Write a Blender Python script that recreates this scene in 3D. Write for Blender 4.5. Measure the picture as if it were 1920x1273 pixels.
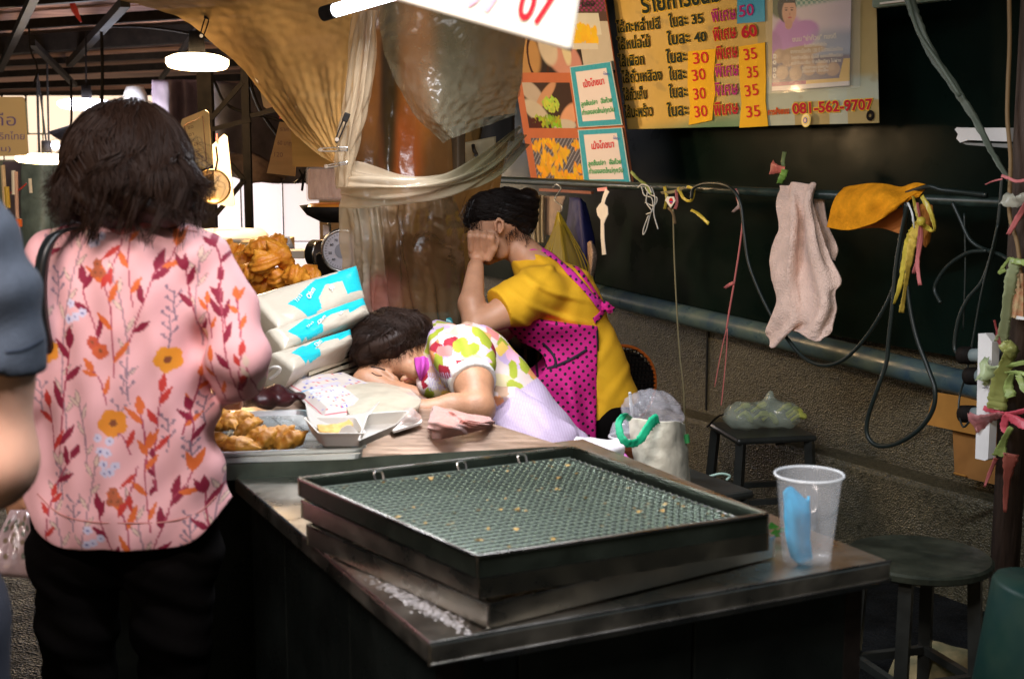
import bpy, bmesh, math, random
import numpy as np
from mathutils import Vector, Matrix
from mathutils.bvhtree import BVHTree
random.seed(7); rng = np.random.default_rng(7)
SC = bpy.context.scene
for o in list(bpy.data.objects): bpy.data.objects.remove(o)
COL = SC.collection

# ---------------- camera ----------------
FPX, CX, CY, YH, CAMZ = 2500.0, 960.0, 636.5, 270.0, 1.5
PITCH = math.atan((CY - YH) / FPX); CP, SP = math.cos(PITCH), math.sin(PITCH)
cam = bpy.data.cameras.new('camera'); camo = bpy.data.objects.new('camera', cam); COL.objects.link(camo)
camo.location = (0, 0, CAMZ); camo.rotation_euler = (math.pi/2 - PITCH, 0, 0)
cam.sensor_width = 36; cam.lens = FPX / 1920 * 36; cam.clip_start = .05; cam.clip_end = 200
cam.dof.use_dof = True; cam.dof.focus_distance = 4.5; cam.dof.aperture_fstop = 5.6
SC.camera = camo

# ---------------- world, colour ----------------
w = bpy.data.worlds.new('World'); SC.world = w; w.use_nodes = True
nt = w.node_tree; sky = nt.nodes.new('ShaderNodeTexSky'); sky.sky_type = 'NISHITA'; sky.sun_disc = False
sky.sun_elevation = math.radians(12); sky.sun_rotation = math.radians(200)
bg = nt.nodes['Background']; nt.links.new(sky.outputs[0], bg.inputs[0]); bg.inputs[1].default_value = WORLD_STRENGTH = 0.028
SC.view_settings.view_transform = 'Standard'; SC.view_settings.look = 'None'
SC.view_settings.gamma = 1; SC.view_settings.exposure = 0.28; SC.view_settings.use_curve_mapping = False
SC.render.engine = 'CYCLES'; SC.cycles.use_denoising = True; SC.cycles.max_bounces = 8
SC.cycles.transparent_max_bounces = 16; SC.cycles.sample_clamp_indirect = 6; SC.cycles.caustics_reflective = False; SC.cycles.caustics_refractive = False

# ---------------- points in the place ----------------
CAM = Vector((0, 0, CAMZ))
def ray(px, py):
    u = (px - CX) / FPX; v = (CY - py) / FPX
    return Vector((u, CP + v*SP, -SP + v*CP))
def P(px, py, Y):
    d = ray(px, py); return CAM + d * (Y / d.y)
def Pz(px, py, z):
    d = ray(px, py); return CAM + d * ((z - CAMZ) / d.z)
WD = Vector((-.5085, .861, 0)).normalized(); WN = Vector((-WD.y, WD.x, 0))      # wall direction, wall normal (towards the stall)
W0 = P(1500, 828, 5.1)
def plane_pt(px, py, p0, n):
    d = ray(px, py); return CAM + d * ((p0 - CAM).dot(n) / d.dot(n))
def Pw(px, py, off=0.0): return plane_pt(px, py, W0 + WN*off, WN)
def px_of(p):
    q = p - CAM; dep = q.y*CP - q.z*SP
    return CX + q.x/dep*FPX, CY - (q.y*SP + q.z*CP)/dep*FPX

# ---------------- objects ----------------
ORG = {}
def _props(o, label, cat, group, kind):
    if label: o['label'] = label
    if cat: o['category'] = cat
    if group: o['group'] = group
    if kind: o['kind'] = kind
def thing(name, label, cat, loc, group=None):
    o = bpy.data.objects.new(name, None); COL.objects.link(o); o.location = loc; o.empty_display_size = .1
    ORG[o.name] = Vector(loc); _props(o, label, cat, group, None); return o
def link(name, verts, faces, mat, parent=None, label=None, cat=None, group=None, kind=None, smooth=False, attrs=None, mats=None):
    V = np.asarray(verts, dtype=np.float64)
    if parent is not None: org = ORG[parent.name]
    else:
        mn, mx = V.min(0), V.max(0); org = Vector(((mn[0]+mx[0])/2, (mn[1]+mx[1])/2, mn[2]))
        if kind == 'structure': org = Vector((0, 0, 0))
    V = V - np.array(org)
    me = bpy.data.meshes.new(name)
    if isinstance(faces, np.ndarray):
        n, k = faces.shape
        me.vertices.add(len(V)); me.vertices.foreach_set('co', V.astype(np.float32).ravel())
        me.loops.add(n*k); me.loops.foreach_set('vertex_index', faces.astype(np.int32).ravel())
        me.polygons.add(n); me.polygons.foreach_set('loop_start', np.arange(0, n*k, k, dtype=np.int32))
        me.update(calc_edges=True)
    else:
        me.from_pydata([tuple(v) for v in V], [], faces)
    if smooth: me.polygons.foreach_set('use_smooth', np.ones(len(me.polygons), dtype=bool))
    for m in (mats or [mat]): me.materials.append(m)
    for k, a in (attrs or {}).items():
        a = np.asarray(a, dtype=np.float32)
        if a.shape[1] == 3 and k != 'Col':
            at = me.attributes.new(k, 'FLOAT_VECTOR', 'POINT'); at.data.foreach_set('vector', a.ravel())
        else:
            if a.shape[1] == 3: a = np.hstack([a, np.ones((len(a), 1), np.float32)])
            at = me.attributes.new(k, 'FLOAT_COLOR', 'POINT'); at.data.foreach_set('color', a.ravel())
    me.update()
    o = bpy.data.objects.new(name, me); COL.objects.link(o)
    if parent is not None: o.parent = parent
    else: o.location = org
    ORG[o.name] = Vector(org) if parent is None else ORG[parent.name]
    _props(o, label, cat, group, kind)
    return o
def catmull(pts, n=8):
    pts = [Vector(p) for p in pts]
    if len(pts) < 3:
        return [pts[0].lerp(pts[-1], i/n) for i in range(n+1)]
    out = []; Q = [pts[0]*2 - pts[1]] + pts + [pts[-1]*2 - pts[-2]]
    for i in range(1, len(Q)-2):
        a, b, c, d = Q[i-1:i+3]
        for k in range(n):
            t = k/n
            out.append(.5*((2*b) + (c-a)*t + (2*a-5*b+4*c-d)*t*t + (3*b-a-3*c+d)*t**3))
    out.append(pts[-1]); return out
class MB:
    def __init__(s): s.v = []; s.f = []
    def add(s, v, f):
        n = len(s.v); s.v += [Vector(p) for p in v]; s.f += [tuple(i+n for i in q) for q in f]; return s
    def box(s, c, size, rot=None, bev=0):
        c = Vector(c); R = rot or Matrix.Identity(3); x, y, z = [a/2 for a in size]
        if bev <= 0:
            vs = [c + R @ Vector((i*x, j*y, k*z)) for i in (-1, 1) for j in (-1, 1) for k in (-1, 1)]
            return s.add(vs, [(0,1,3,2), (4,6,7,5), (0,4,5,1), (2,3,7,6), (0,2,6,4), (1,5,7,3)])
        bm = bmesh.new(); bmesh.ops.create_cube(bm, size=1)
        for v in bm.verts: v.co = Vector((v.co.x*2*x, v.co.y*2*y, v.co.z*2*z))
        bmesh.ops.bevel(bm, geom=bm.edges[:], offset=bev, segments=2, affect='EDGES', profile=.5)
        bm.verts.index_update()
        s.add([c + R @ v.co for v in bm.verts], [tuple(v.index for v in f.verts) for f in bm.faces]); bm.free(); return s
    def tube(s, pts, r, n=8, cap=True, flat=1.0):
        pts = [Vector(p) for p in pts]; m = len(pts)
        rs = r if isinstance(r, (list, tuple, np.ndarray)) else [r]*m
        T = [(pts[min(i+1, m-1)] - pts[max(i-1, 0)]).normalized() for i in range(m)]
        up = Vector((0, 0, 1)) if abs(T[0].z) < .9 else Vector((1, 0, 0))
        N = (up - T[0]*up.dot(T[0])).normalized(); vs = []
        for i in range(m):
            N = (N - T[i]*N.dot(T[i]));  N = N.normalized() if N.length > 1e-6 else Vector((1, 0, 0))
            B = T[i].cross(N)
            for k in range(n):
                a = 2*math.pi*k/n; vs.append(pts[i] + (N*math.cos(a) + B*math.sin(a)*flat)*float(rs[i]))
        fs = [(i*n+k, i*n+(k+1) % n, (i+1)*n+(k+1) % n, (i+1)*n+k) for i in range(m-1) for k in range(n)]
        if cap: fs += [tuple(range(n))[::-1], tuple((m-1)*n+k for k in range(n))]
        return s.add(vs, fs)
    def lathe(s, prof, c, n=24, axis=None, sx=1, sy=1):
        c = Vector(c); R = axis or Matrix.Identity(3); vs = []
        for r, z in prof:
            for k in range(n):
                a = 2*math.pi*k/n; vs.append(c + R @ Vector((r*sx*math.cos(a), r*sy*math.sin(a), z)))
        m = len(prof)
        fs = [(i*n+k, i*n+(k+1) % n, (i+1)*n+(k+1) % n, (i+1)*n+k) for i in range(m-1) for k in range(n)]
        if prof[0][0] > 1e-5: pass
        return s.add(vs, fs)
    def disc(s, c, r, R=None, n=24, flip=False):
        c = Vector(c); R = R or Matrix.Identity(3)
        vs = [c + R @ Vector((r*math.cos(2*math.pi*k/n), r*math.sin(2*math.pi*k/n), 0)) for k in range(n)]
        return s.add(vs, [tuple(range(n))[::-1] if flip else tuple(range(n))])
    def prism(s, poly, ext):
        n = len(poly); ext = Vector(ext); poly = [Vector(p) for p in poly]
        vs = poly + [p + ext for p in poly]
        return s.add(vs, [tuple(range(n))[::-1], tuple(range(n, 2*n))] + [(i, (i+1) % n, n+(i+1) % n, n+i) for i in range(n)])
    def bar(s, a, b, wd, h, up=(0, 0, 1)):
        a, b = Vector(a), Vector(b); d = (b-a); L = d.length; x = d.normalized(); up = Vector(up)
        y = up.cross(x)
        if y.length < 1e-4: y = Vector((1, 0, 0)).cross(x)
        y.normalize(); z = x.cross(y); R = Matrix((x, y, z)).transposed()
        return s.box((a+b)/2, (L, wd, h), R)
    def out(s, name, mat, parent=None, **k):
        return link(name, s.v, s.f, mat, parent, **k)
def grid_faces(nu, nv, flip=False):
    i, j = np.meshgrid(np.arange(nu-1), np.arange(nv-1), indexing='ij'); a = (i*nv + j).ravel()
    f = np.stack([a, a+1, a+nv+1, a+nv], 1)
    return f[:, ::-1] if flip else f
def cr_interp(A, n):
    # catmull-rom along axis 0 of array A -> n samples
    A = np.asarray(A, float); m = len(A)
    if m == 1: return np.repeat(A, n, 0)
    Q = np.concatenate([[2*A[0]-A[1]], A, [2*A[-1]-A[-2]]]); t = np.linspace(0, m-1, n); i = np.minimum(t.astype(int), m-2); f = (t-i)
    f = f.reshape((-1,) + (1,)*(A.ndim-1))
    a, b, c, d = Q[i], Q[i+1], Q[i+2], Q[i+3]
    return .5*((2*b) + (c-a)*f + (2*a-5*b+4*c-d)*f*f + (3*b-a-3*c+d)*f**3)
def patch(rows, nu=60, nv=60, fn=P):
    # rows of (px,py,depth) control points -> (nu,nv,3) grid of points in the place
    m = max(len(r) for r in rows)
    G = np.array([cr_interp([tuple(fn(*c)) for c in r], m) if len(r) != m else [tuple(fn(*c)) for c in r] for r in rows], float)
    G = cr_interp(G, nu); G = np.swapaxes(cr_interp(np.swapaxes(G, 0, 1), nv), 0, 1)
    return G
def grid_normals(G):
    du = np.gradient(G, axis=0); dv = np.gradient(G, axis=1); n = np.cross(du, dv); return n/(np.linalg.norm(n, axis=2, keepdims=True)+1e-9)
def wav(X, Y, seed, sc, oct=3):
    r = np.random.default_rng(seed); out = 0; amp = 1
    for o in range(oct):
        for k in range(4):
            a = r.uniform(0, 2*np.pi); f = sc*(2**o)*r.uniform(.7, 1.4); ph = r.uniform(0, 6.28)
            out = out + amp*np.sin((X*np.cos(a)+Y*np.sin(a))*f + ph + .6*np.sin((X*np.sin(a)-Y*np.cos(a))*f*.8+ph))
        amp *= .5
    return out/5
def crumple(X, Y, seed, sc, n=8):
    # sharp creases: folded absolute values
    r = np.random.default_rng(seed); out = np.zeros_like(X)
    for k in range(n):
        a = r.uniform(0, 2*np.pi); f = sc*r.uniform(.6, 2.2); ph = r.uniform(0, 6.28)
        q = (X*np.cos(a)+Y*np.sin(a))*f + ph + .8*np.sin((Y*np.cos(a)-X*np.sin(a))*f*.6+ph*2)
        out += (np.abs(((q/np.pi) % 2)-1)*2-1)/(.6+f/sc)
    return out/n
def sheet(name, G, mat, parent=None, thick=0, disp=None, col=None, **k):
    nu, nv = G.shape[:2]; N = grid_normals(G)
    if disp is not None: G = G + N*disp[..., None]; N = grid_normals(G)
    V = G.reshape(-1, 3); F = grid_faces(nu, nv)
    if thick > 0:
        n0 = len(V); V = np.vstack([V, (G - N*thick).reshape(-1, 3)])
        idx = np.arange(n0).reshape(nu, nv)
        ring = np.concatenate([idx[0, :], idx[1:, -1], idx[-1, -2::-1], idx[-2:0:-1, 0]]); nx = np.roll(ring, -1)
        F = np.vstack([F, F[:, ::-1]+n0, np.stack([nx, ring, ring+n0, nx+n0], 1)])
        if col is not None: col = np.vstack([col.reshape(-1, 3)]*2)
    at = dict(k.pop('attrs', {}) or {})
    if col is not None: at['Col'] = col.reshape(-1, 3)
    return link(name, V, F, mat, parent, smooth=True, attrs=at, **k)

# ---------------- materials ----------------
MC = {}
def mat(name, col=(.5, .5, .5), rough=.6, metal=0, var=0, vsc=8, bump=0, bsc=40, spec=.5, trans=0, emis=None, es=0, attr=None,
        alpha=1, translucent=0, col2=None, sheen=0, sss=0, btype='noise', ior=1.45, stretch=None, coat=0, rvar=0):
    if name in MC: return MC[name]
    m = bpy.data.materials.new(name); m.use_nodes = True; t = m.node_tree; N = t.nodes; L = t.links; b = N['Principled BSDF']
    b.inputs['Base Color'].default_value = (*col, 1); b.inputs['Roughness'].default_value = rough; b.inputs['Metallic'].default_value = metal
    b.inputs['Specular IOR Level'].default_value = spec; b.inputs['IOR'].default_value = ior
    b.inputs['Transmission Weight'].default_value = trans; b.inputs['Sheen Weight'].default_value = sheen; b.inputs['Coat Weight'].default_value = coat
    if sss: b.inputs['Subsurface Weight'].default_value = sss; b.inputs['Subsurface Radius'].default_value = (.02, .008, .004); b.inputs['Subsurface Scale'].default_value = .5
    if emis: b.inputs['Emission Color'].default_value = (*emis, 1); b.inputs['Emission Strength'].default_value = es
    tc = N.new('ShaderNodeTexCoord'); src = tc.outputs['Object']
    if stretch:
        mp = N.new('ShaderNodeMapping'); mp.inputs['Scale'].default_value = stretch; L.new(src, mp.inputs[0]); src = mp.outputs[0]
    csock = None
    if attr:
        a = N.new('ShaderNodeAttribute'); a.attribute_name = attr; csock = a.outputs['Color']
    if var or col2:
        nz = N.new('ShaderNodeTexNoise'); nz.inputs['Scale'].default_value = vsc; nz.inputs['Detail'].default_value = 6; nz.inputs['Roughness'].default_value = .6; L.new(src, nz.inputs[0])
        rp = N.new('ShaderNodeValToRGB'); L.new(nz.outputs[0], rp.inputs[0]); rp.color_ramp.elements[0].position = .33; rp.color_ramp.elements[1].position = .67
        if csock is None:
            c2 = col2 or tuple(min(1, c*(1+var)) for c in col); c1 = col if col2 else tuple(c*(1-var) for c in col)
            rp.color_ramp.elements[0].color = (*c1, 1); rp.color_ramp.elements[1].color = (*c2, 1); csock = rp.outputs[0]
        else:
            rp.color_ramp.elements[0].color = (1-var,)*3 + (1,); rp.color_ramp.elements[1].color = (1, 1, 1, 1)
            mx = N.new('ShaderNodeMix'); mx.data_type = 'RGBA'; mx.blend_type = 'MULTIPLY'; mx.inputs[0].default_value = 1; L.new(csock, mx.inputs[6]); L.new(rp.outputs[0], mx.inputs[7]); csock = mx.outputs[2]
    if csock is not None: L.new(csock, b.inputs['Base Color'])
    if rvar:
        nr = N.new('ShaderNodeTexNoise'); nr.inputs['Scale'].default_value = vsc*1.7; nr.inputs['Detail'].default_value = 8; L.new(src, nr.inputs[0])
        mr = N.new('ShaderNodeMapRange'); mr.inputs[1].default_value = .3; mr.inputs[2].default_value = .7; mr.inputs[3].default_value = max(.02, rough-rvar); mr.inputs[4].default_value = rough+rvar
        L.new(nr.outputs[0], mr.inputs[0]); L.new(mr.outputs[0], b.inputs['Roughness'])
    if bump:
        if btype == 'voronoi':
            nb = N.new('ShaderNodeTexVoronoi'); nb.inputs['Scale'].default_value = bsc; L.new(src, nb.inputs[0]); hs = nb.outputs['Distance']
        else:
            nb = N.new('ShaderNodeTexNoise'); nb.inputs['Scale'].default_value = bsc; nb.inputs['Detail'].default_value = 5; L.new(src, nb.inputs[0]); hs = nb.outputs[0]
        bp = N.new('ShaderNodeBump'); bp.inputs['Strength'].default_value = 1; bp.inputs['Distance'].default_value = bump; L.new(hs, bp.inputs['Height']); L.new(bp.outputs[0], b.inputs['Normal'])
    out = b.outputs[0]; o = N['Material Output']
    if translucent:
        tr = N.new('ShaderNodeBsdfTranslucent'); tr.inputs[0].default_value = (*col, 1)
        if csock is not None: L.new(csock, tr.inputs[0])
        mx = N.new('ShaderNodeMixShader'); mx.inputs[0].default_value = translucent; L.new(out, mx.inputs[1]); L.new(tr.outputs[0], mx.inputs[2]); out = mx.outputs[0]
    if alpha < 1:
        tp = N.new('ShaderNodeBsdfTransparent'); mx = N.new('ShaderNodeMixShader'); mx.inputs[0].default_value = alpha
        L.new(tp.outputs[0], mx.inputs[1]); L.new(out, mx.inputs[2]); out = mx.outputs[0]
    if out is not b.outputs[0]: L.new(out, o.inputs[0])
    MC[name] = m; return m

# ---------------- implicit bodies ----------------
def surface_nets(F, o, h):
    F = F.astype(np.float32); ins = F < 0; nx, ny, nz = F.shape
    c = np.zeros((nx-1, ny-1, nz-1), np.uint8)
    offs = [(i, j, k) for i in (0, 1) for j in (0, 1) for k in (0, 1)]
    for (i, j, k) in offs: c += ins[i:nx-1+i, j:ny-1+j, k:nz-1+k]
    act = (c > 0) & (c < 8); I = np.argwhere(act); idx = -np.ones(act.shape, np.int64); idx[act] = np.arange(len(I))
    vals = np.stack([F[I[:, 0]+i, I[:, 1]+j, I[:, 2]+k] for i, j, k in offs], 1)
    S = np.zeros((len(I), 3)); C = np.zeros(len(I)); of = np.array(offs, float)
    for a in range(8):
        for b in range(a+1, 8):
            if np.abs(of[a]-of[b]).sum() == 1:
                m = (vals[:, a] < 0) != (vals[:, b] < 0); va, vb = vals[m, a], vals[m, b]; t = (va/(va-vb))[:, None]
                S[m] += of[a]*(1-t) + of[b]*t; C[m] += 1
    V = np.array(o) + (I + S/C[:, None])*h
    Q = []
    for ax in range(3):
        sl0 = [slice(None)]*3; sl1 = [slice(None)]*3; sl0[ax] = slice(0, -1); sl1[ax] = slice(1, None)
        A, B = ins[tuple(sl0)], ins[tuple(sl1)]; d = A != B; E = np.argwhere(d); u, v = [(1, 2), (2, 0), (0, 1)][ax]
        ok = (E[:, u] > 0) & (E[:, v] > 0) & (E[:, u] < F.shape[u]-1) & (E[:, v] < F.shape[v]-1); E = E[ok]; fl = A[tuple(E.T)]
        def cell(du, dv):
            q = E.copy(); q[:, u] -= du; q[:, v] -= dv; return idx[tuple(q.T)]
        q = np.stack([cell(1, 1), cell(0, 1), cell(0, 0), cell(1, 0)], 1); q[~fl] = q[~fl][:, ::-1]; Q.append(q)
    return V, np.vstack(Q)
class SDF:
    def __init__(s, k=.03): s.pr = []; s.k = k; s.cuts = []; s.disp = None; s.post = None
    def cap(s, a, b, ra, rb, k=None): s.pr.append(('c', np.array(a, float), np.array(b, float), ra, rb, k)); return s
    def ell(s, c, r, R=None, k=None):
        s.pr.append(('e', np.array(c, float), np.array(r, float), np.array(R) if R is not None else np.eye(3), 0, k)); return s
    def chain(s, pts, rs, k=None):
        for i in range(len(pts)-1): s.cap(pts[i], pts[i+1], rs[i], rs[i+1], k)
        return s
    def cut(s, p, n, soft=.004): s.cuts.append((np.array(p, float), np.array(Vector(n).normalized(), float), soft)); return s
    def grow(s, d):
        q = SDF(s.k); q.pr = [(p[0], p[1], p[2], p[3]+d, p[4]+d, p[5]) if p[0] == 'c' else (p[0], p[1], p[2]+d, p[3], 0, p[5]) for p in s.pr]; return q
    def mesh(s, h, smooth=1):
        lo = np.full(3, 1e9); hi = -lo
        for p in s.pr:
            if p[0] == 'c': pts = [(p[1], p[3]), (p[2], p[4])]
            else: pts = [(p[1], p[2].max())]
            for c, r in pts: lo = np.minimum(lo, c-r); hi = np.maximum(hi, c+r)
        lo -= .03; hi += .03; n = np.ceil((hi-lo)/h).astype(int)+1
        ax = [(lo[i] + np.arange(n[i])*h).astype(np.float32) for i in range(3)]
        F = np.full(tuple(n), .06, np.float32)
        for p in s.pr:
            k = p[5] if p[5] is not None else s.k; mg = k + .035
            if p[0] == 'c': bl = np.minimum(p[1]-p[3], p[2]-p[4])-mg; bh = np.maximum(p[1]+p[3], p[2]+p[4])+mg
            else: bl = p[1]-p[2].max()-mg; bh = p[1]+p[2].max()+mg
            i0 = np.clip(((bl-lo)/h).astype(int), 0, n); i1 = np.clip(((bh-lo)/h).astype(int)+2, 0, n)
            X = ax[0][i0[0]:i1[0], None, None]; Y = ax[1][None, i0[1]:i1[1], None]; Z = ax[2][None, None, i0[2]:i1[2]]
            if p[0] == 'c':
                ba = (p[2]-p[1]).astype(np.float32); L2 = max(float(ba@ba), 1e-9)
                t = np.clip(((X-p[1][0])*ba[0] + (Y-p[1][1])*ba[1] + (Z-p[1][2])*ba[2])/L2, 0, 1)
                d = np.sqrt((X-p[1][0]-t*ba[0])**2 + (Y-p[1][1]-t*ba[1])**2 + (Z-p[1][2]-t*ba[2])**2) - (p[3]+(p[4]-p[3])*t)
            else:
                R = p[3]; x, y, z = X-p[1][0], Y-p[1][1], Z-p[1][2]
                q = [(R[0, i]*x + R[1, i]*y + R[2, i]*z)/p[2][i] for i in range(3)]
                g = np.sqrt(q[0]**2+q[1]**2+q[2]**2); d = (g-1)*p[2].min()
            sub = F[i0[0]:i1[0], i0[1]:i1[1], i0[2]:i1[2]]
            hh = np.maximum(k - np.abs(sub-d), 0)/k
            F[i0[0]:i1[0], i0[1]:i1[1], i0[2]:i1[2]] = np.minimum(sub, d) - hh*hh*k*.25
        if s.disp is not None: F = F + s.disp(ax[0][:, None, None], ax[1][None, :, None], ax[2][None, None, :]).astype(np.float32)
        for c, nn, so in s.cuts:
            d = (ax[0][:, None, None]-c[0])*nn[0] + (ax[1][None, :, None]-c[1])*nn[1] + (ax[2][None, None, :]-c[2])*nn[2]
            F = np.maximum(F, d)
        if s.post is not None: F = s.post(ax[0][:, None, None], ax[1][None, :, None], ax[2][None, None, :], F).astype(np.float32)
        F[0] = F[-1] = .06; F[:, 0] = F[:, -1] = .06; F[:, :, 0] = F[:, :, -1] = .06
        V, Q = surface_nets(F, lo, h)
        for _ in range(smooth):
            S = np.zeros_like(V); C = np.zeros(len(V))
            for a, b in ((0, 1), (1, 2), (2, 3), (3, 0)):
                np.add.at(S, Q[:, a], V[Q[:, b]]); np.add.at(C, Q[:, a], 1); np.add.at(S, Q[:, b], V[Q[:, a]]); np.add.at(C, Q[:, b], 1)
            V = V*.5 + .5*S/C[:, None]
        return V, Q
def basis(x, y):
    x = Vector(x).normalized(); y = Vector(y); y = (y - x*y.dot(x)).normalized(); z = x.cross(y); return Matrix((x, y, z)).transposed()

# ---------------- flat print ----------------
def text_geo(body, offset=0, shear=0):
    cu = bpy.data.curves.new('tmp', 'FONT'); cu.body = body; cu.offset = offset; cu.shear = shear; cu.resolution_u = 3
    o = bpy.data.objects.new('tmp', cu); COL.objects.link(o); dg = bpy.context.evaluated_depsgraph_get()
    me = bpy.data.meshes.new_from_object(o.evaluated_get(dg)); V = np.array([tuple(v.co) for v in me.vertices]); F = [tuple(p.vertices) for p in me.polygons]
    bpy.data.objects.remove(o); bpy.data.curves.remove(cu); bpy.data.meshes.remove(me); return V, F
def lettering(body, bl, br, hpx, fn, m, parent, off=.002, bold=0.012, halo=None, hoff=.03, up=None, name='lettering', shear=0):
    """flat print: bl, br = ends of the baseline, hpx = height of a digit; fn(px,py,off) puts it on the surface"""
    V0, F0 = text_geo(body, bold, shear)
    if not len(V0): return
    x0, x1 = V0[:, 0].min(), V0[:, 0].max(); ax = np.array(br, float)-np.array(bl, float); L = np.linalg.norm(ax); ux = ax/L
    uy = np.array([ux[1], -ux[0]]) if up is None else np.array(up, float)
    def put(V, F, o, mm):
        pts = [fn(*(np.array(bl) + ux*((v[0]-x0)/(x1-x0)*L) + uy*(v[1]/.72*hpx)), o) for v in V]
        link(name, [tuple(p) for p in pts], F, mm, parent)
    if halo:
        V, F = text_geo(body, bold+hoff, shear); put(V, F, off-.0012, halo)
    put(V0, F0, off, m)
def painted(name, corners, nx, ny, fn, m, parent=None, thick=.002, disp=None, **k):
    """a board between four corners (TL,TR,BR,BL), coloured by fn(u,v) with u right, v down"""
    TL, TR, BR, BL = [np.array(c, float) for c in corners]
    v, u = np.meshgrid(np.linspace(0, 1, ny), np.linspace(0, 1, nx), indexing='ij')
    G = (TL*(1-u[..., None]) + TR*u[..., None])*(1-v[..., None]) + (BL*(1-u[..., None]) + BR*u[..., None])*v[..., None]
    c = fn(u, v)
    if disp is not None: disp = disp(u, v)
    N = grid_normals(G)
    return sheet(name, G, m, parent, thick=thick, disp=disp, col=c, **k)
def lay(c, mask, col):
    c += (np.array(col)[None, None] - c)*np.clip(mask, 0, 1)[..., None]; return c
def base(u, col): return np.ones(u.shape + (3,))*np.array(col)
def ss(a, b, x): t = np.clip((x-a)/(b-a+1e-12), 0, 1); return t*t*(3-2*t)
def blob(u, v, cx, cy, rx, ry, ang=0, soft=.15):
    x = (u-cx)*math.cos(ang)+(v-cy)*math.sin(ang); y = -(u-cx)*math.sin(ang)+(v-cy)*math.cos(ang)
    return 1-ss(1-soft, 1+soft, np.sqrt((x/rx)**2+(y/ry)**2))
def rectm(u, v, x0, y0, x1, y1): return ((u > x0) & (u < x1) & (v > y0) & (v < y1)).astype(float)
# ---------------- materials of the place ----------------
M_asphalt = mat('asphalt', (.007, .008, .009), rough=.45, var=.5, vsc=7, bump=.004, bsc=110, btype='voronoi', spec=.05, rvar=.15)
M_conc = mat('pebbled_concrete', (.030, .028, .016), rough=.42, col2=(.10, .09, .055), vsc=55, bump=.004, bsc=150, btype='voronoi', rvar=.12)
M_tarp = mat('black_sheeting', (.003, .0085, .0065), rough=.34, var=.3, vsc=3, bump=.001, bsc=6, spec=.055, rvar=.1)
M_iron = mat('dark_iron', (.009, .007, .006), rough=.7, spec=.15, var=.5, vsc=20, bump=.001)
M_steel = mat('stainless_steel', (.46, .44, .41), rough=.27, metal=1, var=.18, vsc=5, bump=.0004, bsc=60, rvar=.12)
M_steelD = mat('greasy_steel', (.50, .46, .39), rough=.33, metal=1, var=.16, vsc=5, bump=.0006, bsc=50, rvar=.14)
M_brownsteel = mat('worn_table_steel', (.66, .48, .36), rough=.40, metal=.85, col2=(.46, .32, .24), vsc=6, bump=.0005, bsc=70, stretch=(1, 4, 1), rvar=.12)
M_panel = mat('dark_panel', (.010, .013, .012), rough=.32, metal=.4, var=.4, vsc=5, rvar=.15)
M_wood = mat('old_roof_board', (.42, .24, .18), rough=.85, col2=(.22, .12, .09), vsc=6, stretch=(.4, 3, 3), bump=.003, bsc=12)
M_white = mat('white_plastic', (.75, .75, .74), rough=.4, var=.06)
M_black = mat('black_plastic', (.012, .012, .012), rough=.4)
M_rubber = mat('black_cable', (.012, .02, .018), rough=.42)
M_card = mat('cardboard', (.42, .25, .10), rough=.85, var=.12, vsc=5, bump=.0006, bsc=160, stretch=(1, 1, 6))
M_board = mat('cream_board', (.62, .47, .27), rough=.8, var=.1, vsc=4)
M_purple = mat('violet_tarp', (.17, .13, .17), rough=.6, var=.3, vsc=5, bump=.01, bsc=6)
M_gold = mat('bronze_pan', (.45, .30, .12), rough=.3, metal=1)
M_tubeW = mat('cool_tube', (1, 1, 1), emis=(.88, .90, 1.0), es=7)
M_lampW = mat('warm_lamp', (1, .9, .7), emis=(1, .74, .42), es=9)
M_lampC = mat('cool_lamp', (.9, .9, 1), emis=(.80, .82, 1.0), es=9)
M_dayglow = mat('daylight_glow_panel', (.7, .6, .5), rough=.6, emis=(1.0, .76, .56), es=.95)  # own glow stands in for daylight through the far panels
M_dayglow2 = mat('daylight_glow_wall', (.6, .58, .62), rough=.7, emis=(1.0, .84, .80), es=.72)  # emission put into the wall in place of daylight falling on it

# ---------------- the setting ----------------
MB().box((2, 8, -.05), (40, 40, .1)).out('ground', M_asphalt, kind='structure')
def W(s, z, off=0): return Vector((W0.x, W0.y, 0)) + WD*s + WN*off + Vector((0, 0, z))
# low pebbled wall with a ledge at its foot
wall = thing('wall', 'low pebbled concrete wall with a ledge at its foot behind the stools', 'wall', W(0, 0))
m = MB(); m.prism([W(-4, 0, 0), W(-4, .84, 0), W(-4, .84, -.2), W(-4, 0, -.2)], WD*9); m.out('wall_body', M_conc, wall)
m = MB(); m.prism([W(-4, 0, .13), W(-4, .345, .13), W(-4, .36, .115), W(-4, .36, .003), W(-4, 0, .003)], WD*9); m.out('ledge', M_conc, wall)
m = MB(); m.box(W(.58, .6, .001), (.008, .45, .008), basis(WN, (0, 0, 1))).out('joint', M_black, wall)
# black sheeting hanging down the wall
U, Vv = np.meshgrid(np.linspace(0, 1, 260), np.linspace(0, 1, 130), indexing='ij')
S_ = -4 + U*8.2; Z_ = 3.1 + (.80-3.1)*Vv
G = np.array(W(0, 0))[None, None] + S_[..., None]*np.array(WD) + Z_[..., None]*np.array((0, 0, 1)) + .06*np.array(WN)
D = .010*wav(S_, Z_*1.8, 3, 2.0) + .007*crumple(S_*.6, Z_*2.2, 5, 5)
G = G + D[..., None]*np.array(WN)
link('black_sheeting', G.reshape(-1, 3), grid_faces(260, 130), M_tarp, smooth=True, label='black plastic sheeting hung as the dark back wall of the stall', cat='sheeting')
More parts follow.
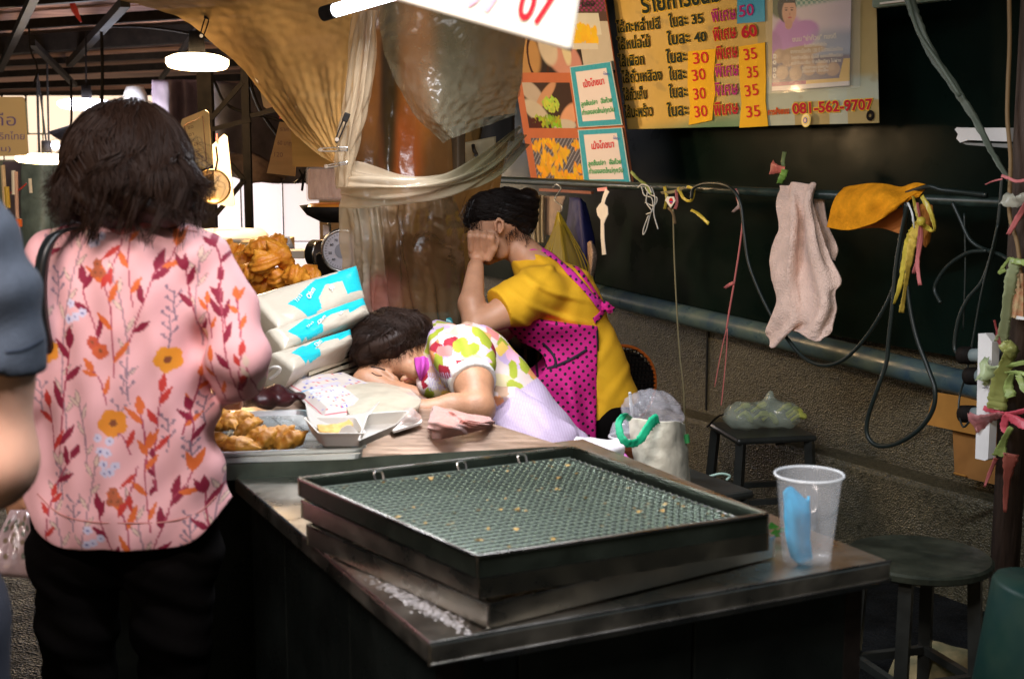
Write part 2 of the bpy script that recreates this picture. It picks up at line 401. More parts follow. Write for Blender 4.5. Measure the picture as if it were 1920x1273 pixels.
# unseen dark canopy added above the stall to keep sky light out
m = MB(); m.prism([(-1.2, -1.5, 3.12), (3.6, -1.5, 3.12), (3.6, 6.4, 3.12), (-1.2, 6.4, 3.12)], (0, 0, .05)); m.out('canopy', M_tarp, label='unseen dark canopy added high above the whole stall to block sky light', cat='canopy')

# ---------------- roof over the market lane on the left ----------------
roof = thing('market_roof', 'old plank roof on dark iron rafters over the market lane at upper left', 'roof', (-3, 11, 2))
p0, p1, p2 = P(0, -30, 7.8), P(0, 190, 15.0), P(900, -30, 7.8)
def RP(px, py, up=0):   # a point on the roof plane
    n = (p1-p0).cross(p2-p0).normalized()
    if n.z < 0: n = -n
    return plane_pt(px, py, p0 + n*up, n)
ys = [-60, -10, 22, 55, 88, 120, 147, 168, 184, 195]
for i in range(len(ys)-1):
    a, b, c, d = RP(-80, ys[i]), RP(860, ys[i]-30), RP(860, ys[i+1]-30), RP(-80, ys[i+1])
    n = (p1-p0).cross(p2-p0).normalized()*-.02; k = .006*(i % 2)
    MB().prism([a+Vector((0, 0, k)), b+Vector((0, 0, k)), c+Vector((0, 0, k)), d+Vector((0, 0, k))], (0, 0, .03)).out('plank', M_wood, roof)
for (x0, y0, x1, y1, wd) in [(-40, 9, 330, -20, .05), (-40, 52, 560, 12, .05), (-40, 90, 700, 40, .10), (-40, 122, 520, 92, .04), (-40, 142, 560, 112, .045), (-40, 163, 600, 140, .05), (-40, 182, 640, 165, .06)]:
    MB().bar(RP(x0, y0, -.08), RP(x1, y1, -.08), wd, wd*1.2).out('rafter', M_iron, roof)
for (x0, y0, x1, y1, wd) in [(70, -20, 0, 130, .045), (235, 5, 130, 120, .05), (60, 80, 140, 160, .04), (390, 30, 300, 150, .03)]:
    MB().bar(RP(x0, y0, -.2), RP(x1, y1, -.14), wd, wd).out('brace', M_iron, roof)
# loose wires and tape under the roof
for i, (pts, r, mm, lb) in enumerate([
    ([(55, 40, 8), (56, 90, 8), (70, 130, 8), (60, 165, 8)], .006, M_iron, 'dark wire dangling from the roof at far upper left'),
    ([(190, 60, 8), (192, 130, 8), (191, 200, 8)], .010, M_iron, 'dark rope hanging from the rafters left of the cool lamp cord'),
    ([(70, 140, 9), (71, 200, 9), (74, 300, 9)], .009, M_iron, 'thin cord hanging in front of the bright panels at left'),
    ([(88, 120, 9), (90, 200, 9), (92, 290, 9)], .007, M_iron, 'second thin cord hanging before the bright panels'),
    ([(133, 150, 8.5), (134, 220, 8.5), (131, 250, 8.5), (136, 262, 8.5)], .008, M_iron, 'black cord going down to the bare bulb'),
    ([(195, 50, 8.4), (280, 52, 8.4), (380, 70, 8.2), (440, 110, 8)], .008, M_iron, 'slack wire sagging under the rafters'),
    ([(400, 150, 7), (430, 200, 7), (520, 225, 7), (600, 260, 7)], .008, M_iron, 'black wire running behind the iron posts'),
    ([(460, 120, 7.4), (480, 190, 7.4), (510, 240, 7.4), (560, 300, 7.4)], .010, M_iron, 'slack black wire to the right of the iron posts')]):
    MB().tube(catmull([P(*p) for p in pts], 6), r, 6).out('wire', mm, label=lb, cat='wire')
M_redtape = mat('red_tape', (.5, .05, .04), rough=.5)
MB().tube([P(133, 0, 8.0), P(140, 20, 8.0), P(152, 42, 8.0)], [.014, .02, .006], 5).out('red_tape', M_redtape, label='red tape strip tied to a rafter at upper left', cat='tape')

# ---------------- pale back of the market ----------------
bw = thing('back_wall', 'pale partition of panels glowing in place of daylight at the far left end of the market', 'partition', P(150, 400, 13))
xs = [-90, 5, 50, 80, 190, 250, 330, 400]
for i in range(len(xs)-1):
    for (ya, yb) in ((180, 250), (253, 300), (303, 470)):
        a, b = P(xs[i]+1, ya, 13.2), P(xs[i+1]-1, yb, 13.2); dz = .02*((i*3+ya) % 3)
        MB().box(((a.x+b.x)/2, 13.2+dz, (a.z+b.z)/2), (abs(b.x-a.x), .04, abs(a.z-b.z)), bev=.008).out('panel', M_dayglow if yb <= 300 else M_purple, bw)
bw2 = thing('pale_wall', 'pale whitish wall glowing in place of daylight behind the two iron posts', 'wall', P(500, 500, 9))
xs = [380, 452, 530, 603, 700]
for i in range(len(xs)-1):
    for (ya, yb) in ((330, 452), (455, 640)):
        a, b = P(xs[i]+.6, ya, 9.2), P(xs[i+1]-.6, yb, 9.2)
        MB().box(((a.x+b.x)/2, 9.2+.01*i, (a.z+b.z)/2), (abs(b.x-a.x), .05, abs(a.z-b.z)), bev=.004).out('panel', M_dayglow2, bw2)
MB().box(P(620, 440, 8.9), (.14, .05, 1.6)).out('wooden_post', mat('tan_wood', (.45, .28, .15), rough=.7, var=.2), label='tan wooden upright in front of the pale wall by the scale', cat='post')
# dark violet sheets hanging in the back
for (rows, lb, mm) in [
    ([[(40, 300, 11), (75, 300, 10.9), (110, 300, 11)], [(38, 470, 11), (75, 480, 10.8), (115, 470, 11)]], 'grey green sheet hanging at the far left behind the cords', mat('greygreen_tarp', (.09, .12, .11), rough=.6, var=.3)),
    ([[(62, 300, 11.5), (90, 300, 11.3), (130, 305, 11.5), (200, 300, 11.5)], [(55, 480, 11.5), (90, 490, 11.3), (130, 485, 11.5), (200, 480, 11.5)]], 'slate blue sheet hanging left of the woman with wavy hair', mat('slate_tarp', (.09, .09, .14), rough=.6, var=.25, bump=.01, bsc=8)),
    ([[(285, 150, 8.8), (320, 150, 8.6), (345, 150, 8.9), (385, 150, 8.7)], [(290, 330, 8.8), (320, 340, 8.5), (350, 330, 8.9), (385, 340, 8.7)]], 'crumpled violet plastic sheet hanging behind the left iron post', M_purple),
    ([[(385, 150, 9.0), (470, 160, 8.8), (560, 180, 9.0), (700, 190, 9.0)], [(385, 320, 9.0), (450, 330, 8.8), (540, 345, 9.0), (700, 330, 9)]], 'dim brown violet sheet hanging behind the cardboard signs', mat('brownviolet', (.06, .045, .05), rough=.7, var=.4, bump=.01, bsc=7))]:
    G = patch(rows, 30, 40); sheet('hanging_sheet', G, mm, thick=.004, disp=.03*crumple(*np.meshgrid(np.linspace(0, 1, 40), np.linspace(0, 3, 30)), 3, 9), label=lb, cat='sheet')
G = patch([[(395, 290, 7.6), (470, 292, 7.4), (540, 330, 7.6)], [(420, 330, 7.6), (470, 340, 7.4), (525, 345, 7.6)]], 14, 20)
sheet('rolled_canvas', G, mat('brown_canvas', (.09, .055, .04), rough=.8, var=.4, bump=.01, bsc=9), thick=.05, disp=.03*crumple(*np.meshgrid(np.linspace(0, 2, 20), np.linspace(0, 2, 14)), 8, 6), label='sagging brown canvas roll between the right iron post and the hanging cards', cat='canvas')

# ---------------- iron posts ----------------
post = thing('lattice_column', 'black iron lattice column of two posts joined by crossing braces', 'column', (P(388, 300, 6.6).x, 6.6, 0))
def vbar(x0, x1, ya, yb, Y, d=.05):
    a, b = P((x0+x1)/2, ya, Y), P((x0+x1)/2, yb, Y); w_ = (x1-x0)*Y/FPX; return MB().bar(Vector((a.x, Y, a.z)), Vector((a.x+.0, Y, 0)), w_, d, up=(0, 1, 0))
vbar(370, 396, 100, 0, 6.6, .06).out('post', M_iron, post); vbar(452, 466, 120, 0, 6.6, .04).out('post', M_iron, post)
for (x0, y0, x1, y1) in [(388, 232, 455, 155), (388, 258, 458, 338), (458, 338, 390, 420), (390, 245, 470, 225), (395, 425, 458, 500), (470, 218, 560, 195)]:
    MB().bar(P(x0, y0, 6.58), P(x1, y1, 6.58), .022, .022).out('brace', M_iron, post)

# ---------------- lamps ----------------
def disc_lamp(px, py, wpx, Y, m_em, col, power, lab, cordtop, grp='hanging disc lamps'):
    c = P(px, py, Y); r = wpx/2*Y/FPX
    t = thing('pendant_lamp', lab, 'lamp', c, grp)
    R3 = Matrix.Rotation(-.10, 3, 'X')
    MB().lathe([(0, .026), (r*.3, .025), (r*.8, .020), (r, .008), (r*1.0, -.008), (r*.93, -.022), (r*.6, -.028), (0, -.029)], c, 40, R3).out('glowing_disc', m_em, t, smooth=True)
    MB().lathe([(0, .12), (.03, .12), (.034, .028), (0, .028)], c, 16).out('lamp_socket', M_iron, t, smooth=True)
    MB().tube([c + Vector((0, 0, .12)), P(*cordtop, Y)], .006, 6).out('cord', M_iron, t)
    ld = bpy.data.lights.new('lamp_light', 'POINT'); ld.energy = power; ld.color = col; ld.shadow_soft_size = r*.8
    lo = bpy.data.objects.new('lamp_light', ld); COL.objects.link(lo); lo.parent = t; lo.location = (0, -.03, -r*.5-.12)
disc_lamp(370, 116, 114, 5.5, M_lampW, (1, .66, .34), 60, 'warm glowing disc lamp hanging above the left iron post', (386, 40))
disc_lamp(163, 196, 104, 8.8, M_lampC, (.78, .82, 1), 45, 'cool bluish disc lamp hanging above the head of the woman in the floral blouse', (161, 60))
disc_lamp(88, 298, 112, 9.0, M_lampW, (1, .72, .42), 80, 'warm glowing disc lamp hanging low at the far left beside the wavy hair', (72, 150))
bl = thing('bare_bulb', 'small bare white bulb under a dark shade left of the wavy hair', 'bulb', P(108, 272, 8.6))
MB().lathe([(0, .03), (.02, .025), (.03, 0), (.02, -.025), (0, -.03)], P(104, 273, 8.6), 14).out('bulb', M_lampC, bl, smooth=True)
MB().lathe([(.01, .10), (.11, 0), (.10, -.005), (0, .08)], P(122, 262, 8.6), 18, Matrix.Rotation(.5, 3, 'Y')).out('shade', M_iron, bl)
MB().lathe([(0, .13), (.06, .12), (.085, .05), (.085, -.13), (0, -.13)], P(254, 196, 9.4), 20).out('white_jug', M_white, smooth=True, label='white plastic jug standing high behind the crown of the wavy hair', cat='jug')
lbk = thing('bare_bulb', 'warm bulb glowing through the brown plastic curtain at centre', 'bulb', P(795, 125, 5.3))
MB().lathe([(0, .05), (.02, .045), (.035, 0), (.02, -.035), (0, -.04)], P(795, 125, 5.3), 16).out('bulb_glass', M_lampW, lbk, smooth=True); MB().tube([P(795, 110, 5.3), P(795, -60, 5.3)], .006, 6).out('cord', M_iron, lbk)
ld = bpy.data.lights.new('bulb_light', 'POINT'); ld.energy = 11; ld.color = (1, .60, .3); ld.shadow_soft_size = .04; lo = bpy.data.objects.new('bulb_light', ld); COL.objects.link(lo); lo.parent = lbk; lo.location = (0, 0, -.07)
# tube lights: the stall's own fluorescent tubes, plus an added fill tube over the lane
def tube_light(a, b, r, power, lab, col=(.90, .93, 1.0), housing=True, grp='fluorescent tubes of the stall'):
    a, b = Vector(a), Vector(b); t = thing('tube_light', lab, 'tube light', (a+b)/2, grp); d = (b-a).normalized()
    MB().tube([a, b], r, 16).out('glass_tube', M_tubeW, t, smooth=True)
    MB().tube([a-d*.03, a+d*.012], r*1.12, 16).out('end_cap', M_iron, t); MB().tube([b-d*.012, b+d*.03], r*1.12, 16).out('end_cap', M_iron, t)
    if housing: MB().bar(a+Vector((0, 0, r*1.9)), b+Vector((0, 0, r*1.9)), r*2.2, r*1.2).out('housing', M_white, t)
    ld = bpy.data.lights.new('tube_light', 'AREA'); ld.shape = 'RECTANGLE'; ld.size = (b-a).length*.96; ld.size_y = r*2; ld.energy = power; ld.color = col
    lo = bpy.data.objects.new('tube_glow', ld); COL.objects.link(lo); lo.parent = t
    z = Vector((0, 0, 1)); x = d; z = (z - x*z.dot(x)).normalized(); y = z.cross(x)
    lo.matrix_local = Matrix.Translation(-z*(r+.006)) @ Matrix((x, y, z)).transposed().to_4x4()
tube_light(P(622, 22, 3.55), P(1010, -90, 3.2), .0175, 21, 'lit white fluorescent tube slanting up behind the blurred phone number sign', housing=False)
tube_light((-.45, 1.5, 2.55), (.75, 1.5, 2.55), .016, 32, 'long fluorescent tube hanging crosswise over the steel tray table')
tube_light((-1.3, .9, 2.45), (-.3, .7, 2.45), .016, 58, 'unseen fluorescent tube added over the lane as fill light behind the customers', col=(1, .86, .80))  # added out of view to fill light onto the customers' backs
# ---------------- steel tables ----------------
ZT, ZF = .80, .83
A = Pz(805, 1207, ZT); B = Pz(425, 897, ZT); C = Pz(1672, 1052, ZT)
ex = (C-A).normalized(); ey = Vector((-ex.y, ex.x, 0)); LX = (C-A).length; LY = (B-A).dot(ey)
t = thing('steel_table', 'near stainless steel table with dark sides carrying the stack of trays', 'table', (A.x, A.y, 0))
def T(x, y, z): return Vector((A.x, A.y, 0)) + ex*x + ey*y + Vector((0, 0, z))
R = Matrix((ex, ey, Vector((0, 0, 1)))).transposed()
Rb = R
MB().box(T(LX/2, LY/2, ZT-.016), (LX, LY, .032), R, bev=.004).out('tabletop', M_steelD, t)
pw = [0, .16, .19, .5, LX-.04]
for i, (x0, x1) in enumerate([(.035, .155), (.16, .47), (.475, LX-.03)]):
    MB().box(T((x0+x1)/2, .04, ZT-.40), (x1-x0, .012, .72), R, bev=.002).out('front_panel', M_panel, t)
for (y0, y1) in [(.05, .42), (.425, .80), (.805, LY-.02)]:
    MB().box(T(.035, (y0+y1)/2, ZT-.36), (.012, y1-y0, .64), R, bev=.002).out('side_panel', M_panel, t)
MB().box(T(LX-.04, LY/2, ZT-.36), (.012, LY-.1, .64), R).out('side_panel', M_panel, t)
MB().box(T(LX/2, LY/2, .10), (LX-.08, LY-.08, .02), R).out('shelf', M_panel, t)
for (x, y) in ((.05, .05), (LX-.05, .05), (.05, LY-.05), (LX-.05, LY-.05)): MB().box(T(x, y, .38), (.035, .035, .76), R).out('leg', M_iron, t)
MB().box(T(LX*.55, .018, ZT-.045), (LX-.1, .004, .006), R).out('trim', M_steel, t)
for pa_, pb_ in ((T(0, .002, ZT), T(LX, .002, ZT)), (T(.002, 0, ZT), T(.002, LY, ZT)), (T(0, 0, ZT-.032), T(LX, 0, ZT-.032)), (T(0, 0, ZT), T(0, 0, ZT-.032))): MB().tube([pa_, pb_], .0026, 6).out('edge_highlight', M_steel, t)  # thin steel rods added as the bright highlight along the table edges
# white residue along the edge of the top
Mflour = mat('dried_residue', (.62, .60, .60), rough=.9)
m = MB()
for i in range(620):
    s = random.choice((.28, .45, .5, .72, .85))+random.gauss(0, .09); px = 680+s*200+random.gauss(0, 5); py = 1075+s*105+random.gauss(0, 7)
    if 660 < px < 885:
        c = Pz(px, py, ZT+.0008)
        if (c-A).dot(ex) < .012: continue
        r = random.uniform(.0006, .0028); k = random.randint(5, 7); m.add([c+Vector((r*random.uniform(.6, 1.3)*math.cos(a*6.283/k), r*random.uniform(.6, 1.3)*math.sin(a*6.283/k), 0)) for a in range(k)], [tuple(range(k))])
m.out('spilt_flour', Mflour, label='smear of spilt white flour along the left edge of the near steel table', cat='flour', kind='stuff')
# far table
F0, F1, F2 = Pz(380, 875, ZF), Pz(1062, 838, ZF), Pz(905, 788, ZF)
F3 = F2 + Vector((-.55, 1.0, 0)); F4 = F0 + Vector((-.45, 1.7, 0)); F5 = F0
t2 = thing('work_table', 'far brownish steel table the tired woman rests on beside the pastries', 'table', (F0.x+.3, F0.y+.5, 0))
poly = [Vector((p.x, p.y, ZF-.024)) for p in (F0+Vector((-.5, -.12, 0)), F1, F2, F3, F4)]
MB().prism(poly, (0, 0, .024)).out('tabletop', M_brownsteel, t2)
poly = [Vector((p.x, p.y, .1)) for p in (F0+Vector((-.4, .28, 0)), F1+Vector((-.34, .34, 0)), F3+Vector((-.25, -.1, 0)), F4+Vector((.1, -.1, 0)))]
MB().prism(poly, (0, 0, ZF-.13)).out('cabinet', M_panel, t2)
lip0, lip1 = F0+Vector((-.5, -.12, 0)), F1
dd = (lip1-lip0).normalized(); nn = Vector((dd.y, -dd.x, 0))
MB().bar(lip0+nn*.003-Vector((0, 0, .014)), lip1+nn*.003-Vector((0, 0, .014)), .004, .034).out('lip', mat('green_steel', (.11, .14, .12), rough=.35, metal=.9, var=.3), t2)

# ---------------- tray stack ----------------
M_steelG = mat('greenish_steel', (.055, .07, .055), rough=.42, metal=.9, var=.25, vsc=6, bump=.0006, bsc=50, rvar=.14)
def tray(name, q, h, th, m, par=None, lab=None, cat=None, grp=None, rim=.005, bottom=True):
    """q: four rim corners in order round, h: depth"""
    q = [Vector(p) for p in q]; c = sum(q, Vector())/4; root = thing(name, lab, cat, c-Vector((0, 0, h)), grp)
    n = 4; mb = MB()
    for i in range(4):
        a, b = q[i], q[(i+1) % 4]; d = (b-a).normalized(); inn = Vector((0, 0, 1)).cross(d)
        if inn.dot(c-a) < 0: inn = -inn
        w_ = MB(); w_.prism([a-Vector((0, 0, h)), b-Vector((0, 0, h)), b, a], inn*th)
        w_.out('tray_side', m, root)
        MB().tube([a, a-Vector((0, 0, h-.001))], .0020, 6).out('corner_highlight', M_steel, root)  # thin steel rod added as the highlight down each tray corner
        MB().bar(a+d*.001-Vector((0, 0, .0)), b-d*.001-Vector((0, 0, .0)), rim, rim*.8).out('rim', M_steel, root)
    MB().prism([p+(c-p)*.002-Vector((0, 0, h)) for p in q], (0, 0, .002)).out('tray_bottom', m, root)
    return root
def rectq(c, a, b, L, Wd): # center, unit dirs, lengths
    return [c - a*L/2 - b*Wd/2, c + a*L/2 - b*Wd/2, c + a*L/2 + b*Wd/2, c - a*L/2 + b*Wd/2]
zr = .918
q = [Pz(895, 1043, zr), Pz(1440, 963, zr), Pz(1075, 838, zr), Pz(560, 897, zr)]
ctr = sum(q, Vector())/4; u1 = ((q[1]-q[0])+(q[2]-q[3])).normalized(); u2 = Vector((-u1.y, u1.x, 0)); L1 = ((q[1]-q[0]).length+(q[2]-q[3]).length)/2; L2 = ((q[3]-q[0]).dot(u2)+(q[2]-q[1]).dot(u2))/2
print('tray', L1, L2, px_of(ctr), 'table', LX, LY)
def rot(v, a): return Vector((v.x*math.cos(a)-v.y*math.sin(a), v.x*math.sin(a)+v.y*math.cos(a), v.z))
def drop(v, z): return Vector((v.x, v.y, z))
def quad4(n_, r_, l_, z):
    a, b, d = Pz(*n_, z), Pz(*r_, z), Pz(*l_, z); k = (q[2]-q[0]); e = (q[1]-q[0])+(q[3]-q[0]); return [a, b, a+(b-a)+(d-a)+(k-e), d]
tr1 = tray('steel_tray', q, .032, .002, M_steelG, lab='topmost deep square steel tray holding the wire rack', cat='tray', grp='stacked square steel trays')
tr2 = tray('steel_tray', quad4((897, 1083), (1441, 996), (566, 938), zr-.040), .032, .002, M_steelD, lab='middle square steel tray in the stack on the near table', cat='tray', grp='stacked square steel trays')
a3 = math.radians(2.0)
tr3 = tray('steel_tray', quad4((915, 1133), (1452, 1006), (576, 984), zr-.079), .036, .002, M_steelD, lab='lowest square steel tray lying askew on the near table under two others', cat='tray', grp='stacked square steel trays')
# wire rack lying in the top tray
M_rackw = mat('rack_wire', (.46, .54, .46), rough=.36, metal=1); zk = zr-.016; rk = thing('wire_rack', 'greasy wire cooling rack lying in the topmost steel tray', 'rack', drop(ctr, zk)); m = MB(); n1, n2 = 36, 30
ra, rb_ = L1-.05, L2-.06
def RK(a, b, z=0):
    s_, t_ = .5+a*.455, .5+b*.45; return drop((q[0]*(1-s_)+q[1]*s_)*(1-t_) + (q[3]*(1-s_)+q[2]*s_)*t_, zk+z)
for i in range(n1):
    s = -1+2*i/(n1-1); m.tube([RK(s, -1), RK(s, 1)], .0019, 5, cap=False)
m.out('wires', M_rackw, rk, kind='stuff'); m = MB()
for i in range(n2):
    s = -1+2*i/(n2-1); m.tube([RK(-1, s, .0022), RK(1, s, .0032)], .0017, 5, cap=False)
m.out('cross_wires', M_rackw, rk, kind='stuff')
fr = [RK(-1, -1), RK(1, -1), RK(1, 1), RK(-1, 1), RK(-1, -1)]
MB().tube(catmull(fr, 1), .0028, 6).out('rack_frame', M_steel, rk)
for s in (-.55, .1, .6):
    MB().tube(catmull([RK(s-.03, 1.0), RK(s-.03, 1.03, .016), RK(s+.03, 1.03, .016), RK(s+.03, 1.0)], 4), .0022, 6).out('rack_foot', M_steel, rk)
m = MB(); Mcr = mat('fried_crumbs', (.52, .34, .10), rough=.7, var=.4, vsc=60)
for i in range(110):
    c = RK(random.uniform(-.98, .98), random.uniform(-.98, .98), .004); r = random.choice([.001, .0015, .002, .003, .0045])
    bmv = [c+Vector((random.uniform(-r, r)*1.6, random.uniform(-r, r)*1.6, random.uniform(-.2, 1)*r)) for _ in range(5)]
    m.add(bmv, [(0, 1, 2), (0, 2, 3), (0, 3, 4), (1, 2, 4), (0, 1, 4)])
m.out('crumbs', Mcr, label='golden fried crumbs scattered over the wire rack', cat='crumbs', kind='stuff')

# ---------------- cup with the blue tissue ----------------
M_cup = mat('clear_cup', (.80, .82, .84), rough=.1, alpha=.13, spec=1.0)
cb = Pz(1512, 1050, ZT+.001); kk = cb.y/FPX
cup = thing('plastic_cup', 'clear plastic cup with a folded blue tissue inside on the near table', 'cup', cb)
r1, r0, hh = 64*kk, 47*kk, 172*kk
MB().lathe([(0, .002), (r0, .002), (r0*1.02, .01), (r1*.97, hh-.006), (r1*1.03, hh-.004), (r1*1.03, hh), (r1*.985, hh), (r1*.95, hh-.008), (r0*.97, .005), (0, .005)], cb, 48).out('cup_body', M_cup, cup, smooth=True)
rim = [cb+Vector((r1*1.02*math.cos(a), r1*1.02*math.sin(a), hh-.001)) for a in np.linspace(0, 2*math.pi, 49)]
MB().tube(rim, .0022, 8).out('rim', mat('cup_rim', (.8, .84, .86), rough=.15, alpha=.6), cup, smooth=True)
M_tis = mat('blue_tissue', (.05, .50, .82), rough=.85, var=.12, vsc=30, bump=.0015, bsc=60, translucent=.25)
yb = cb.y
G = patch([[(1472, 922, yb-.015), (1484, 912, yb), (1512, 936, yb+.01), (1518, 930, yb+.02)], [(1470, 960, yb-.02), (1490, 962, yb-.025), (1516, 965, yb), (1519, 960, yb+.02)], [(1474, 1010, yb-.02), (1492, 1015, yb-.025), (1516, 1015, yb), (1520, 1010, yb+.015)], [(1482, 1044, yb-.015), (1498, 1058, yb-.02), (1518, 1062, yb), (1524, 1052, yb+.01)]], 24, 24)
sheet('blue_tissue', G, M_tis, thick=.004, disp=.0012*wav(*np.meshgrid(np.linspace(0, 1, 24), np.linspace(0, 1, 24)), 5, 12), label='folded sky blue tissue standing inside the clear plastic cup', cat='tissue')
m = MB(); c = Pz(1452, 1008, ZT+.004)
for a in range(5):
    p = c+Vector((random.uniform(-.012, .012), random.uniform(-.012, .012), .002+a*.004)); m.add([p+Vector((-.010, 0, 0)), p+Vector((0, -.006, .012)), p+Vector((.012, 0, .003)), p+Vector((0, .006, -.002))], [(0, 1, 2, 3)])
m.out('green_leaf', mat('leaf_green', (.10, .42, .07), rough=.5), label='scrap of bright green leaf between the tray stack and the plastic cup', cat='leaf')

# ---------------- aluminium tray with fried pastries ----------------
M_alu = mat('aluminium', (.66, .72, .74), rough=.38, metal=.9, var=.12, vsc=9, bump=.0006, bsc=40)
zt = ZF+.030
al = thing('aluminium_tray', 'shallow aluminium tray with rounded corners holding fried pastries', 'tray', Pz(480, 830, ZF))
a0, a1, a2, a3_ = Pz(330, 850, zt), Pz(690, 838, zt), Pz(575, 768, zt), Pz(330, 775, zt)
def rrect(q, r, n=6):
    out = []; q = [Vector(p) for p in q]
    for i in range(4):
        p, a, b = q[i], q[i-1], q[(i+1) % 4]; da, db = (a-p).normalized(), (b-p).normalized()
        for k in range(n+1):
            t_ = k/n; s0, s1 = p+da*r, p+db*r; out.append(s0*(1-t_)**2 + p*2*t_*(1-t_) + s1*t_*t_)
    return out
def lofted(rings, closed_top=False):
    m = MB(); n = len(rings[0]); vs = [p for r in rings for p in r]
    fs = [(i*n+k, i*n+(k+1) % n, (i+1)*n+(k+1) % n, (i+1)*n+k) for i in range(len(rings)-1) for k in range(n)]
    fs.append(tuple((len(rings)-1)*n+k for k in range(n))); return m.add(vs, fs)
Q = rrect([a0, a1, a2, a3_], .035); cc = sum(Q, Vector())/len(Q)
def ins(Q, d, z): return [Vector((p.x, p.y, 0)) + (Vector((cc.x-p.x, cc.y-p.y, 0)).normalized()*d) + Vector((0, 0, z)) for p in Q]
lofted([ins(Q, .012, ZF+.002), ins(Q, .006, ZF+.004), ins(Q, .0, zt-.003), ins(Q, -.007, zt-.003), ins(Q, -.007, zt), ins(Q, .002, zt), ins(Q, .009, ZF+.008), ins(Q, .014, ZF+.005)]).out('tray_body', M_alu, al, smooth=False)
m = MB()
for i in range(38):
    s = i/37; a = a3_.lerp(a0, s)+Vector((0, 0, -.012)); b = a2.lerp(a1, s)+Vector((0, 0, -.012)); d = (b-a); m.tube([a+d*.03, b-d*.04], .0011, 5, cap=False)
for i in range(9):
    s = .04+i/8*.9; a = a3_.lerp(a2, s)+Vector((0, 0, -.014)); b = a0.lerp(a1, s)+Vector((0, 0, -.014)); d = b-a; m.tube([a+d*.05, b-d*.05], .0014, 5, cap=False)
rk2 = thing('cooling_rack', 'fine wire rack under the fried pastries in the aluminium tray', 'rack', Pz(520, 815, ZF+.012)); m.out('wires', M_steel, rk2, kind='stuff')
M_fry = mat('fried_batter', (.42, .15, .015), rough=.5, col2=(.64, .31, .035), vsc=34, bump=.005, bsc=60)
def pastry(c, L, Wd, H, ang, tilt, seed, lab, grp='fried pastries on the aluminium tray', mm=None, name='fried_pastry', cat='pastry'):
    r = np.random.default_rng(seed); n, k = 30, 22; vs = []
    ph = r.uniform(0, 6, 6)
    for i in range(n):
        th = math.pi*i/(n-1)
        for j in range(k):
            a = 2*math.pi*j/k; x, y, z = math.cos(th), math.sin(th)*math.cos(a), math.sin(th)*math.sin(a)
            f = 1 + .08*math.sin(5*x+ph[0]+2*y) + .07*math.sin(7*y+ph[1]+3*z) + .06*math.sin(15*x+ph[2]+9*a/6) + .05*math.sin(13*y+11*x+ph[3]) + .04*math.sin(19*x*y+17*z+ph[4])
            q_ = Vector((x*L*(1-.1*abs(z)), y*Wd*(1-.45*x*x), z*H*(1-.5*x*x) - .25*H*x*x))*f
            vs.append(q_)
    Rm = Matrix.Rotation(ang, 3, 'Z') @ Matrix.Rotation(tilt, 3, 'Y'); c = Vector(c)
    vs = [c + Rm @ v for v in vs]
    fs = [(i*k+j, i*k+(j+1) % k, (i+1)*k+(j+1) % k, (i+1)*k+j) for i in range(n-1) for j in range(k)]
    return MB().add(vs, fs).out(name, mm or M_fry, smooth=True, label=lab, cat=cat, group=grp)
zp = ZF+.035
for i, (px, py, dz, L, Wd, ang, tilt, lab) in enumerate([
    (352, 800, 0, .055, .036, .2, 0, 'golden fried pastry half hidden behind the floral blouse on the aluminium tray'),
    (400, 770, .020, .052, .032, .3, .1, 'golden pastry at the top back of the heap by the sleeve'),
    (403, 795, .012, .046, .032, 1.2, .2, 'round golden pastry at the left middle of the heap'),
    (428, 790, .016, .044, .030, -.9, .2, 'golden pastry leaning in the middle of the heap'),
    (448, 786, .018, .048, .030, .1, -.2, 'knobbly golden pastry at the back of the heap'),
    (464, 800, .012, .050, .028, .9, -.3, 'golden pastry slanting up in the centre of the tray'),
    (402, 826, .004, .050, .034, .3, 0, 'darker golden pastry at the front left of the heap'),
    (445, 834, .002, .058, .036, -.05, .05, 'broad flat golden pastry at the front of the tray'),
    (488, 815, .006, .048, .028, .7, -.1, 'golden pastry lying behind the upright halves'),
    (500, 822, .006, .056, .028, 1.0, -.45, 'golden pastry standing on edge third from the right'),
    (525, 818, .006, .056, .026, .9, -.45, 'golden pastry standing on edge second from the right'),
    (545, 824, .000, .052, .030, .6, -.4, 'pointed golden pastry at the right end of the row on the rack')]):
    pastry(Pz(px, py, zp+dz), L*.80, Wd*.72, .019, ang, tilt, 100+i, lab)
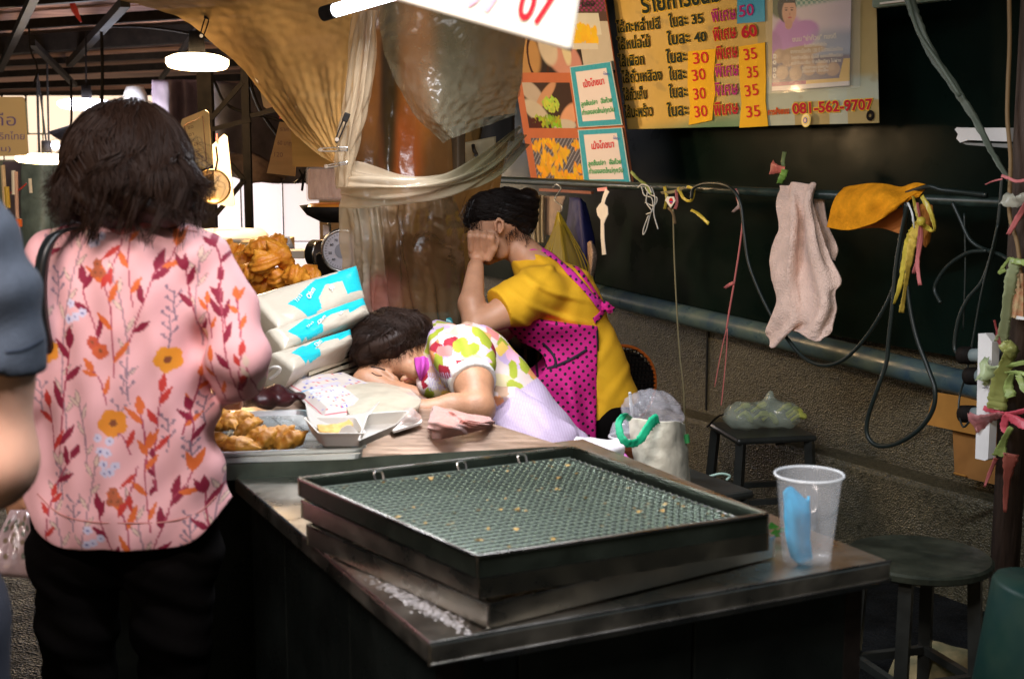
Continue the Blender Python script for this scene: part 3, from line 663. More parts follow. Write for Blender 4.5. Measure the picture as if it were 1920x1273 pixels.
# ---------------- clear plastic sheets at upper centre ----------------
def mesh01(nu, nv): return np.meshgrid(np.linspace(0, 1, nv), np.linspace(0, 1, nu))      # V across columns, U down rows
M_awn = mat('milky_awning', (.86, .54, .22), rough=.15, var=.25, vsc=4, translucent=.6, alpha=.9, spec=.8, bump=.003, bsc=22)
M_clear = mat('cloudy_plastic', (.34, .33, .24), rough=.18, translucent=.3, alpha=.55, spec=1.0, bump=.006, bsc=14)
M_wrap = mat('creased_wrap', (.60, .46, .30), rough=.15, translucent=.45, alpha=.55, spec=.8, bump=.0015, bsc=30)
M_colsheet = mat('tinted_sheet', attr='Col', rough=.2, translucent=.38, spec=.9, var=.2, vsc=6, bump=.003, bsc=22)
rows = [[(180, -6, 4.5), (300, -50, 4.2), (480, -80, 4.0), (700, -90, 3.8)], [(330, 34, 4.5), (430, 0, 4.2), (560, -30, 4.0), (695, -30, 3.85)],
        [(415, 92, 4.45), (480, 62, 4.2), (590, 40, 4.05), (690, 30, 3.9)], [(478, 160, 4.4), (530, 135, 4.2), (610, 115, 4.05), (684, 100, 3.95)],
        [(535, 232, 4.3), (570, 212, 4.15), (620, 195, 4.05), (670, 170, 4.0)], [(592, 284, 4.15), (610, 272, 4.1), (630, 262, 4.05), (655, 245, 4.0)], [(628, 308, 4.05), (634, 306, 4.04), (640, 303, 4.02), (648, 300, 4.0)]]
G = patch(rows, 150, 150); V_, U_ = mesh01(150, 150)
D = (.010*np.sin(V_*13+2.5*U_+2*np.sin(V_*5)) + .007*np.sin(V_*33+1+3*np.sin(U_*3)) + .004*np.sin(V_*90+4*U_))*(1-U_*.6)*np.clip(U_*1.8-.75, .04, 1) + .030*wav(U_*3, V_*3, 4, 2.2)*(1-U_) + .010*crumple(U_*3, V_*3, 8, 9)*(1-U_*.6) + .009*crumple(U_*9, V_*5, 18, 9)*(1-U_*.4)
sheet('plastic_awning', G, M_awn, disp=D, label='big milky golden plastic sheet sloping down to the gathered knot at centre', cat='plastic sheet')
m = MB(); cs = [P(*c) for c in [(183, -4, 4.5), (330, 34, 4.5), (415, 92, 4.45), (478, 160, 4.4), (535, 232, 4.3), (592, 284, 4.15), (628, 308, 4.05)]]
# gathered vertical bundle
rows = [[(668, 20, 3.9), (682, 20, 3.84), (694, 20, 3.84), (706, 20, 3.92)], [(656, 110, 3.9), (672, 110, 3.84), (688, 110, 3.84), (700, 110, 3.92)], [(646, 200, 3.9), (660, 200, 3.84), (676, 200, 3.84), (690, 200, 3.92)], [(632, 290, 3.9), (642, 290, 3.85), (655, 290, 3.86), (664, 290, 3.92)], [(628, 345, 3.92), (640, 350, 3.86), (648, 350, 3.86), (655, 345, 3.92)]]
G = patch(rows, 120, 70); V_, U_ = mesh01(120, 70)
sheet('plastic_bundle', G, M_wrap, disp=.009*np.sin(V_*30+3*np.sin(U_*5)) + .004*np.sin(V_*71+U_*7) + .004*crumple(U_*8, V_*4, 2, 4), label='gathered vertical bundle of clear plastic running down to the two clips', cat='plastic sheet')
# brown back curtain, backlight glow painted into it as orange areas
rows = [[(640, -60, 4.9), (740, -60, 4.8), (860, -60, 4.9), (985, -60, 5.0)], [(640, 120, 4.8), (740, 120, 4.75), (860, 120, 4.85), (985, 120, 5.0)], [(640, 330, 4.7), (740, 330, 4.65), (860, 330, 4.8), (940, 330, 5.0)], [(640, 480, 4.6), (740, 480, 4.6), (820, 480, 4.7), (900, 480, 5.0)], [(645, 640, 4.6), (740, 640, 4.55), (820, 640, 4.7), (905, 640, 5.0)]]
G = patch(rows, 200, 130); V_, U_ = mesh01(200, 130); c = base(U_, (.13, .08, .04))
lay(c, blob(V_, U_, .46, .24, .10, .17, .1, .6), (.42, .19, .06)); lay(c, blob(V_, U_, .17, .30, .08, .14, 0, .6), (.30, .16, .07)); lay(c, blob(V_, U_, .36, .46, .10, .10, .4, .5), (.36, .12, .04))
lay(c, blob(V_, U_, .76, .16, .2, .3, 0, .5), (.035, .05, .035)); lay(c, blob(V_, U_, .30, .90, .20, .09, .1, .3), (.50, .22, .17)); lay(c, ss(.55, .9, V_), (.12, .08, .035)); lay(c, blob(V_, U_, .30, .28, .045, .3, .0, .5), (.06, .05, .03))
D = .008*np.sin(V_*15+2*np.sin(U_*6)) + .006*np.sin(V_*41+5*U_) + .022*crumple(U_*4, V_*3, 12, 6) + .012*crumple(U_*12, V_*8, 13, 5)
sheet('brown_curtain', G, M_colsheet, disp=D, col=c, label='brown plastic curtain with painted orange glow hanging behind the clear sheets at centre', cat='curtain')
# front cloudy sheet
rows = [[(705, -30, 4.25), (800, -30, 4.2), (900, -30, 4.25), (990, -30, 4.4)], [(712, 60, 4.2), (800, 60, 4.15), (900, 60, 4.2), (985, 60, 4.4)], [(728, 120, 4.2), (810, 135, 4.1), (895, 140, 4.2), (978, 140, 4.4)], [(775, 210, 4.2), (820, 210, 4.1), (895, 195, 4.2), (972, 178, 4.4)], [(832, 268, 4.2), (852, 258, 4.15), (905, 238, 4.25), (968, 214, 4.4)]]
G = patch(rows, 140, 140); V_, U_ = mesh01(140, 140)
sheet('clear_sheet', G, M_clear, disp=.006*wav(U_*3, V_*3, 21, 3) + .020*crumple(U_*4, V_*4, 22, 5) + .011*crumple(U_*10, V_*8, 23, 6), label='cloudy clear plastic sheet with a slanting lower edge beside the food poster', cat='plastic sheet')
# narrow hanging strips behind it; the black one is a dark gap built as a sheet
for (x0, x1, y0, y1, Y, cc_, lb) in [(845, 872, 240, 345, 4.5, (.10, .07, .04), 'dark brown hanging strip under the cloudy sheet'), (872, 965, 225, 275, 4.9, (.012, .012, .012), 'black band standing in for the dark gap under the cloudy sheet edge'), (868, 930, 268, 325, 4.8, (.50, .44, .28), 'cream board with a black hook behind the swag')]:
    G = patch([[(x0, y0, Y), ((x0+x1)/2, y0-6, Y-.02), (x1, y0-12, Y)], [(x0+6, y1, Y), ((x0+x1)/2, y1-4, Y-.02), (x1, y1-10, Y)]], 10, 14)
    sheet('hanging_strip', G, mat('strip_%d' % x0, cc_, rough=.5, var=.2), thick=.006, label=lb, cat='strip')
MB().tube(catmull([P(887, 272, 4.75), P(889, 282, 4.74), P(893, 290, 4.74), P(890, 294, 4.74)], 4), .007, 6).out('hook', M_black, label='small black hook on the cream board behind the swag', cat='hook')
# swag
top = [(636, 303, 3.98), (690, 314, 3.92), (760, 328, 3.88), (840, 326, 3.95), (905, 292, 4.15), (974, 236, 4.45)]
md = [(634, 340, 3.90), (695, 348, 3.84), (770, 352, 3.82), (848, 344, 3.88), (920, 312, 4.10), (980, 256, 4.42)]
bt = [(640, 384, 3.96), (705, 390, 3.92), (790, 382, 3.9), (866, 358, 3.96), (936, 326, 4.15), (988, 276, 4.45)]
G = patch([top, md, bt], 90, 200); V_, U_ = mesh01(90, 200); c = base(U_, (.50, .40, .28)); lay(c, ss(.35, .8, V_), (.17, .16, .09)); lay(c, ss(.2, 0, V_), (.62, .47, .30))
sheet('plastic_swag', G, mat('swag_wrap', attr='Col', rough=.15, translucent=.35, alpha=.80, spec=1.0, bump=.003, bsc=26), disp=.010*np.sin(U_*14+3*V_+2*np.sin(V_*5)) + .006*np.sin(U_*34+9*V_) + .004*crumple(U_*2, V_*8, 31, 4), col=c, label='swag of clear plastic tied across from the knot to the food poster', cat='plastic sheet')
# lower pleated curtain on the left below the swag
rows = [[(641, 378, 4.05), (675, 384, 4.0), (720, 386, 4.0), (775, 380, 4.05), (850, 366, 4.1)], [(648, 430, 4.1), (684, 440, 4.0), (730, 440, 4.0), (775, 430, 4.1), (868, 420, 4.2)], [(652, 490, 4.15), (690, 500, 4.05), (735, 490, 4.1), (778, 470, 4.2), (872, 480, 4.3)], [(654, 545, 4.2), (695, 560, 4.1), (735, 540, 4.2), (800, 540, 4.3), (874, 540, 4.4)], [(655, 615, 4.2), (700, 625, 4.15), (750, 615, 4.2), (810, 620, 4.3), (878, 620, 4.4)]]
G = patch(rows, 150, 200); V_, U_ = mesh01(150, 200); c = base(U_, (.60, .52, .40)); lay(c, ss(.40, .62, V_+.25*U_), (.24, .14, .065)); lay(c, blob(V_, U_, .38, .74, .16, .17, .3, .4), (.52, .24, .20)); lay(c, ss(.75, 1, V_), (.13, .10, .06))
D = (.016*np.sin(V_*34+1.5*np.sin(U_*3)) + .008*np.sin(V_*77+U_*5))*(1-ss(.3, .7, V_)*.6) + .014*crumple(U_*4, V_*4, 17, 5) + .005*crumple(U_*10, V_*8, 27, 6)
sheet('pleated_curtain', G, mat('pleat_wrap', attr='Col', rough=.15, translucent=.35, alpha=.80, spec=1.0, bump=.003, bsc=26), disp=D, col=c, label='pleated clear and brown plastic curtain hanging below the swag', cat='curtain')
# clips
def clip(a, b, wd, lab, Y=3.8, m_=None):
    a, b = P(*a, Y), P(*b, Y); t = thing('binder_clip', lab, 'clip', (a+b)/2, 'clips holding the plastic'); d = (b-a).normalized(); k = Y/FPX; s = Vector((0, -1, 0)).cross(d)
    mm = m_ or M_steel; MB().tube(catmull([a+s*wd*.25*k, a-d*wd*.5*k, a-s*wd*.25*k, b-s*wd*.3*k, b+s*wd*.3*k, a+s*wd*.25*k], 3), .0022, 6).out('handle', mm, t)
    MB().box(b+d*.012, (.026, .014, wd*k*1.0), basis(d, (0, -1, 0)), bev=.003).out('jaw', mm, t); MB().disc(a+Vector((0, -.004, 0)), .006, basis((1, 0, 0), (0, 0, 1)), 10).out('rivet', M_steel, t)
clip((602, 281), (636, 280), 10, 'silver clip holding the cardboard flap to the plastic'); clip((612, 312), (636, 308), 7, 'smaller silver clip under the one on the cardboard flap'); clip((632, 262), (646, 228), 11, 'dark clip fastened upright on the gathered plastic', m_=M_iron); clip((378, 68), (388, 36), 12, 'dark clip on the edge of the awning above the warm lamp', Y=4.4, m_=M_iron)

# ---------------- food poster and notices ----------------
M_print = mat('printed_board', attr='Col', rough=.6, var=.08, vsc=10, spec=.06)
M_gloss = mat('laminated_print', attr='Col', rough=.25, spec=.12, bump=.0008, bsc=14)
M_banner = mat('banner_vinyl', attr='Col', rough=.5, spec=.12, bump=.002, bsc=7, var=.14, vsc=5)
OP = .31
def food(u, v):
    c = base(u, (.46, .15, .07)); r = np.random.default_rng(3)
    m1 = rectm(u, v, .07, 0, 1, .435); lay(c, m1, (.03, .022, .018))
    lay(c, m1*blob(u, v, .15, .34, .16, .13, .1), (.42, .25, .10)); lay(c, m1*(np.abs(np.sqrt(((u-.28)/.1)**2+((v-.36)/.12)**2)-1) < .1), (.05, .02, .01))
    lay(c, m1*blob(u, v, .48, .33, .2, .10, .6), (.52, .27, .22)); lay(c, m1*blob(u, v, .40, .30, .09, .10, -.5), (.55, .5, .42)); lay(c, m1*blob(u, v, .62, .37, .10, .07, .8), (.5, .25, .22))
    lay(c, m1*rectm(u, v, .45, 0, 1, .20)*(1-.0), (.10, .06, .05)); lay(c, rectm(u, v, .74, 0, 1, .12)*((np.sin(u*150)*np.sin(v*260)) > .1), (.30, .04, .16))
    lay(c, rectm(u, v, .72, .17, 1, .42), (.50, .48, .42)); lay(c, rectm(u, v, .70, .13, .93, .24), (.62, .64, .58))
    for k in range(26): lay(c, blob(u, v, .66+.22*r.random(), .20+.09*r.random(), .035, .02, r.random()*3), (.72+.1*r.random(), .46+.1*r.random(), .03))
    lay(c, rectm(u, v, .64, .285, .88, .315), (.6, .6, .55)); lay(c, rectm(u, v, .52, .13, .62, .4)*blob(u, v, .58, .26, .05, .14), (.62, .58, .40))
    m2 = rectm(u, v, .07, .485, .56, .715); lay(c, m2, (.05, .03, .022))
    lay(c, m2*blob(u, v, .15, .53, .12, .05, .3), (.45, .40, .36)); lay(c, m2*blob(u, v, .30, .55, .14, .03, -.5), (.50, .28, .17)); lay(c, m2*blob(u, v, .17, .63, .13, .05, .3), (.50, .47, .40)); lay(c, m2*blob(u, v, .5, .66, .12, .05, -.5), (.62, .34, .22)); lay(c, m2*blob(u, v, .44, .70, .12, .03), (.50, .48, .44))
    for k in range(60):
        a = r.random()*6.28; q_ = r.random()**.5; lay(c, m2*blob(u, v, .34+.08*q_*math.cos(a), .595+.035*q_*math.sin(a), .016, .008, r.random()*3), (.30+.25*r.random(), .46+.2*r.random(), .08))
    for k in range(90): lay(c, m2*blob(u, v, .13+.28*r.random(), .66+.045*r.random(), .018, .008, r.random()*3), (.18+.25*r.random(), .30+.25*r.random(), .03))
    for k in range(40): lay(c, m2*blob(u, v, .09+.12*r.random(), .67+.04*r.random(), .014, .008, r.random()*3), (.07, .02, .012))
    m3 = rectm(u, v, .07, .765, .57, .995); lay(c, m3, (.09, .09, .12)); lay(c, m3*(np.abs(((u*1.6+v*2.2)*17) % 1-.5) < .12), (.30, .31, .38))
    for (x, y, rx, ry, a) in [(.12, .80, .06, .025, 0), (.21, .785, .07, .02, .3), (.30, .80, .06, .03, .6), (.38, .84, .10, .035, .7), (.22, .86, .08, .035, .8), (.30, .88, .08, .03, .7), (.17, .92, .08, .035, .8), (.27, .95, .07, .035, 1.0), (.38, .955, .05, .03, 1.0), (.46, .955, .05, .03, .8), (.50, .92, .05, .025, .2), (.53, .97, .05, .02, .3), (.11, .97, .04, .03, 1), (.52, .80, .05, .02, .2)]:
        for k in range(10):
            a_ = r.random()*6.28; q_ = .8*r.random()**.5; lay(c, m3*blob(u, v, x+rx*q_*math.cos(a_), y+ry*q_*math.sin(a_), rx*.38, ry*.42, r.random()*3, .35), (.62+.22*r.random(), .32+.16*r.random(), .01+.03*r.random()))
    return c
def PW(off): return lambda px, py, o=0: Pw(px, py, off+o)
fp = painted('food_poster', [Pw(938, -22, OP), Pw(1130, -22, OP), Pw(1187, 347, OP), Pw(997, 347, OP)], 260, 460, food, M_print, thick=.006, label='tall terracotta poster with three food photos standing on the rail', cat='poster')
lettering('ใส่ไข่', (1090, 14), (1114, 12), 8, PW(OP), M_black, fp, off=.004)
m_oc = mat('orange_print', (.75, .28, .02), rough=.5)
def notice(u, v):
    c = base(u, (.70, .68, .74)); e = np.minimum(np.minimum(u, 1-u)*.75, np.minimum(v, 1-v)); n = wav(u*30, v*40, 4, 2)*.5+.5
    fr = (e < .10).astype(float); col = np.array((.04, .32, .50))*(1-n[..., None]*.4) + np.array((.10, .5, .62))*n[..., None]*.4
    c = c*(1-fr[..., None]) + col*fr[..., None]; lay(c, (e < .015).astype(float), (.55, .62, .62)); return c
M_red = mat('red_ink', (.62, .02, .03), rough=.6, spec=.08); M_green = mat('green_ink', (.02, .36, .10), rough=.6, spec=.08); M_blueink = mat('blue_ink', (.06, .12, .5), rough=.6, spec=.08)
ON = OP+.016
for (q, lb) in [([(1068, 126), (1145, 115), (1167, 235), (1084, 240)], 'upper laminated blue bordered notice taped over the food poster'), ([(1083, 244), (1166, 239), (1183, 347), (1095, 347)], 'lower laminated blue bordered notice standing on the rail')]:
    ob = painted('notice', [Pw(*p, ON) for p in q], 90, 120, notice, M_gloss, thick=.003, label=lb, cat='notice', group='laminated notices')
    (ax_, ay), (bx, by), (cx_, cy_), (dx, dy) = q
    def Q(u, v): return ((ax_*(1-u)+bx*u)*(1-v) + (dx*(1-u)+cx_*u)*v, (ay*(1-u)+by*u)*(1-v) + (dy*(1-u)+cy_*u)*v)
    lettering('เม้งโภชนา', Q(.26, .36), Q(.76, .34), 13, PW(ON), M_red, ob, bold=.02)
    lettering('ลูกชิ้นปลา', Q(.14, .66), Q(.52, .64), 9, PW(ON), M_green, ob, bold=.02, shear=.1); lettering('ฮื่อก๊วย', Q(.60, .64), Q(.86, .63), 9, PW(ON), M_green, ob, bold=.02, shear=.1)
    lettering('ทำเองสดใหม่ทุกวัน', Q(.13, .80), Q(.88, .78), 9, PW(ON), M_green, ob, bold=.02, shear=.1); lettering('โอซา', Q(.76, .19), Q(.90, .22), 5, PW(ON), M_blueink, ob)
# ---------------- menu banner ----------------
OB = .25
def ban(u, v):
    c = base(u, (.66, .47, .13)); n = wav(u*6, v*5, 6, 1.3)
    lay(c, ss(-.3, .9, n)*.5, (.62, .50, .26)); lay(c, ss(.0, .12, (v - .98 + .28*u + .03*n))*ss(.62, .5, u), (.13, .26, .14)); lay(c, .6*ss(.33, .5, u)*ss(.35, .6, v)*ss(.66, .6, u)*ss(-.3, .4, wav(u*3, v*3, 8, 3)), (.30, .40, .24))
    lay(c, (u > .60).astype(float)*.85, (.44, .38, .20)); lay(c, (u > .61)*ss(.70, .76, v)*.8, (.48, .58, .50)); lay(c, (u > .72)*ss(.86, .87, v)*.9, (.44, .33, .12)); lay(c, .5*ss(.4, .9, wav(u*20, v*14, 9, 2)), (.35, .28, .13))
    lay(c, ((u > .84) & (u < .90) & (v > .72)).astype(float)*.7, (.45, .55, .5)); return c
bq = [Pw(1142, -82, OB), Pw(1640, -100, OB), Pw(1648, 231, OB), Pw(1176, 243, OB)]
banr = painted('menu_banner', bq, 330, 240, ban, M_banner, thick=.003, label='large yellow menu banner with a Thai price list and a phone number', cat='banner')
PBn = PW(OB+.004)
M_ink = mat('black_ink', (.015, .03, .025), rough=.6, spec=.08); M_halo = mat('yellow_halo', (.78, .52, .03), rough=.6, spec=.1); M_crim = mat('crimson_ink', (.50, .015, .04), rough=.6, spec=.08); M_magen = mat('magenta_ink', (.42, .03, .22), rough=.6, spec=.08); M_yel = mat('yellow_strip', (.86, .50, .006), rough=.5, var=.06, spec=.1); M_blu = mat('blue_patch', (.03, .34, .62), rough=.3)
lettering('รายการขนม', (1204, 25), (1350, 2), 36, PBn, M_ink, banr, bold=.03, halo=M_halo)
for s, a, b in [('ไส้กะหล่ำปลี', (1156, 62), (1237, 54)), ('ไส้หน่อไม้', (1158, 94), (1219, 88)), ('ไส้เผือก', (1160, 126), (1208, 121)), ('ไส้ถั่วเหลือง', (1166, 156), (1241, 150)), ('ไส้ถั่วเค็ม', (1169, 189), (1213, 185)), ('ไส้มะพร้าว', (1171, 221), (1224, 217))]:
    lettering(s, a, b, 20, PBn, M_ink, banr, bold=.028, halo=M_halo)
for s, a, b in [('ใบละ', (1256, 52), (1289, 47)), ('35', (1297, 46), (1319, 43)), ('ใบละ', (1252, 85), (1293, 80)), ('40', (1302, 80), (1325, 77)), ('ใบละ', (1250, 119), (1287, 115)), ('ใบละ', (1255, 151), (1286, 148)), ('ใบละ', (1255, 184), (1288, 181)), ('ใบละ', (1252, 219), (1290, 215))]:
    lettering(s, a, b, 18 if s.isdigit() else 22, PBn, M_ink, banr, bold=.03, halo=M_halo)
for k, (a, b) in enumerate([((1335, 42), (1381, 36)), ((1338, 77), (1381, 71)), ((1343, 112), (1384, 107)), ((1341, 145), (1386, 141)), ((1337, 180), (1384, 177)), ((1339, 217), (1385, 213))]): lettering('พิเศษ', a, b, 24, PBn, M_crim if k in (1, 2, 5) else M_magen, banr, bold=.025, halo=M_halo)
lettering('60', (1391, 72), (1421, 67), 22, PBn, M_crim, banr, bold=.04, halo=M_halo)
def slip(q, m_, name, o=.0075):
    return MB().prism([Pw(x, y, OB+o) for x, y in q], WN*-.002).out(name, m_, banr)
slip([(1382, -20), (1433, -24), (1434, 41), (1382, 45)], M_blu, 'price_slip'); slip([(1290, 97), (1342, 92), (1338, 140), (1341, 175), (1337, 200), (1335, 226), (1291, 235), (1294, 200), (1289, 160)], M_yel, 'price_slip'); slip([(1385, 88), (1434, 80), (1436, 150), (1435, 190), (1440, 237), (1386, 240), (1390, 195), (1386, 140)], M_yel, 'price_slip')
PBs = PW(OB+.008)
lettering('50', (1386, 33), (1415, 28), 22, PBs, M_magen, banr, bold=.015, shear=.1)
for s, a, b in [('30', (1300, 121), (1329, 118)), ('30', (1299, 153), (1324, 149)), ('30', (1301, 188), (1324, 185)), ('30', (1303, 221), (1327, 218)), ('35', (1396, 114), (1420, 110)), ('35', (1401, 147), (1422, 145)), ('35', (1398, 182), (1423, 178)), ('35', (1400, 221), (1426, 218))]:
    lettering(s, a, b, 22, PBs, M_red, banr, bold=.006)
lettering('การสั่งขนม', (1440, 216), (1480, 213), 11, PBn, M_red, banr, bold=.02, halo=M_halo); lettering('081-562-9707', (1486, 214), (1637, 205), 20, PBn, M_crim, banr, bold=.03, halo=M_halo, hoff=.05)
Rw = basis(WD*-1, (0, 0, 1))
MB().lathe([(.006, .002), (.012, .003), (.018, .001), (.018, 0)], Pw(1632, 217, OB+.008), 16, Rw).out('grommet', M_iron, banr)
st = thing('round_sticker', 'small round yellow and blue emblem sticker at the foot of the banner', 'sticker', Pw(1511, 226, OB+.02)); c0 = Pw(1511, 226, OB+.02)
for r_, cc_, o_ in ((.024, (.72, .55, .06), 0), (.019, (.75, .7, .5), .001), (.016, (.72, .50, .05), .002), (.011, (.05, .06, .25), .003), (.006, (.6, .35, .3), .004)):
    MB().disc(c0+WN*o_, r_, Rw, 24).out('print_ring', mat('sticker_%g' % r_, cc_, rough=.4), st)
# laminated portrait poster
def portrait(u, v):
    c = base(u, (.10, .12, .14)); r = np.random.default_rng(5)
    lay(c, ((v < .34) & (u > .26)).astype(float), (.12, .30, .27)); lay(c, ((v < .30) & (u > .3)).astype(float)*(((np.floor(u*30)+np.floor(v*30)) % 2) > 0)*.7, (.50, .62, .55)); lay(c, ss(.20, .26, v+.12*u)*ss(.75, .6, v), (.62, .56, .66)); lay(c, blob(u, v, .12, .12, .18, .18), (.10, .13, .06))
    lay(c, blob(u, v, .22, .55, .24, .28, .1), (.50, .24, .62)); lay(c, blob(u, v, .42, .45, .2, .13, -.2), (.47, .22, .58)); lay(c, blob(u, v, .02, .62, .12, .2, 0), (.42, .20, .52)); lay(c, ss(.45, .7, u)*ss(.36, .5, v)*.8, (.22, .30, .42))
    lay(c, blob(u, v, .19, .19, .125, .15, 0, .08), (.018, .014, .013)); lay(c, blob(u, v, .225, .235, .095, .125, 0, .1), (.62, .36, .26)); lay(c, blob(u, v, .22, .355, .05, .05), (.55, .30, .22)); lay(c, rectm(u, v, .11, .08, .3, .15)*blob(u, v, .21, .12, .11, .06), (.02, .015, .014))
    for ex_ in (.185, .26): lay(c, blob(u, v, ex_, .215, .018, .007), (.04, .02, .02)); lay(c, blob(u, v, ex_, .195, .022, .005), (.06, .03, .02))
    lay(c, blob(u, v, .235, .255, .012, .015), (.48, .25, .18)); lay(c, blob(u, v, .235, .290, .028, .009), (.50, .10, .10))
    lay(c, blob(u, v, .4, .62, .3, .05, -.05), (.42, .30, .18)); lay(c, ss(.66, .70, v), (.14, .12, .17))
    for (x, y) in [(.1, .66), (.22, .70), (.33, .72), (.14, .82), (.32, .84), (.50, .80), (.66, .80), (.80, .82), (.46, .70)]: lay(c, blob(u, v, x, y, .085, .07), (.40, .27, .18)); lay(c, blob(u, v, x-.02, y-.02, .045, .035, 0, .5), (.52, .37, .25))
    lay(c, ((u > .93+.1*(v < .7)-.25*(v-.7)) & (v > .72)).astype(float), (.62, .42, .10)); lay(c, (v > .915)*(u <= .46), (.28, .02, .12)); lay(c, (v > .915)*(u > .46), (.66, .45, .12)); lay(c, (v > .955), (.66, .64, .62))
    for y in (.66, .72, .79, .85): d = np.sqrt(((u-.035)*.85)**2+(v-y)**2); lay(c, ((d < .022) & (d > .010)).astype(float), (.7, .7, .68))
    return c
OPo = OB+.022
pp = painted('portrait_poster', [Pw(1449, -22, OPo), Pw(1596, -24, OPo), Pw(1592, 161, OPo), Pw(1447, 172, OPo)], 130, 160, portrait, M_gloss, thick=.003, label='laminated photo poster of a smiling cook in violet pinned on the banner', cat='poster')
M_wt = mat('white_ink', (.75, .73, .66), rough=.4)
for s, a, b, h_ in [('ขนม "ย่าก๊วย" ทองดี', (1486, 79), (1568, 72), 9), ('รับประกันทำยังไง', (1508, 89), (1550, 86), 6), ('จากรากเมื่อครั้ง 130 ปี โบราณไม่เหมือน', (1482, 101), (1580, 95), 7), ('ใครทำเหนียว นุ่มได้ ของแท้ที่เหนียว', (1484, 112), (1580, 106), 6), ('อย่าลืมมาซื้อ ทำครั้งเดียว ไม่ผ่าน', (1484, 122), (1577, 116), 6), ('อยู่ที่ตลาดพลู ขายทุกวัน', (1504, 130), (1553, 127), 5), ('ตั้งแต่เช้า ถึงเย็น', (1504, 137), (1553, 134), 5)]:
    lettering(s, a, b, h_, PW(OPo), M_wt, pp, off=.0025, bold=.01)
G = patch([[(1434, -24, .03), (1520, -24, .036), (1614, -26, .03)], [(1436, 70, .034), (1520, 70, .036), (1613, 70, .034)], [(1438, 176, .03), (1520, 172, .038), (1612, 165, .03)]], 50, 50, fn=lambda a, b, o: Pw(a, b, OB+o)); V_, U_ = mesh01(50, 50)
sheet('plastic_sleeve', G, mat('sleeve_film', (.8, .85, .84), rough=.1, alpha=.16, spec=1.0), disp=.004*crumple(U_*2, V_*2, 6, 6), label='crinkled clear sleeve over the portrait poster', cat='sleeve')
# fitting above the banner, white torn board at right
fx = thing('rack_fitting', 'greyish plastic rack edge sticking down above the banner corner', 'fitting', Pw(1720, 0, .3))
MB().box(Pw(1722, -8, .3), (.36, .05, .04), basis(WD*-1, (0, 0, 1)), bev=.008).out('frame', mat('greygreen_plastic', (.18, .26, .22), rough=.3), fx); MB().box(Pw(1712, 0, .325), (.27, .006, .010), basis(WD*-1, (0, 0, 1))).out('white_edge', M_white, fx)
tb = thing('torn_foam_board', 'white torn foam board edge glowing under light beside the right post', 'board', Pw(1840, 250, .2))
MB().prism([Pw(x, y, .35) for x, y in [(1790, 243), (1794, 239), (1801, 240), (1892, 240), (1892, 266), (1815, 263), (1800, 268), (1793, 260), (1796, 252)]], WN*-.05).out('board', M_white, tb)
MB().prism([Pw(x, y, .34) for x, y in [(1803, 268), (1892, 270), (1892, 278), (1812, 272)]], WN*-.05).out('underside', mat('grey_foam', (.25, .26, .25), rough=.8), tb)
# blurred phone sign close to the camera
YS = 1.9
def PS(px, py, o=0): return P(px, py, YS-o)
sg = painted('phone_sign', [PS(700, -150), PS(1110, -150), PS(1072, 97), PS(735, -2)], 30, 30, lambda u, v: base(u, (.80, .74, .62)), M_print, thick=.004, label='blurred white sign with red digits hanging close at top centre', cat='sign')
lettering('07', (966, 32), (1028, 50), 66, PS, M_red, sg, up=(.27, -.96), bold=.02); lettering('97', (868, 8), (938, 27), 66, PS, mat('faded_ink', (.72, .40, .50), rough=.5), sg, up=(.27, -.96), bold=.02)

# ---------------- cardboard cards by the lamps ----------------
M_penp = mat('violet_pen', (.16, .12, .35), rough=.5); M_penb = mat('brown_pen', (.20, .10, .05), rough=.5)
def card(q, Y, m_, lab, bev=0, texts=(), pen=None, tk=.008):
    pts = [P(x, y, Y) for x, y in q]
    o = MB().prism(pts, (0, tk, 0)).out('card_sign', m_, label=lab, cat='card'); fn = lambda px, py, of=0: P(px, py, Y-of)
    for s, a, b, h_ in texts: lettering(s, a, b, h_, fn, pen or M_penb, o, off=.002, bold=0)
    return o
card([(341, 224), (384, 206), (391, 211), (398, 308), (392, 314), (350, 323), (345, 318), (339, 232)], 5.4, mat('yellowish_card', (.66, .52, .26), rough=.8, var=.1), 'yellowish handwritten card hanging on the left iron post', texts=[('ขอ', (353, 243), (363, 240), 7), ('เอา', (352, 257), (364, 254), 7), ('ไข่ละ', (348, 277), (378, 272), 8), ('อย่างละ', (350, 290), (380, 284), 8), ('ไม่ต้อง', (352, 302), (382, 297), 8)])  # yellowish tone is the card's own colour
MB().tube([P(x, y, 5.39) for x, y in [(346, 236), (380, 218), (387, 300), (355, 312), (346, 236)]], .0022, 4).out('drawn_border', M_penb, label='thin drawn border line on the yellowish handwritten card', cat='border')
o_ = card([(398, 272), (420, 252), (426, 256), (440, 384), (436, 388), (420, 386), (404, 380)], 5.9, mat('pale_card', (.66, .58, .48), rough=.7), 'pale tall card half hidden behind the left iron post')
MB().box(P(407, 260, 5.88), (.006, .01, .04)).out('red_clip', M_redtape, label='tiny red clip on top of the pale tall card', cat='clip')
card([(524, 229), (560, 231), (553, 331), (500, 325)], 5.0, M_card, 'slanted brown price card hanging left of the cardboard flap', texts=[('ราคา', (525, 246), (545, 247), 8), ('60 บาท', (520, 272), (546, 274), 9), ('120', (514, 294), (530, 295), 9)])
MB().prism([P(543, 186, 4.62), P(560, 206, 4.62), P(600, 216, 4.62), P(622, 218, 4.62), P(622, 314, 4.62), P(549, 313, 4.62)], (0, .006, 0)).out('cardboard_flap', mat('cardboard_flap', (.40, .22, .055), rough=.85, var=.1, vsc=4, stretch=(1, 1, 8)), label='plain folded cardboard flap clipped to the gathered plastic', cat='cardboard')
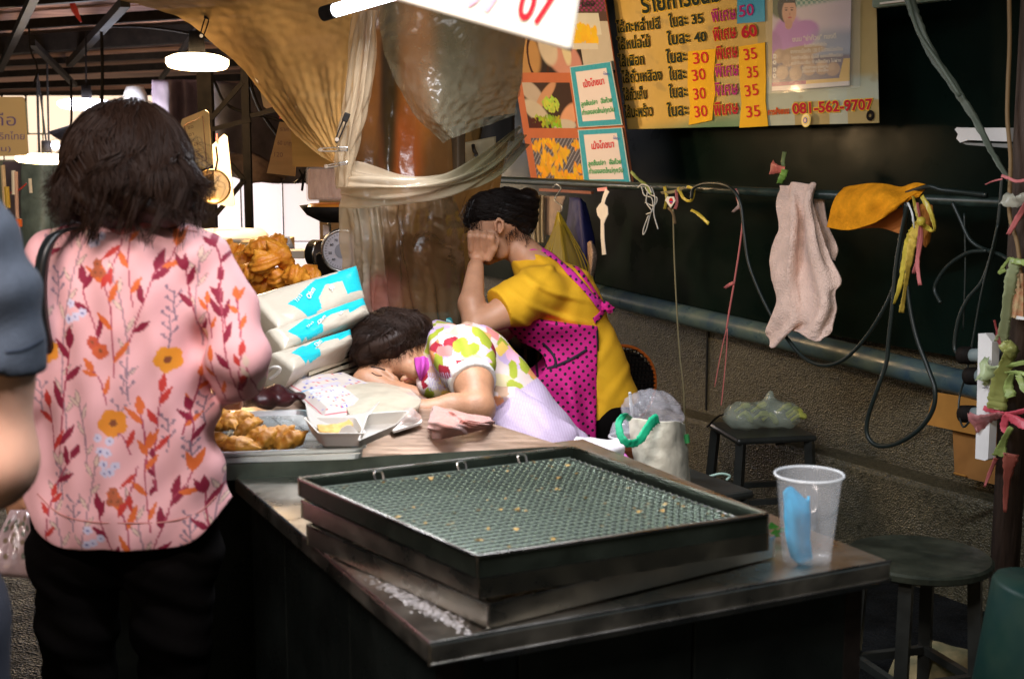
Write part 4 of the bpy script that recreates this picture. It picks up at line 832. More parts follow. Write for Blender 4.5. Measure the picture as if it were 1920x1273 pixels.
card([(480, 135), (570, 120), (560, 188), (499, 204), (494, 200)], 5.1, M_board, 'cream card corner showing under the golden awning', texts=[('ขนม', (500, 176), (520, 172), 9)])
card([(-30, 182), (42, 182), (46, 186), (53, 288), (48, 292), (-30, 294)], 7.4, mat('yellow_card', (.64, .50, .28), rough=.8), 'big yellow handwritten card at the left edge above the low warm lamp', texts=[('ถือ', (-12, 236), (30, 236), 22), ('พริกไทย', (-14, 262), (46, 262), 13), ('ล้น)', (-12, 284), (20, 284), 10)], pen=M_penp)
m = MB()
for (a, b, c_) in [((562, 318), (566, 330), (556, 343)), ((574, 320), (570, 332), (566, 358)), ((566, 330), (572, 340), (578, 345)), ((570, 332), (560, 338), (552, 344))]: m.tube(catmull([P(*a, 5.0), P(*b, 5.0), P(*c_, 5.0)], 4), .005, 5)
m.out('black_hook_cluster', M_iron, label='cluster of small black hooks dangling under the cardboard flap', cat='hooks')
m = MB(); m.tube(catmull([P(515, 205, 5.2), P(512, 195, 5.2), P(520, 178, 5.2)], 4), .004, 5); m.out('wire_hook', M_iron, label='black wire hook under the cream card corner', cat='hook')
m = MB(); [m.tube(catmull([P(a, 196, 5.1), P(a+2, 212, 5.08), P(a+c_, 222, 5.1)], 4), .004, 5) for a, c_ in ((520, 8), (529, -4), (522, 4))]; m.out('red_elastic', M_redtape, label='red elastic bands hanging below the cream card', cat='elastic')
# round strainer
pn = thing('strainer', 'round bronze coloured strainer hanging on the left iron post', 'strainer', P(400, 350, 5.5)); Rf = basis((1, 0, 0), (0, -.1, 1)); c = P(400, 350, 5.5)
MB().lathe([(.069, .004), (.066, .0), (.05, -.018), (.02, -.026), (0, -.028)], c, 32, Rf).out('bowl', mat('strainer_mesh', (.55, .38, .18), rough=.3, metal=.9, alpha=.8), pn, smooth=True)
MB().tube([c+Rf @ Vector((.069*math.cos(a), .069*math.sin(a), .003)) for a in np.linspace(0, 6.2832, 33)], .004, 6).out('rim', M_gold, pn); MB().tube([P(404, 320, 5.48), P(408, 300, 5.48), P(405, 275, 5.47)], .004, 6).out('handle', M_iron, pn)
# things hanging at the far left
for (pts, r, mm, lb) in [([(5, 310, 7), (8, 360, 7), (10, 410, 7)], .012, mat('pale_stick', (.62, .50, .35), rough=.5), 'pale wooden stick hanging at the left edge'), ([(12, 350, 7), (15, 390, 7)], .014, mat('mustard_stick', (.55, .40, .06), rough=.5), 'mustard plastic spatula hanging at the left edge'), ([(25, 320, 7), (26, 365, 7)], .011, M_white, 'white plastic handle hanging at the left edge'), ([(30, 322, 7), (32, 400, 7), (36, 450, 7)], .010, mat('pink_stick', (.62, .42, .38), rough=.5), 'long pinkish tube hanging beside the orange cap'), ([(56, 335, 7), (58, 362, 7)], .009, M_white, 'small white bottle hanging before the slate sheet'), ([(20, 362, 7), (36, 356, 7), (50, 344, 7)], .004, M_redtape, 'thin red cord slung between the hanging tubes')]:
    MB().tube(catmull([P(*p) for p in pts], 5), r, 8).out('hanging_utensil', mm, label=lb, cat='utensil')
MB().lathe([(0, .022), (.018, .02), (.018, -.02), (0, -.022)], P(35, 418, 6.9), 12).out('orange_ball', mat('orange_cap', (.75, .16, .02), rough=.4), label='orange plastic ball float behind the navy sleeve', cat='ball')
# ---------------- rail and what hangs on it ----------------
RO = .40
def R_(px, py, o=0): return Pw(px, py, RO+o)
zr_ = R_(1450, 361).z
ra0, ra1 = R_(905, 352), R_(1925, 376); ra0.z = ra1.z = zr_
MB().tube([ra0, ra1], .016, 12).out('iron_rail', mat('rail_paint', (.02, .035, .03), rough=.35, var=.4, vsc=20), smooth=True, label='dark green iron rail running level in front of the black sheeting', cat='rail')
MB().box(R_(1060, 357, .0).lerp(R_(1060, 357, -.02), 1)-Vector((0, 0, .004)), (.42, .012, .012), basis(WD*-1, (0, 0, 1))).out('orange_strip', mat('terracotta_strip', (.2, .06, .03), rough=.5), label='thin terracotta strip along the rail under the food poster', cat='strip')
def hang(name, pts, r, m_, lab, cat, n=8, k=8, grp=None, fn=R_, **kw):
    return MB().tube(catmull([fn(*p) for p in pts], n), r, k).out(name, m_, smooth=True, label=lab, cat=cat, group=grp, **kw)
M_wirec = mat('zinc_wire', (.55, .58, .58), rough=.3, metal=.8)
M_red = MC['red_ink']; M_pinks = mat('pink_twine', (.55, .16, .16), rough=.5); M_yrib = mat('yellow_ribbon', (.70, .58, .08), rough=.3, var=.2, vsc=30, translucent=.2); M_grib = mat('green_ribbon', (.38, .50, .16), rough=.35, var=.3, vsc=25, translucent=.25)
M_wht = mat('white_cord', (.62, .66, .66), rough=.5); M_tan = mat('tan_twine', (.22, .20, .11), rough=.7)
def flat_ribbon(name, pts, w_, m_, lab, cat, fn=R_, grp=None, tw=0.5, seed=1, parent=None):
    c = catmull([fn(*p) for p in pts], 8); n = len(c); r = np.random.default_rng(seed); L = []; Rr = []; ph = r.uniform(0, 6)
    ws = w_ if isinstance(w_, (list, tuple)) else [w_, w_]
    for i, p in enumerate(c):
        d = (c[min(i+1, n-1)]-c[max(i-1, 0)]).normalized(); a = tw*math.sin(i/n*5+ph); s = d.cross(Vector((0, -1, 0))); s = s.normalized() if s.length > .1 else Vector((1, 0, 0)); nn = s.cross(d)
        q = s*math.cos(a)+nn*math.sin(a); w = ws[0]+(ws[1]-ws[0])*i/(n-1); cr = r.normal(0, .05, 3); L.append([p-q*w*(.5+cr[0]), p-q*w*.2+nn*w*(.10+cr[1]), p+q*w*.2-nn*w*(.08+cr[2]), p+q*w*(.5+cr[1])])
    G = np.array([[tuple(x) for x in row] for row in L]); return sheet(name, G, m_, parent, thick=.0012, **({} if parent is not None else dict(label=lab, cat=cat, group=grp)))
hang('s_hook', [(1036, 352, .02), (1044, 346, .02), (1052, 354, .03), (1044, 366, .03), (1040, 376, .03), (1053, 386, .03), (1053, 396, .03), (1046, 397, .03)], .003, M_wirec, 'bent wire hook hanging from the rail above the yellow net bag', 'hook')
# net bag
nb = thing('net_bag', 'yellow net bag hanging from the wire hook behind the woman in yellow', 'bag', R_(1050, 480, .05)); M_net = mat('yellow_net', (.50, .42, .04), rough=.5, translucent=.3)
M_netf = mat('yellow_net_film', (.42, .36, .05), rough=.5, translucent=.4, alpha=.62, bump=.002, bsc=60)
rows = [[(1044, 398, .05), (1046, 397, .06), (1049, 398, .05)], [(1034, 440, .03), (1050, 440, .09), (1072, 440, .03)], [(1012, 490, .0), (1055, 495, .13), (1100, 490, .0)], [(1000, 560, .0), (1060, 565, .16), (1122, 560, .0)]]
G = patch(rows, 50, 60, fn=R_); V_, U_ = mesh01(50, 60); sheet('net_cloth', G, M_netf, nb, disp=.010*np.sin(V_*26)*U_)
for i in range(16):
    s = i/15; MB().tube(catmull([R_(1046+s*2, 398, .07), R_(1034+38*s, 440, .08-.1*abs(s-.5)), R_(1012+88*s, 490, .12-.2*abs(s-.5)), R_(1000+122*s, 560, .15-.26*abs(s-.5))], 5), .0022, 4).out('net_strand', M_net, nb)
G = patch([[(1066, 370, -.05), (1085, 372, 0), (1100, 380, -.05)], [(1062, 440, -.05), (1090, 445, .02), (1116, 450, -.05)], [(1070, 540, -.05), (1095, 545, .02), (1112, 540, -.05)]], 20, 20, fn=R_); sheet('navy_bag', G, mat('navy_cloth', (.012, .015, .10), rough=.6), thick=.02, disp=.008*wav(*np.meshgrid(np.linspace(0, 4, 20), np.linspace(0, 4, 20)), 3, 2), label='navy blue bag hanging behind the yellow net bag', cat='bag')
G = patch([[(1100, 456, 0), (1107, 452, .02), (1114, 458, 0)], [(1101, 480, 0), (1110, 478, .03), (1120, 480, 0)], [(1102, 510, 0), (1108, 508, .03), (1115, 512, 0)], [(1104, 530, 0), (1107, 530, .01), (1110, 528, 0)]], 20, 14, fn=R_); sheet('speckled_cloth', G, mat('speckled_cloth', (.55, .42, .34), col2=(.12, .07, .05), vsc=160, rough=.7), thick=.01, label='small beige speckled cloth peeping out beside the navy bag', cat='cloth')
for i, (x0, x1) in enumerate(((998, 1006), (1006, 1014), (1014, 1021))):
    G = patch([[(x0, 366, -.04), ((x0+x1)/2, 366, -.01), (x1, 368, -.04)], [(x0-3, 410, -.04), ((x0+x1)/2-1, 410, -.01), (x1, 412, -.04)], [(x0-2, 455, -.04), ((x0+x1)/2, 455, -.01), (x1+3, 458, -.04)]], 12, 8, fn=R_); sheet('plastic_strip', G, mat('striped_film', (.42, .38, .28), rough=.3, translucent=.3, alpha=.8), label='%s pale plastic strip hanging between the dark hair and the net bag' % ('left', 'middle', 'right')[i], cat='strip')
G = patch([[(1018, 368, -.05), (1040, 368, -.04), (1060, 368, -.05)], [(1022, 400, -.05), (1036, 402, -.04), (1050, 400, -.05)], [(1020, 440, -.05), (1030, 442, -.04), (1040, 440, -.05)]], 10, 10, fn=R_); sheet('pale_rag', G, mat('pale_rag', (.34, .28, .26), rough=.8, var=.3), thick=.006, label='dull pale rag hanging behind the wire hook', cat='rag')
# white strip tag
tg = thing('white_strap', 'white strap with a rounded tag hanging straight from the rail', 'strap', R_(1131, 400, .04))
MB().prism([R_(x, y, .03) for x, y in [(1120, 353), (1138, 351), (1140, 358), (1121, 359)]], WN*.002).out('pink_end', mat('pink_tape', (.72, .30, .32), rough=.5), tg)
MB().prism([R_(x, y, .032) for x, y in [(1136, 354), (1143, 360), (1137, 372), (1134, 382), (1140, 388), (1141, 402), (1136, 412), (1133, 420), (1134, 450), (1137, 477), (1130, 478), (1127, 445), (1127, 412), (1121, 404), (1119, 392), (1124, 384), (1128, 380), (1131, 368)]], WN*.0025).out('strap', M_white, tg)
wcd = thing('cord_bundle', 'tangle of thin white cords knotted on the rail beside the yellow ties', 'cords', R_(1215, 352, .04))
for i, pts in enumerate([[(1203, 350), (1208, 366), (1222, 372), (1224, 392), (1219, 404), (1212, 430), (1206, 440), (1207, 428), (1216, 404)], [(1210, 352), (1218, 364), (1232, 372), (1226, 386), (1210, 380)], [(1222, 352), (1228, 372), (1226, 400), (1234, 430)], [(1214, 360), (1212, 380), (1222, 396), (1212, 402)], [(1196, 352), (1204, 346), (1216, 350), (1222, 362)]]):
    MB().tube(catmull([R_(x, y, .035+.004*i) for x, y in pts], 8), .0024, 8).out('cord_loop', M_wht, wcd, smooth=True) # ['long looped white cord tied to the rail', 'short curled white cord at the white tie knot', 'straight white cord tail by the logo tag', 'small bent white cord in the white tie bundle', 'white cord wrapped round the rail at its knot'][i], 'cord')
for i, (pts, m_, lb) in enumerate([([(1246, 350), (1250, 372), (1246, 392)], M_yrib, 'yellow plastic tie left of the logo tag'), ([(1272, 352), (1282, 372), (1296, 376), (1301, 356), (1288, 350)], M_yrib, 'looped yellow plastic tie right of the logo tag'), ([(1268, 356), (1269, 380), (1266, 392)], M_pinks, 'short red plastic tie right of the logo tag'), ([(1296, 394), (1310, 402), (1329, 420)], M_yrib, 'stiff yellow tie sticking out to the lower right'), ([(1183, 322), (1196, 336), (1212, 348), (1222, 364)], M_grib, 'pale green tie sticking up from the rail'), ([(1240, 362), (1262, 360), (1284, 352)], M_tan, 'brown string wound along the rail')]):
    flat_ribbon('plastic_tie', [(x, y, .04) for x, y in pts], .012, m_, lb, 'tie', seed=i)
lg = thing('logo_tag', 'small white tag with a red and blue round emblem on the rail', 'tag', R_(1257, 380, .05)); MB().prism([R_(1248, 376, .05), R_(1252, 369, .05), R_(1264, 369, .05), R_(1267, 377, .05), R_(1258, 390, .05)], WN*.002).out('tag_body', M_white, lg)
MB().disc(R_(1258, 377, .053), .012, Rw, 18).out('red_print', M_red, lg); MB().box(R_(1258, 379, .0535), (.020, .004, .0006), basis(WD*-1, (0, 0, 1))).out('blue_print', M_blueink, lg)
hang('twine', [(1262, 392, .05), (1264, 470, .05), (1268, 560, .06), (1274, 660, .06), (1282, 740, .06), (1284, 850, .06)], .003, M_tan, 'long tan twine hanging from the logo tag down behind the bags', 'twine')
hang('twine_tail', [(1254, 390, .05), (1262, 400, .05), (1266, 420, .05)], .006, mat('brown_knot', (.14, .10, .05), rough=.8), 'short brown knot end under the logo tag', 'knot')
# red twine
hang('red_twine', [(1380, 354, .04), (1382, 372, .04), (1392, 410, .04), (1386, 470, .04), (1375, 540, .04), (1368, 580, .04), (1362, 618, .04)], .0035, M_pinks, 'red twine hanging from the rail with a small knot', 'twine'); hang('red_twine_tail', [(1362, 618, .04), (1352, 660, .04), (1340, 725, .04)], .002, M_pinks, 'left frayed end of the red twine', 'twine'); hang('red_twine_tail', [(1364, 616, .04), (1362, 660, .04), (1355, 735, .04), (1352, 760, .04)], .002, M_pinks, 'right frayed end of the red twine', 'twine')
flat_ribbon('knot_tail', [(1376, 530, .045), (1368, 534, .045), (1359, 540, .05)], .012, M_pinks, 'small red flag of plastic knotted on the red twine', 'knot'); flat_ribbon('pale_tag', [(1380, 358, .05), (1386, 384, .05), (1374, 398, .05)], .012, mat('pale_pink_tag', (.55, .40, .36), rough=.5), 'pale pinkish scrap tied at the top of the red twine', 'scrap')
# cables
for pts, r, lb in [([(1296, 372, .06), (1302, 352, .06), (1330, 344, .06), (1366, 350, .06), (1388, 380, .05), (1396, 440, .05), (1406, 500, .05), (1440, 580, .05), (1480, 640, .05), (1510, 672, .05), (1545, 685, .05), (1585, 672, .05), (1625, 630, .05), (1662, 570, .05), (1684, 510, .05), (1694, 440, .05), (1698, 380, .06)], .0065, 'long black cable sagging from the rail past the pink towel'),
                   ([(1702, 382, .07), (1690, 440, .06), (1680, 500, .06), (1674, 570, .06), (1666, 640, .06), (1662, 680, .06), (1645, 730, .07), (1628, 780, .07), (1626, 815, .07), (1645, 835, .07), (1680, 832, .07), (1722, 806, .07), (1748, 770, .07), (1753, 730, .07), (1740, 690, .06), (1718, 630, .06), (1704, 560, .06), (1698, 480, .06)], .0072, 'thick black cable hanging in a long teardrop loop'),
                   ([(1700, 362, .03), (1740, 350, .04), (1765, 356, .03), (1800, 360, .02), (1850, 366, .02)], .007, 'black cable lying along the rail right of the orange cloth'),
                   ([(1786, 380, .03), (1800, 410, .03), (1818, 448, .03), (1842, 466, .03), (1880, 480, .05), (1930, 515, .08)], .006, 'grey black cable running from the rail to the right post'),
                   ([(1850, 470, .04), (1815, 474, .04), (1780, 496, .04), (1758, 525, .04), (1753, 545, .04), (1764, 568, .05)], .006, 'black cable curling back to a free end'),
                   ([(1808, 400, .03), (1810, 500, .03), (1806, 620, .03)], .003, 'thin straight black wire hanging left of the white tube'),
                   ([(1880, 330, .05), (1870, 430, .05), (1845, 520, .05), (1815, 560, .05), (1797, 600, .05), (1790, 650, .05), (1800, 668, .06)], .006, 'dark green cable drooping beside the right post'),
                   ([(1872, 420, .06), (1852, 500, .06), (1838, 560, .06), (1824, 640, .06), (1812, 700, .06), (1800, 740, .06), (1798, 775, .08), (1806, 800, .08), (1818, 790, .08)], .0032, 'thin dark wire looping down to the lowest pipe stub')]:
    hang('cable', pts, r, M_rubber, lb, 'cable', n=10)
flat_ribbon('webbing_strap', [(1704, -6, .2), (1716, 30, .2), (1745, 98, .18), (1790, 165, .15), (1830, 228, .12), (1862, 290, .1), (1892, 338, .08)], [.03, .016], mat('greygreen_strap', (.11, .14, .11), rough=.5, var=.3), 'grey green strap stretched diagonally to the right post', 'strap', tw=.3)
hang('strap_cord', [(1700, -10, .22), (1722, 60, .22), (1760, 118, .2), (1800, 180, .18)], .006, mat('greygreen_cord', (.10, .13, .10), rough=.5), 'grey green cord running close beside the diagonal strap', 'cord')
hang('tan_cord', [(1892, -20, .14), (1893, 80, .14), (1890, 160, .14), (1889, 225, .14), (1895, 300, .14), (1893, 400, .14), (1908, 460, .14), (1916, 540, .14)], .006, mat('tan_cable', (.22, .14, .06), rough=.6), 'tan cord hanging down along the right post', 'cord')
# leaf and ribbon near the top of the sheeting
flat_ribbon('green_twist', [(1471, 285, -.1), (1468, 305, -.1), (1472, 318, -.1)], .014, mat('dull_green_ribbon', (.16, .22, .08), rough=.5), 'dull green plastic twist on the black sheeting', 'ribbon'); flat_ribbon('red_bow', [(1446, 314, -.09), (1460, 317, -.09), (1472, 316, -.09)], [.05, .012], mat('red_bow', (.50, .14, .12), rough=.5, var=.3), 'dull red plastic bow end on the black sheeting', 'ribbon'); flat_ribbon('green_pod', [(1472, 318, -.09), (1468, 330, -.09), (1462, 344, -.09)], [.022, .028], mat('green_pod', (.22, .42, .08), rough=.4), 'bright green plastic tail under the red bow', 'ribbon')
# pink towel
M_towel = mat('pink_terry', (.88, .66, .56), rough=.95, var=.14, vsc=12, bump=.008, bsc=170, sheen=.3, spec=.1)
rows = [[(1464, 352, .0), (1472, 346, .02), (1495, 343, .03), (1520, 344, .03), (1533, 350, .01)],
        [(1459, 380, .05), (1478, 380, .07), (1500, 382, .05), (1516, 376, .06), (1528, 386, .03)],
        [(1464, 430, .05), (1482, 432, .08), (1502, 430, .03), (1524, 420, .06), (1540, 440, .03)],
        [(1451, 470, .05), (1478, 472, .09), (1500, 480, .03), (1530, 470, .07), (1556, 480, .03)],
        [(1451, 520, .05), (1472, 522, .09), (1500, 530, .04), (1540, 525, .06), (1573, 522, .04)],
        [(1459, 562, .05), (1480, 570, .09), (1505, 570, .05), (1540, 560, .08), (1566, 550, .05)],
        [(1448, 600, .06), (1474, 600, .09), (1506, 600, .06), (1540, 590, .08), (1568, 580, .05)],
        [(1438, 620, .07), (1466, 628, .09), (1496, 615, .06), (1532, 622, .08), (1560, 605, .05)],
        [(1431, 628, .07), (1450, 652, .09), (1484, 618, .06), (1530, 641, .08), (1554, 618, .05)]]
G = patch(rows, 130, 90, fn=R_); V_, U_ = mesh01(130, 90)
sheet('pink_towel', G, M_towel, thick=.007, disp=.011*np.sin(V_*17+3*U_+1.5*np.sin(U_*7)) + .006*wav(V_*5, U_*9, 3, 1.2) + .014*crumple(V_*2.2, U_*4, 4, 5)*ss(.1, .8, U_) + .006*crumple(V_*6, U_*11, 14, 5), label='pale pink terry towel draped over the rail and hanging down', cat='towel')
rows = [[(1524, 358, -.02), (1532, 358, -.02), (1540, 366, -.02)], [(1530, 410, -.03), (1540, 410, -.02), (1552, 420, -.03)], [(1545, 450, -.03), (1556, 450, -.02), (1570, 462, -.03)], [(1550, 480, -.03), (1560, 485, -.02), (1566, 490, -.03)]]
G = patch(rows, 30, 14, fn=R_); sheet('folded_rag', G, M_towel, thick=.01, label='shaded rear end of a pinkish cloth behind the pink towel', cat='cloth')
# orange cloth
M_oran = mat('orange_suede', (.74, .30, .012), rough=.9, var=.22, vsc=18, bump=.004, bsc=120, spec=.1)
rows = [[(1582, 352, .0), (1610, 346, .01), (1650, 343, .02), (1690, 350, .01), (1720, 342, .02), (1742, 349, .0)], [(1566, 372, .05), (1605, 372, .06), (1650, 368, .07), (1690, 372, .06), (1712, 364, .05), (1728, 362, .03)], [(1556, 404, .06), (1600, 402, .08), (1645, 396, .07), (1676, 388, .09), (1688, 380, .06), (1716, 368, .05)], [(1551, 426, .06), (1590, 432, .07), (1630, 420, .08), (1668, 402, .07), (1676, 376, .05), (1690, 386, .05)]]
G = patch(rows, 60, 120, fn=R_); V_, U_ = mesh01(60, 120); sheet('orange_cloth', G, M_oran, thick=.004, disp=.007*wav(V_*7, U_*3, 8, 1.5)*ss(0, .3, U_) + .008*crumple(V_*4, U_*2, 18, 4), label='bright orange suede cloth thrown over the rail', cat='cloth')
rows = [[(1610, 420, .0), (1650, 405, .0), (1700, 385, .0)], [(1600, 430, .0), (1650, 428, .0), (1690, 440, .0)]]
G = patch(rows, 20, 30, fn=R_); sheet('rust_cloth', G, mat('rust_suede', (.42, .14, .03), rough=.9, var=.2), thick=.004, label='rust coloured rear half hanging below the bright orange cloth', cat='cloth')
rows = [[(1722, 372, .0), (1735, 370, .01), (1748, 380, .0)], [(1724, 420, .0), (1738, 420, .02), (1750, 410, .0)], [(1726, 452, .0), (1735, 464, .02), (1744, 455, .0)]]
G = patch(rows, 20, 14, fn=R_); sheet('orange_flap', G, mat('rust_suede2', (.50, .19, .03), rough=.9, var=.2), thick=.004, label='small orange cloth flap hanging behind the yellow ribbon', cat='cloth')
for i, (pts, w_, m_, lb) in enumerate([([(1712, 368), (1718, 395), (1726, 415)], .012, M_yrib, 'yellow ribbon loop coming down over the rail'), ([(1728, 368), (1742, 392), (1752, 424), (1747, 432), (1726, 418)], .014, M_yrib, 'yellow ribbon loop on the right of the knot'), ([(1726, 412), (1712, 435), (1702, 460), (1694, 500), (1686, 540), (1676, 570)], [.03, .010], M_yrib, 'thin left tail of the yellow ribbon'), ([(1728, 414), (1714, 440), (1708, 470), (1702, 510), (1696, 550), (1690, 586)], [.03, .020], mat('gold_ribbon', (.62, .46, .08), rough=.3, var=.25, vsc=60), 'broad gold right tail of the yellow ribbon'), ([(1727, 415), (1724, 450), (1720, 490), (1713, 513)], .014, mat('maroon_ribbon', (.36, .10, .10), rough=.5), 'maroon plastic tail left of the pink one'), ([(1720, 380), (1728, 440), (1720, 490), (1725, 535)], .012, M_pinks, 'long pinkish red plastic tail under the yellow knot'), ([(1702, 380), (1710, 400), (1714, 428)], .006, M_wht, 'thin pale tie end left of the yellow knot')]):
    flat_ribbon('ribbon', [(x, y, .06+.004*i) for x, y in pts], w_, m_, lb, 'ribbon', seed=i+20, tw=.7)
MB().lathe([(0, .014), (.012, .010), (.014, 0), (.010, -.012), (0, -.014)], R_(1727, 415, .09), 10).out('ribbon_knot', M_yrib, smooth=True, label='yellow ribbon knot in front of the orange flap', cat='knot')
# blue pipe lying on the wall top
M_bpipe = mat('blue_pipe', (.035, .075, .11), rough=.34, col2=(.10, .15, .13), vsc=9, rvar=.12)
MB().tube(catmull([Pw(1040, 522, .09), Pw(1111, 548, .09), Pw(1280, 590, .09), Pw(1500, 642, .09), Pw(1700, 692, .10), Pw(1880, 737, .12)], 10), .043, 18).out('blue_pipe', M_bpipe, smooth=True, label='long worn blue pipe running along the top of the pebbled wall', cat='pipe')
for i, (x0, x1, y, lb) in enumerate([(1806, 1846, 666, 'uppermost grey pipe stub at the right post'), (1818, 1856, 705, 'middle grey pipe stub against the white tube'), (1808, 1850, 776, 'lowest grey pipe stub below the blue pipe')]):
    t = thing('pipe_stub', lb, 'pipe', R_(x0, y, .05), 'grey pipe stubs'); a, b = R_(x0, y, .06), R_(x1+30, y+1, .06); MB().tube([a, b], .020, 14).out('pipe', mat('grey_pipe', (.20, .25, .25), rough=.4, var=.3, vsc=15), t, smooth=True); MB().tube([a-(b-a)*.05, a+(b-a)*.25], .026, 14).out('pipe_collar', M_iron, t, smooth=True)
# right post and what is tied to it
pc = R_(1912, 560, .07)
MB().tube([Vector((pc.x, pc.y, 0)), Vector((pc.x, pc.y, 3.1))], .040, 14).out('wooden_post', mat('dark_wood', (.055, .035, .025), rough=.7, var=.4, vsc=12, stretch=(4, 4, .5), bump=.003, bsc=30), smooth=True, label='dark round wooden post at the right edge', cat='post')
def Rp(px, py, o=0): return R_(px, py, .13+o)
tl = thing('white_tube', 'unlit white plastic tube tied upright to the right post', 'tube', Rp(1859, 740))
MB().prism([Rp(x, y) for x, y in [(1848, 624), (1862, 624), (1874, 640), (1870, 780), (1866, 858), (1860, 861), (1842, 857), (1845, 760)]], WN*.03).out('tube_body', M_white, tl)
for y in (680, 726): MB().box(Rp(1851, y, .032), (.006, .002, .035), basis(WD*-1, (0, 0, 1))).out('mark', mat('grey_print', (.2, .2, .22), rough=.5), tl)
MB().box(Rp(1843, 844, .0), (.012, .02, .02), basis(WD*-1, (0, 0, 1)), bev=.003).out('side_clip', M_white, tl)
pb = thing('packet', 'yellowish packet with a white back taped to the right post', 'packet', Rp(1905, 550)); MB().prism([Rp(x, y) for x, y in [(1898, 515), (1925, 512), (1925, 600), (1896, 592)]], WN*.015).out('packet_body', mat('packet_print', (.50, .42, .22), rough=.3, col2=(.42, .12, .06), vsc=30), pb)
MB().prism([Rp(x, y, .016) for x, y in [(1908, 592), (1925, 595), (1925, 600), (1906, 598)]], WN*.004).out('white_strip', M_white, pb)
for i, (pts, w_, m_, lb) in enumerate([([(1904, 490), (1896, 520), (1890, 560), (1882, 620), (1876, 642)], [.03, .04], mat('pale_green_film', (.45, .52, .30), rough=.35, translucent=.3, alpha=.85), 'long pale green plastic strip running down the right post'), ([(1890, 488), (1905, 490), (1930, 494)], .016, M_grib, 'green ribbon band wrapped round the post'), ([(1893, 484), (1877, 506), (1874, 512), (1886, 506)], .008, M_grib, 'small loop of green ribbon at the band'), ([(1885, 660), (1895, 655), (1880, 700), (1872, 740), (1868, 768)], [.05, .05], mat('olive_film', (.42, .46, .15), rough=.3, translucent=.3), 'crumpled olive plastic film behind the white tube'), ([(1838, 690), (1858, 694), (1880, 690)], [.07, .02], mat('pale_leaf_film', (.50, .60, .34), rough=.35, translucent=.3), 'pale green plastic bow left wing on the white tube'), ([(1838, 700), (1850, 715), (1844, 722)], [.03, .012], mat('pale_leaf_film', (.5, .6, .34)), 'pale green bow tail hanging on the white tube'), ([(1880, 690), (1900, 684), (1930, 678)], .012, M_grib, 'green ribbon stretched right from the white tube, upper'), ([(1880, 700), (1905, 698), (1930, 704)], .010, M_grib, 'green ribbon stretched right from the white tube, lower'), ([(1898, 700), (1890, 725), (1896, 745)], [.02, .03], M_grib, 'green ribbon tail hanging at the right edge'), ([(1910, 702), (1918, 725), (1930, 740)], [.018, .018], M_grib, 'green ribbon end curling out of frame at right'), ([(1822, 792), (1850, 784), (1884, 776)], [.06, .018], mat('rose_film', (.62, .26, .26), rough=.35, translucent=.35, alpha=.8), 'rose plastic bow left wing on the post'), ([(1844, 765), (1862, 770), (1886, 776), (1930, 768)], .014, mat('rose_ribbon', (.66, .10, .14), rough=.4, translucent=.2), 'crimson ribbon across the white tube'), ([(1884, 776), (1905, 788), (1930, 800)], [.018, .03], mat('rose_ribbon', (.6, .1, .14)), 'crimson bow tail at the right edge'), ([(1888, 778), (1882, 800), (1888, 810)], .02, mat('rose_ribbon', (.6, .1, .14)), 'short crimson bow tail below the knot'), ([(1896, 800), (1880, 830), (1876, 856)], [.014, .04], M_grib, 'green plastic tail hanging beside the white tube foot'), ([(1868, 858), (1858, 880), (1846, 912)], [.016, .006], M_pinks, 'red plastic tail hanging below the white tube foot'), ([(1896, 850), (1888, 900), (1884, 960)], [.045, .008], mat('rust_film', (.42, .12, .09), rough=.4, translucent=.3, alpha=.85), 'rusty red plastic film hanging on the lower right post'), ([(1864, 600), (1870, 625), (1878, 650), (1868, 630), (1876, 612)], .006, mat('maroon_twine', (.22, .03, .03), rough=.6), 'maroon twine knotted above the white tube'), ([(1878, 330), (1890, 334), (1905, 340), (1925, 338)], .008, M_pinks, 'pink twine wrapped round the post above the rail'), ([(1848, 346), (1862, 340), (1880, 336)], .004, M_pinks, 'pink twine end sticking out to the left'), ([(1880, 372), (1905, 378), (1925, 372)], .035, mat('cloudy_tape', (.42, .42, .34), rough=.3, alpha=.8), 'cloudy tape wound where the rail meets the post'), ([(1925, 380), (1908, 410), (1890, 440)], [.02, .012], M_pinks, 'red plastic tail hanging at the rail end')]):
    flat_ribbon('post_tie', [(x, y, .045+.003*(i % 5)) for x, y in pts], w_, m_, lb, 'tie', fn=Rp, seed=i+50, tw=.4)
# cardboard box and panel by the post
cbx = thing('cardboard_box', 'brown cardboard box standing on the wall ledge at right', 'box', W(-.6, .36, .06))
M_obox = mat('orange_cardboard', (.40, .19, .035), rough=.8, var=.15, vsc=5); M_obox2 = mat('brown_cardboard', (.30, .14, .035), rough=.8, var=.15, vsc=5)
MB().prism([Pw(x, y, .13) for x, y in [(1752, 735), (1860, 752), (1860, 822), (1734, 795)]], WN*-.004).out('side_flap', M_obox, cbx); MB().prism([Pw(x, y, .10) for x, y in [(1786, 802), (1880, 812), (1880, 912), (1790, 890)]], WN*-.09).out('box_body', M_obox2, cbx)
for (pts) in [[(1822, 845), (1840, 850)],]: MB().box(Pw(1800, 889, .112), (.05, .004, .006), basis(WD*-1, (0, 0, 1))).out('tape', MC['orange_cardboard'], cbx)
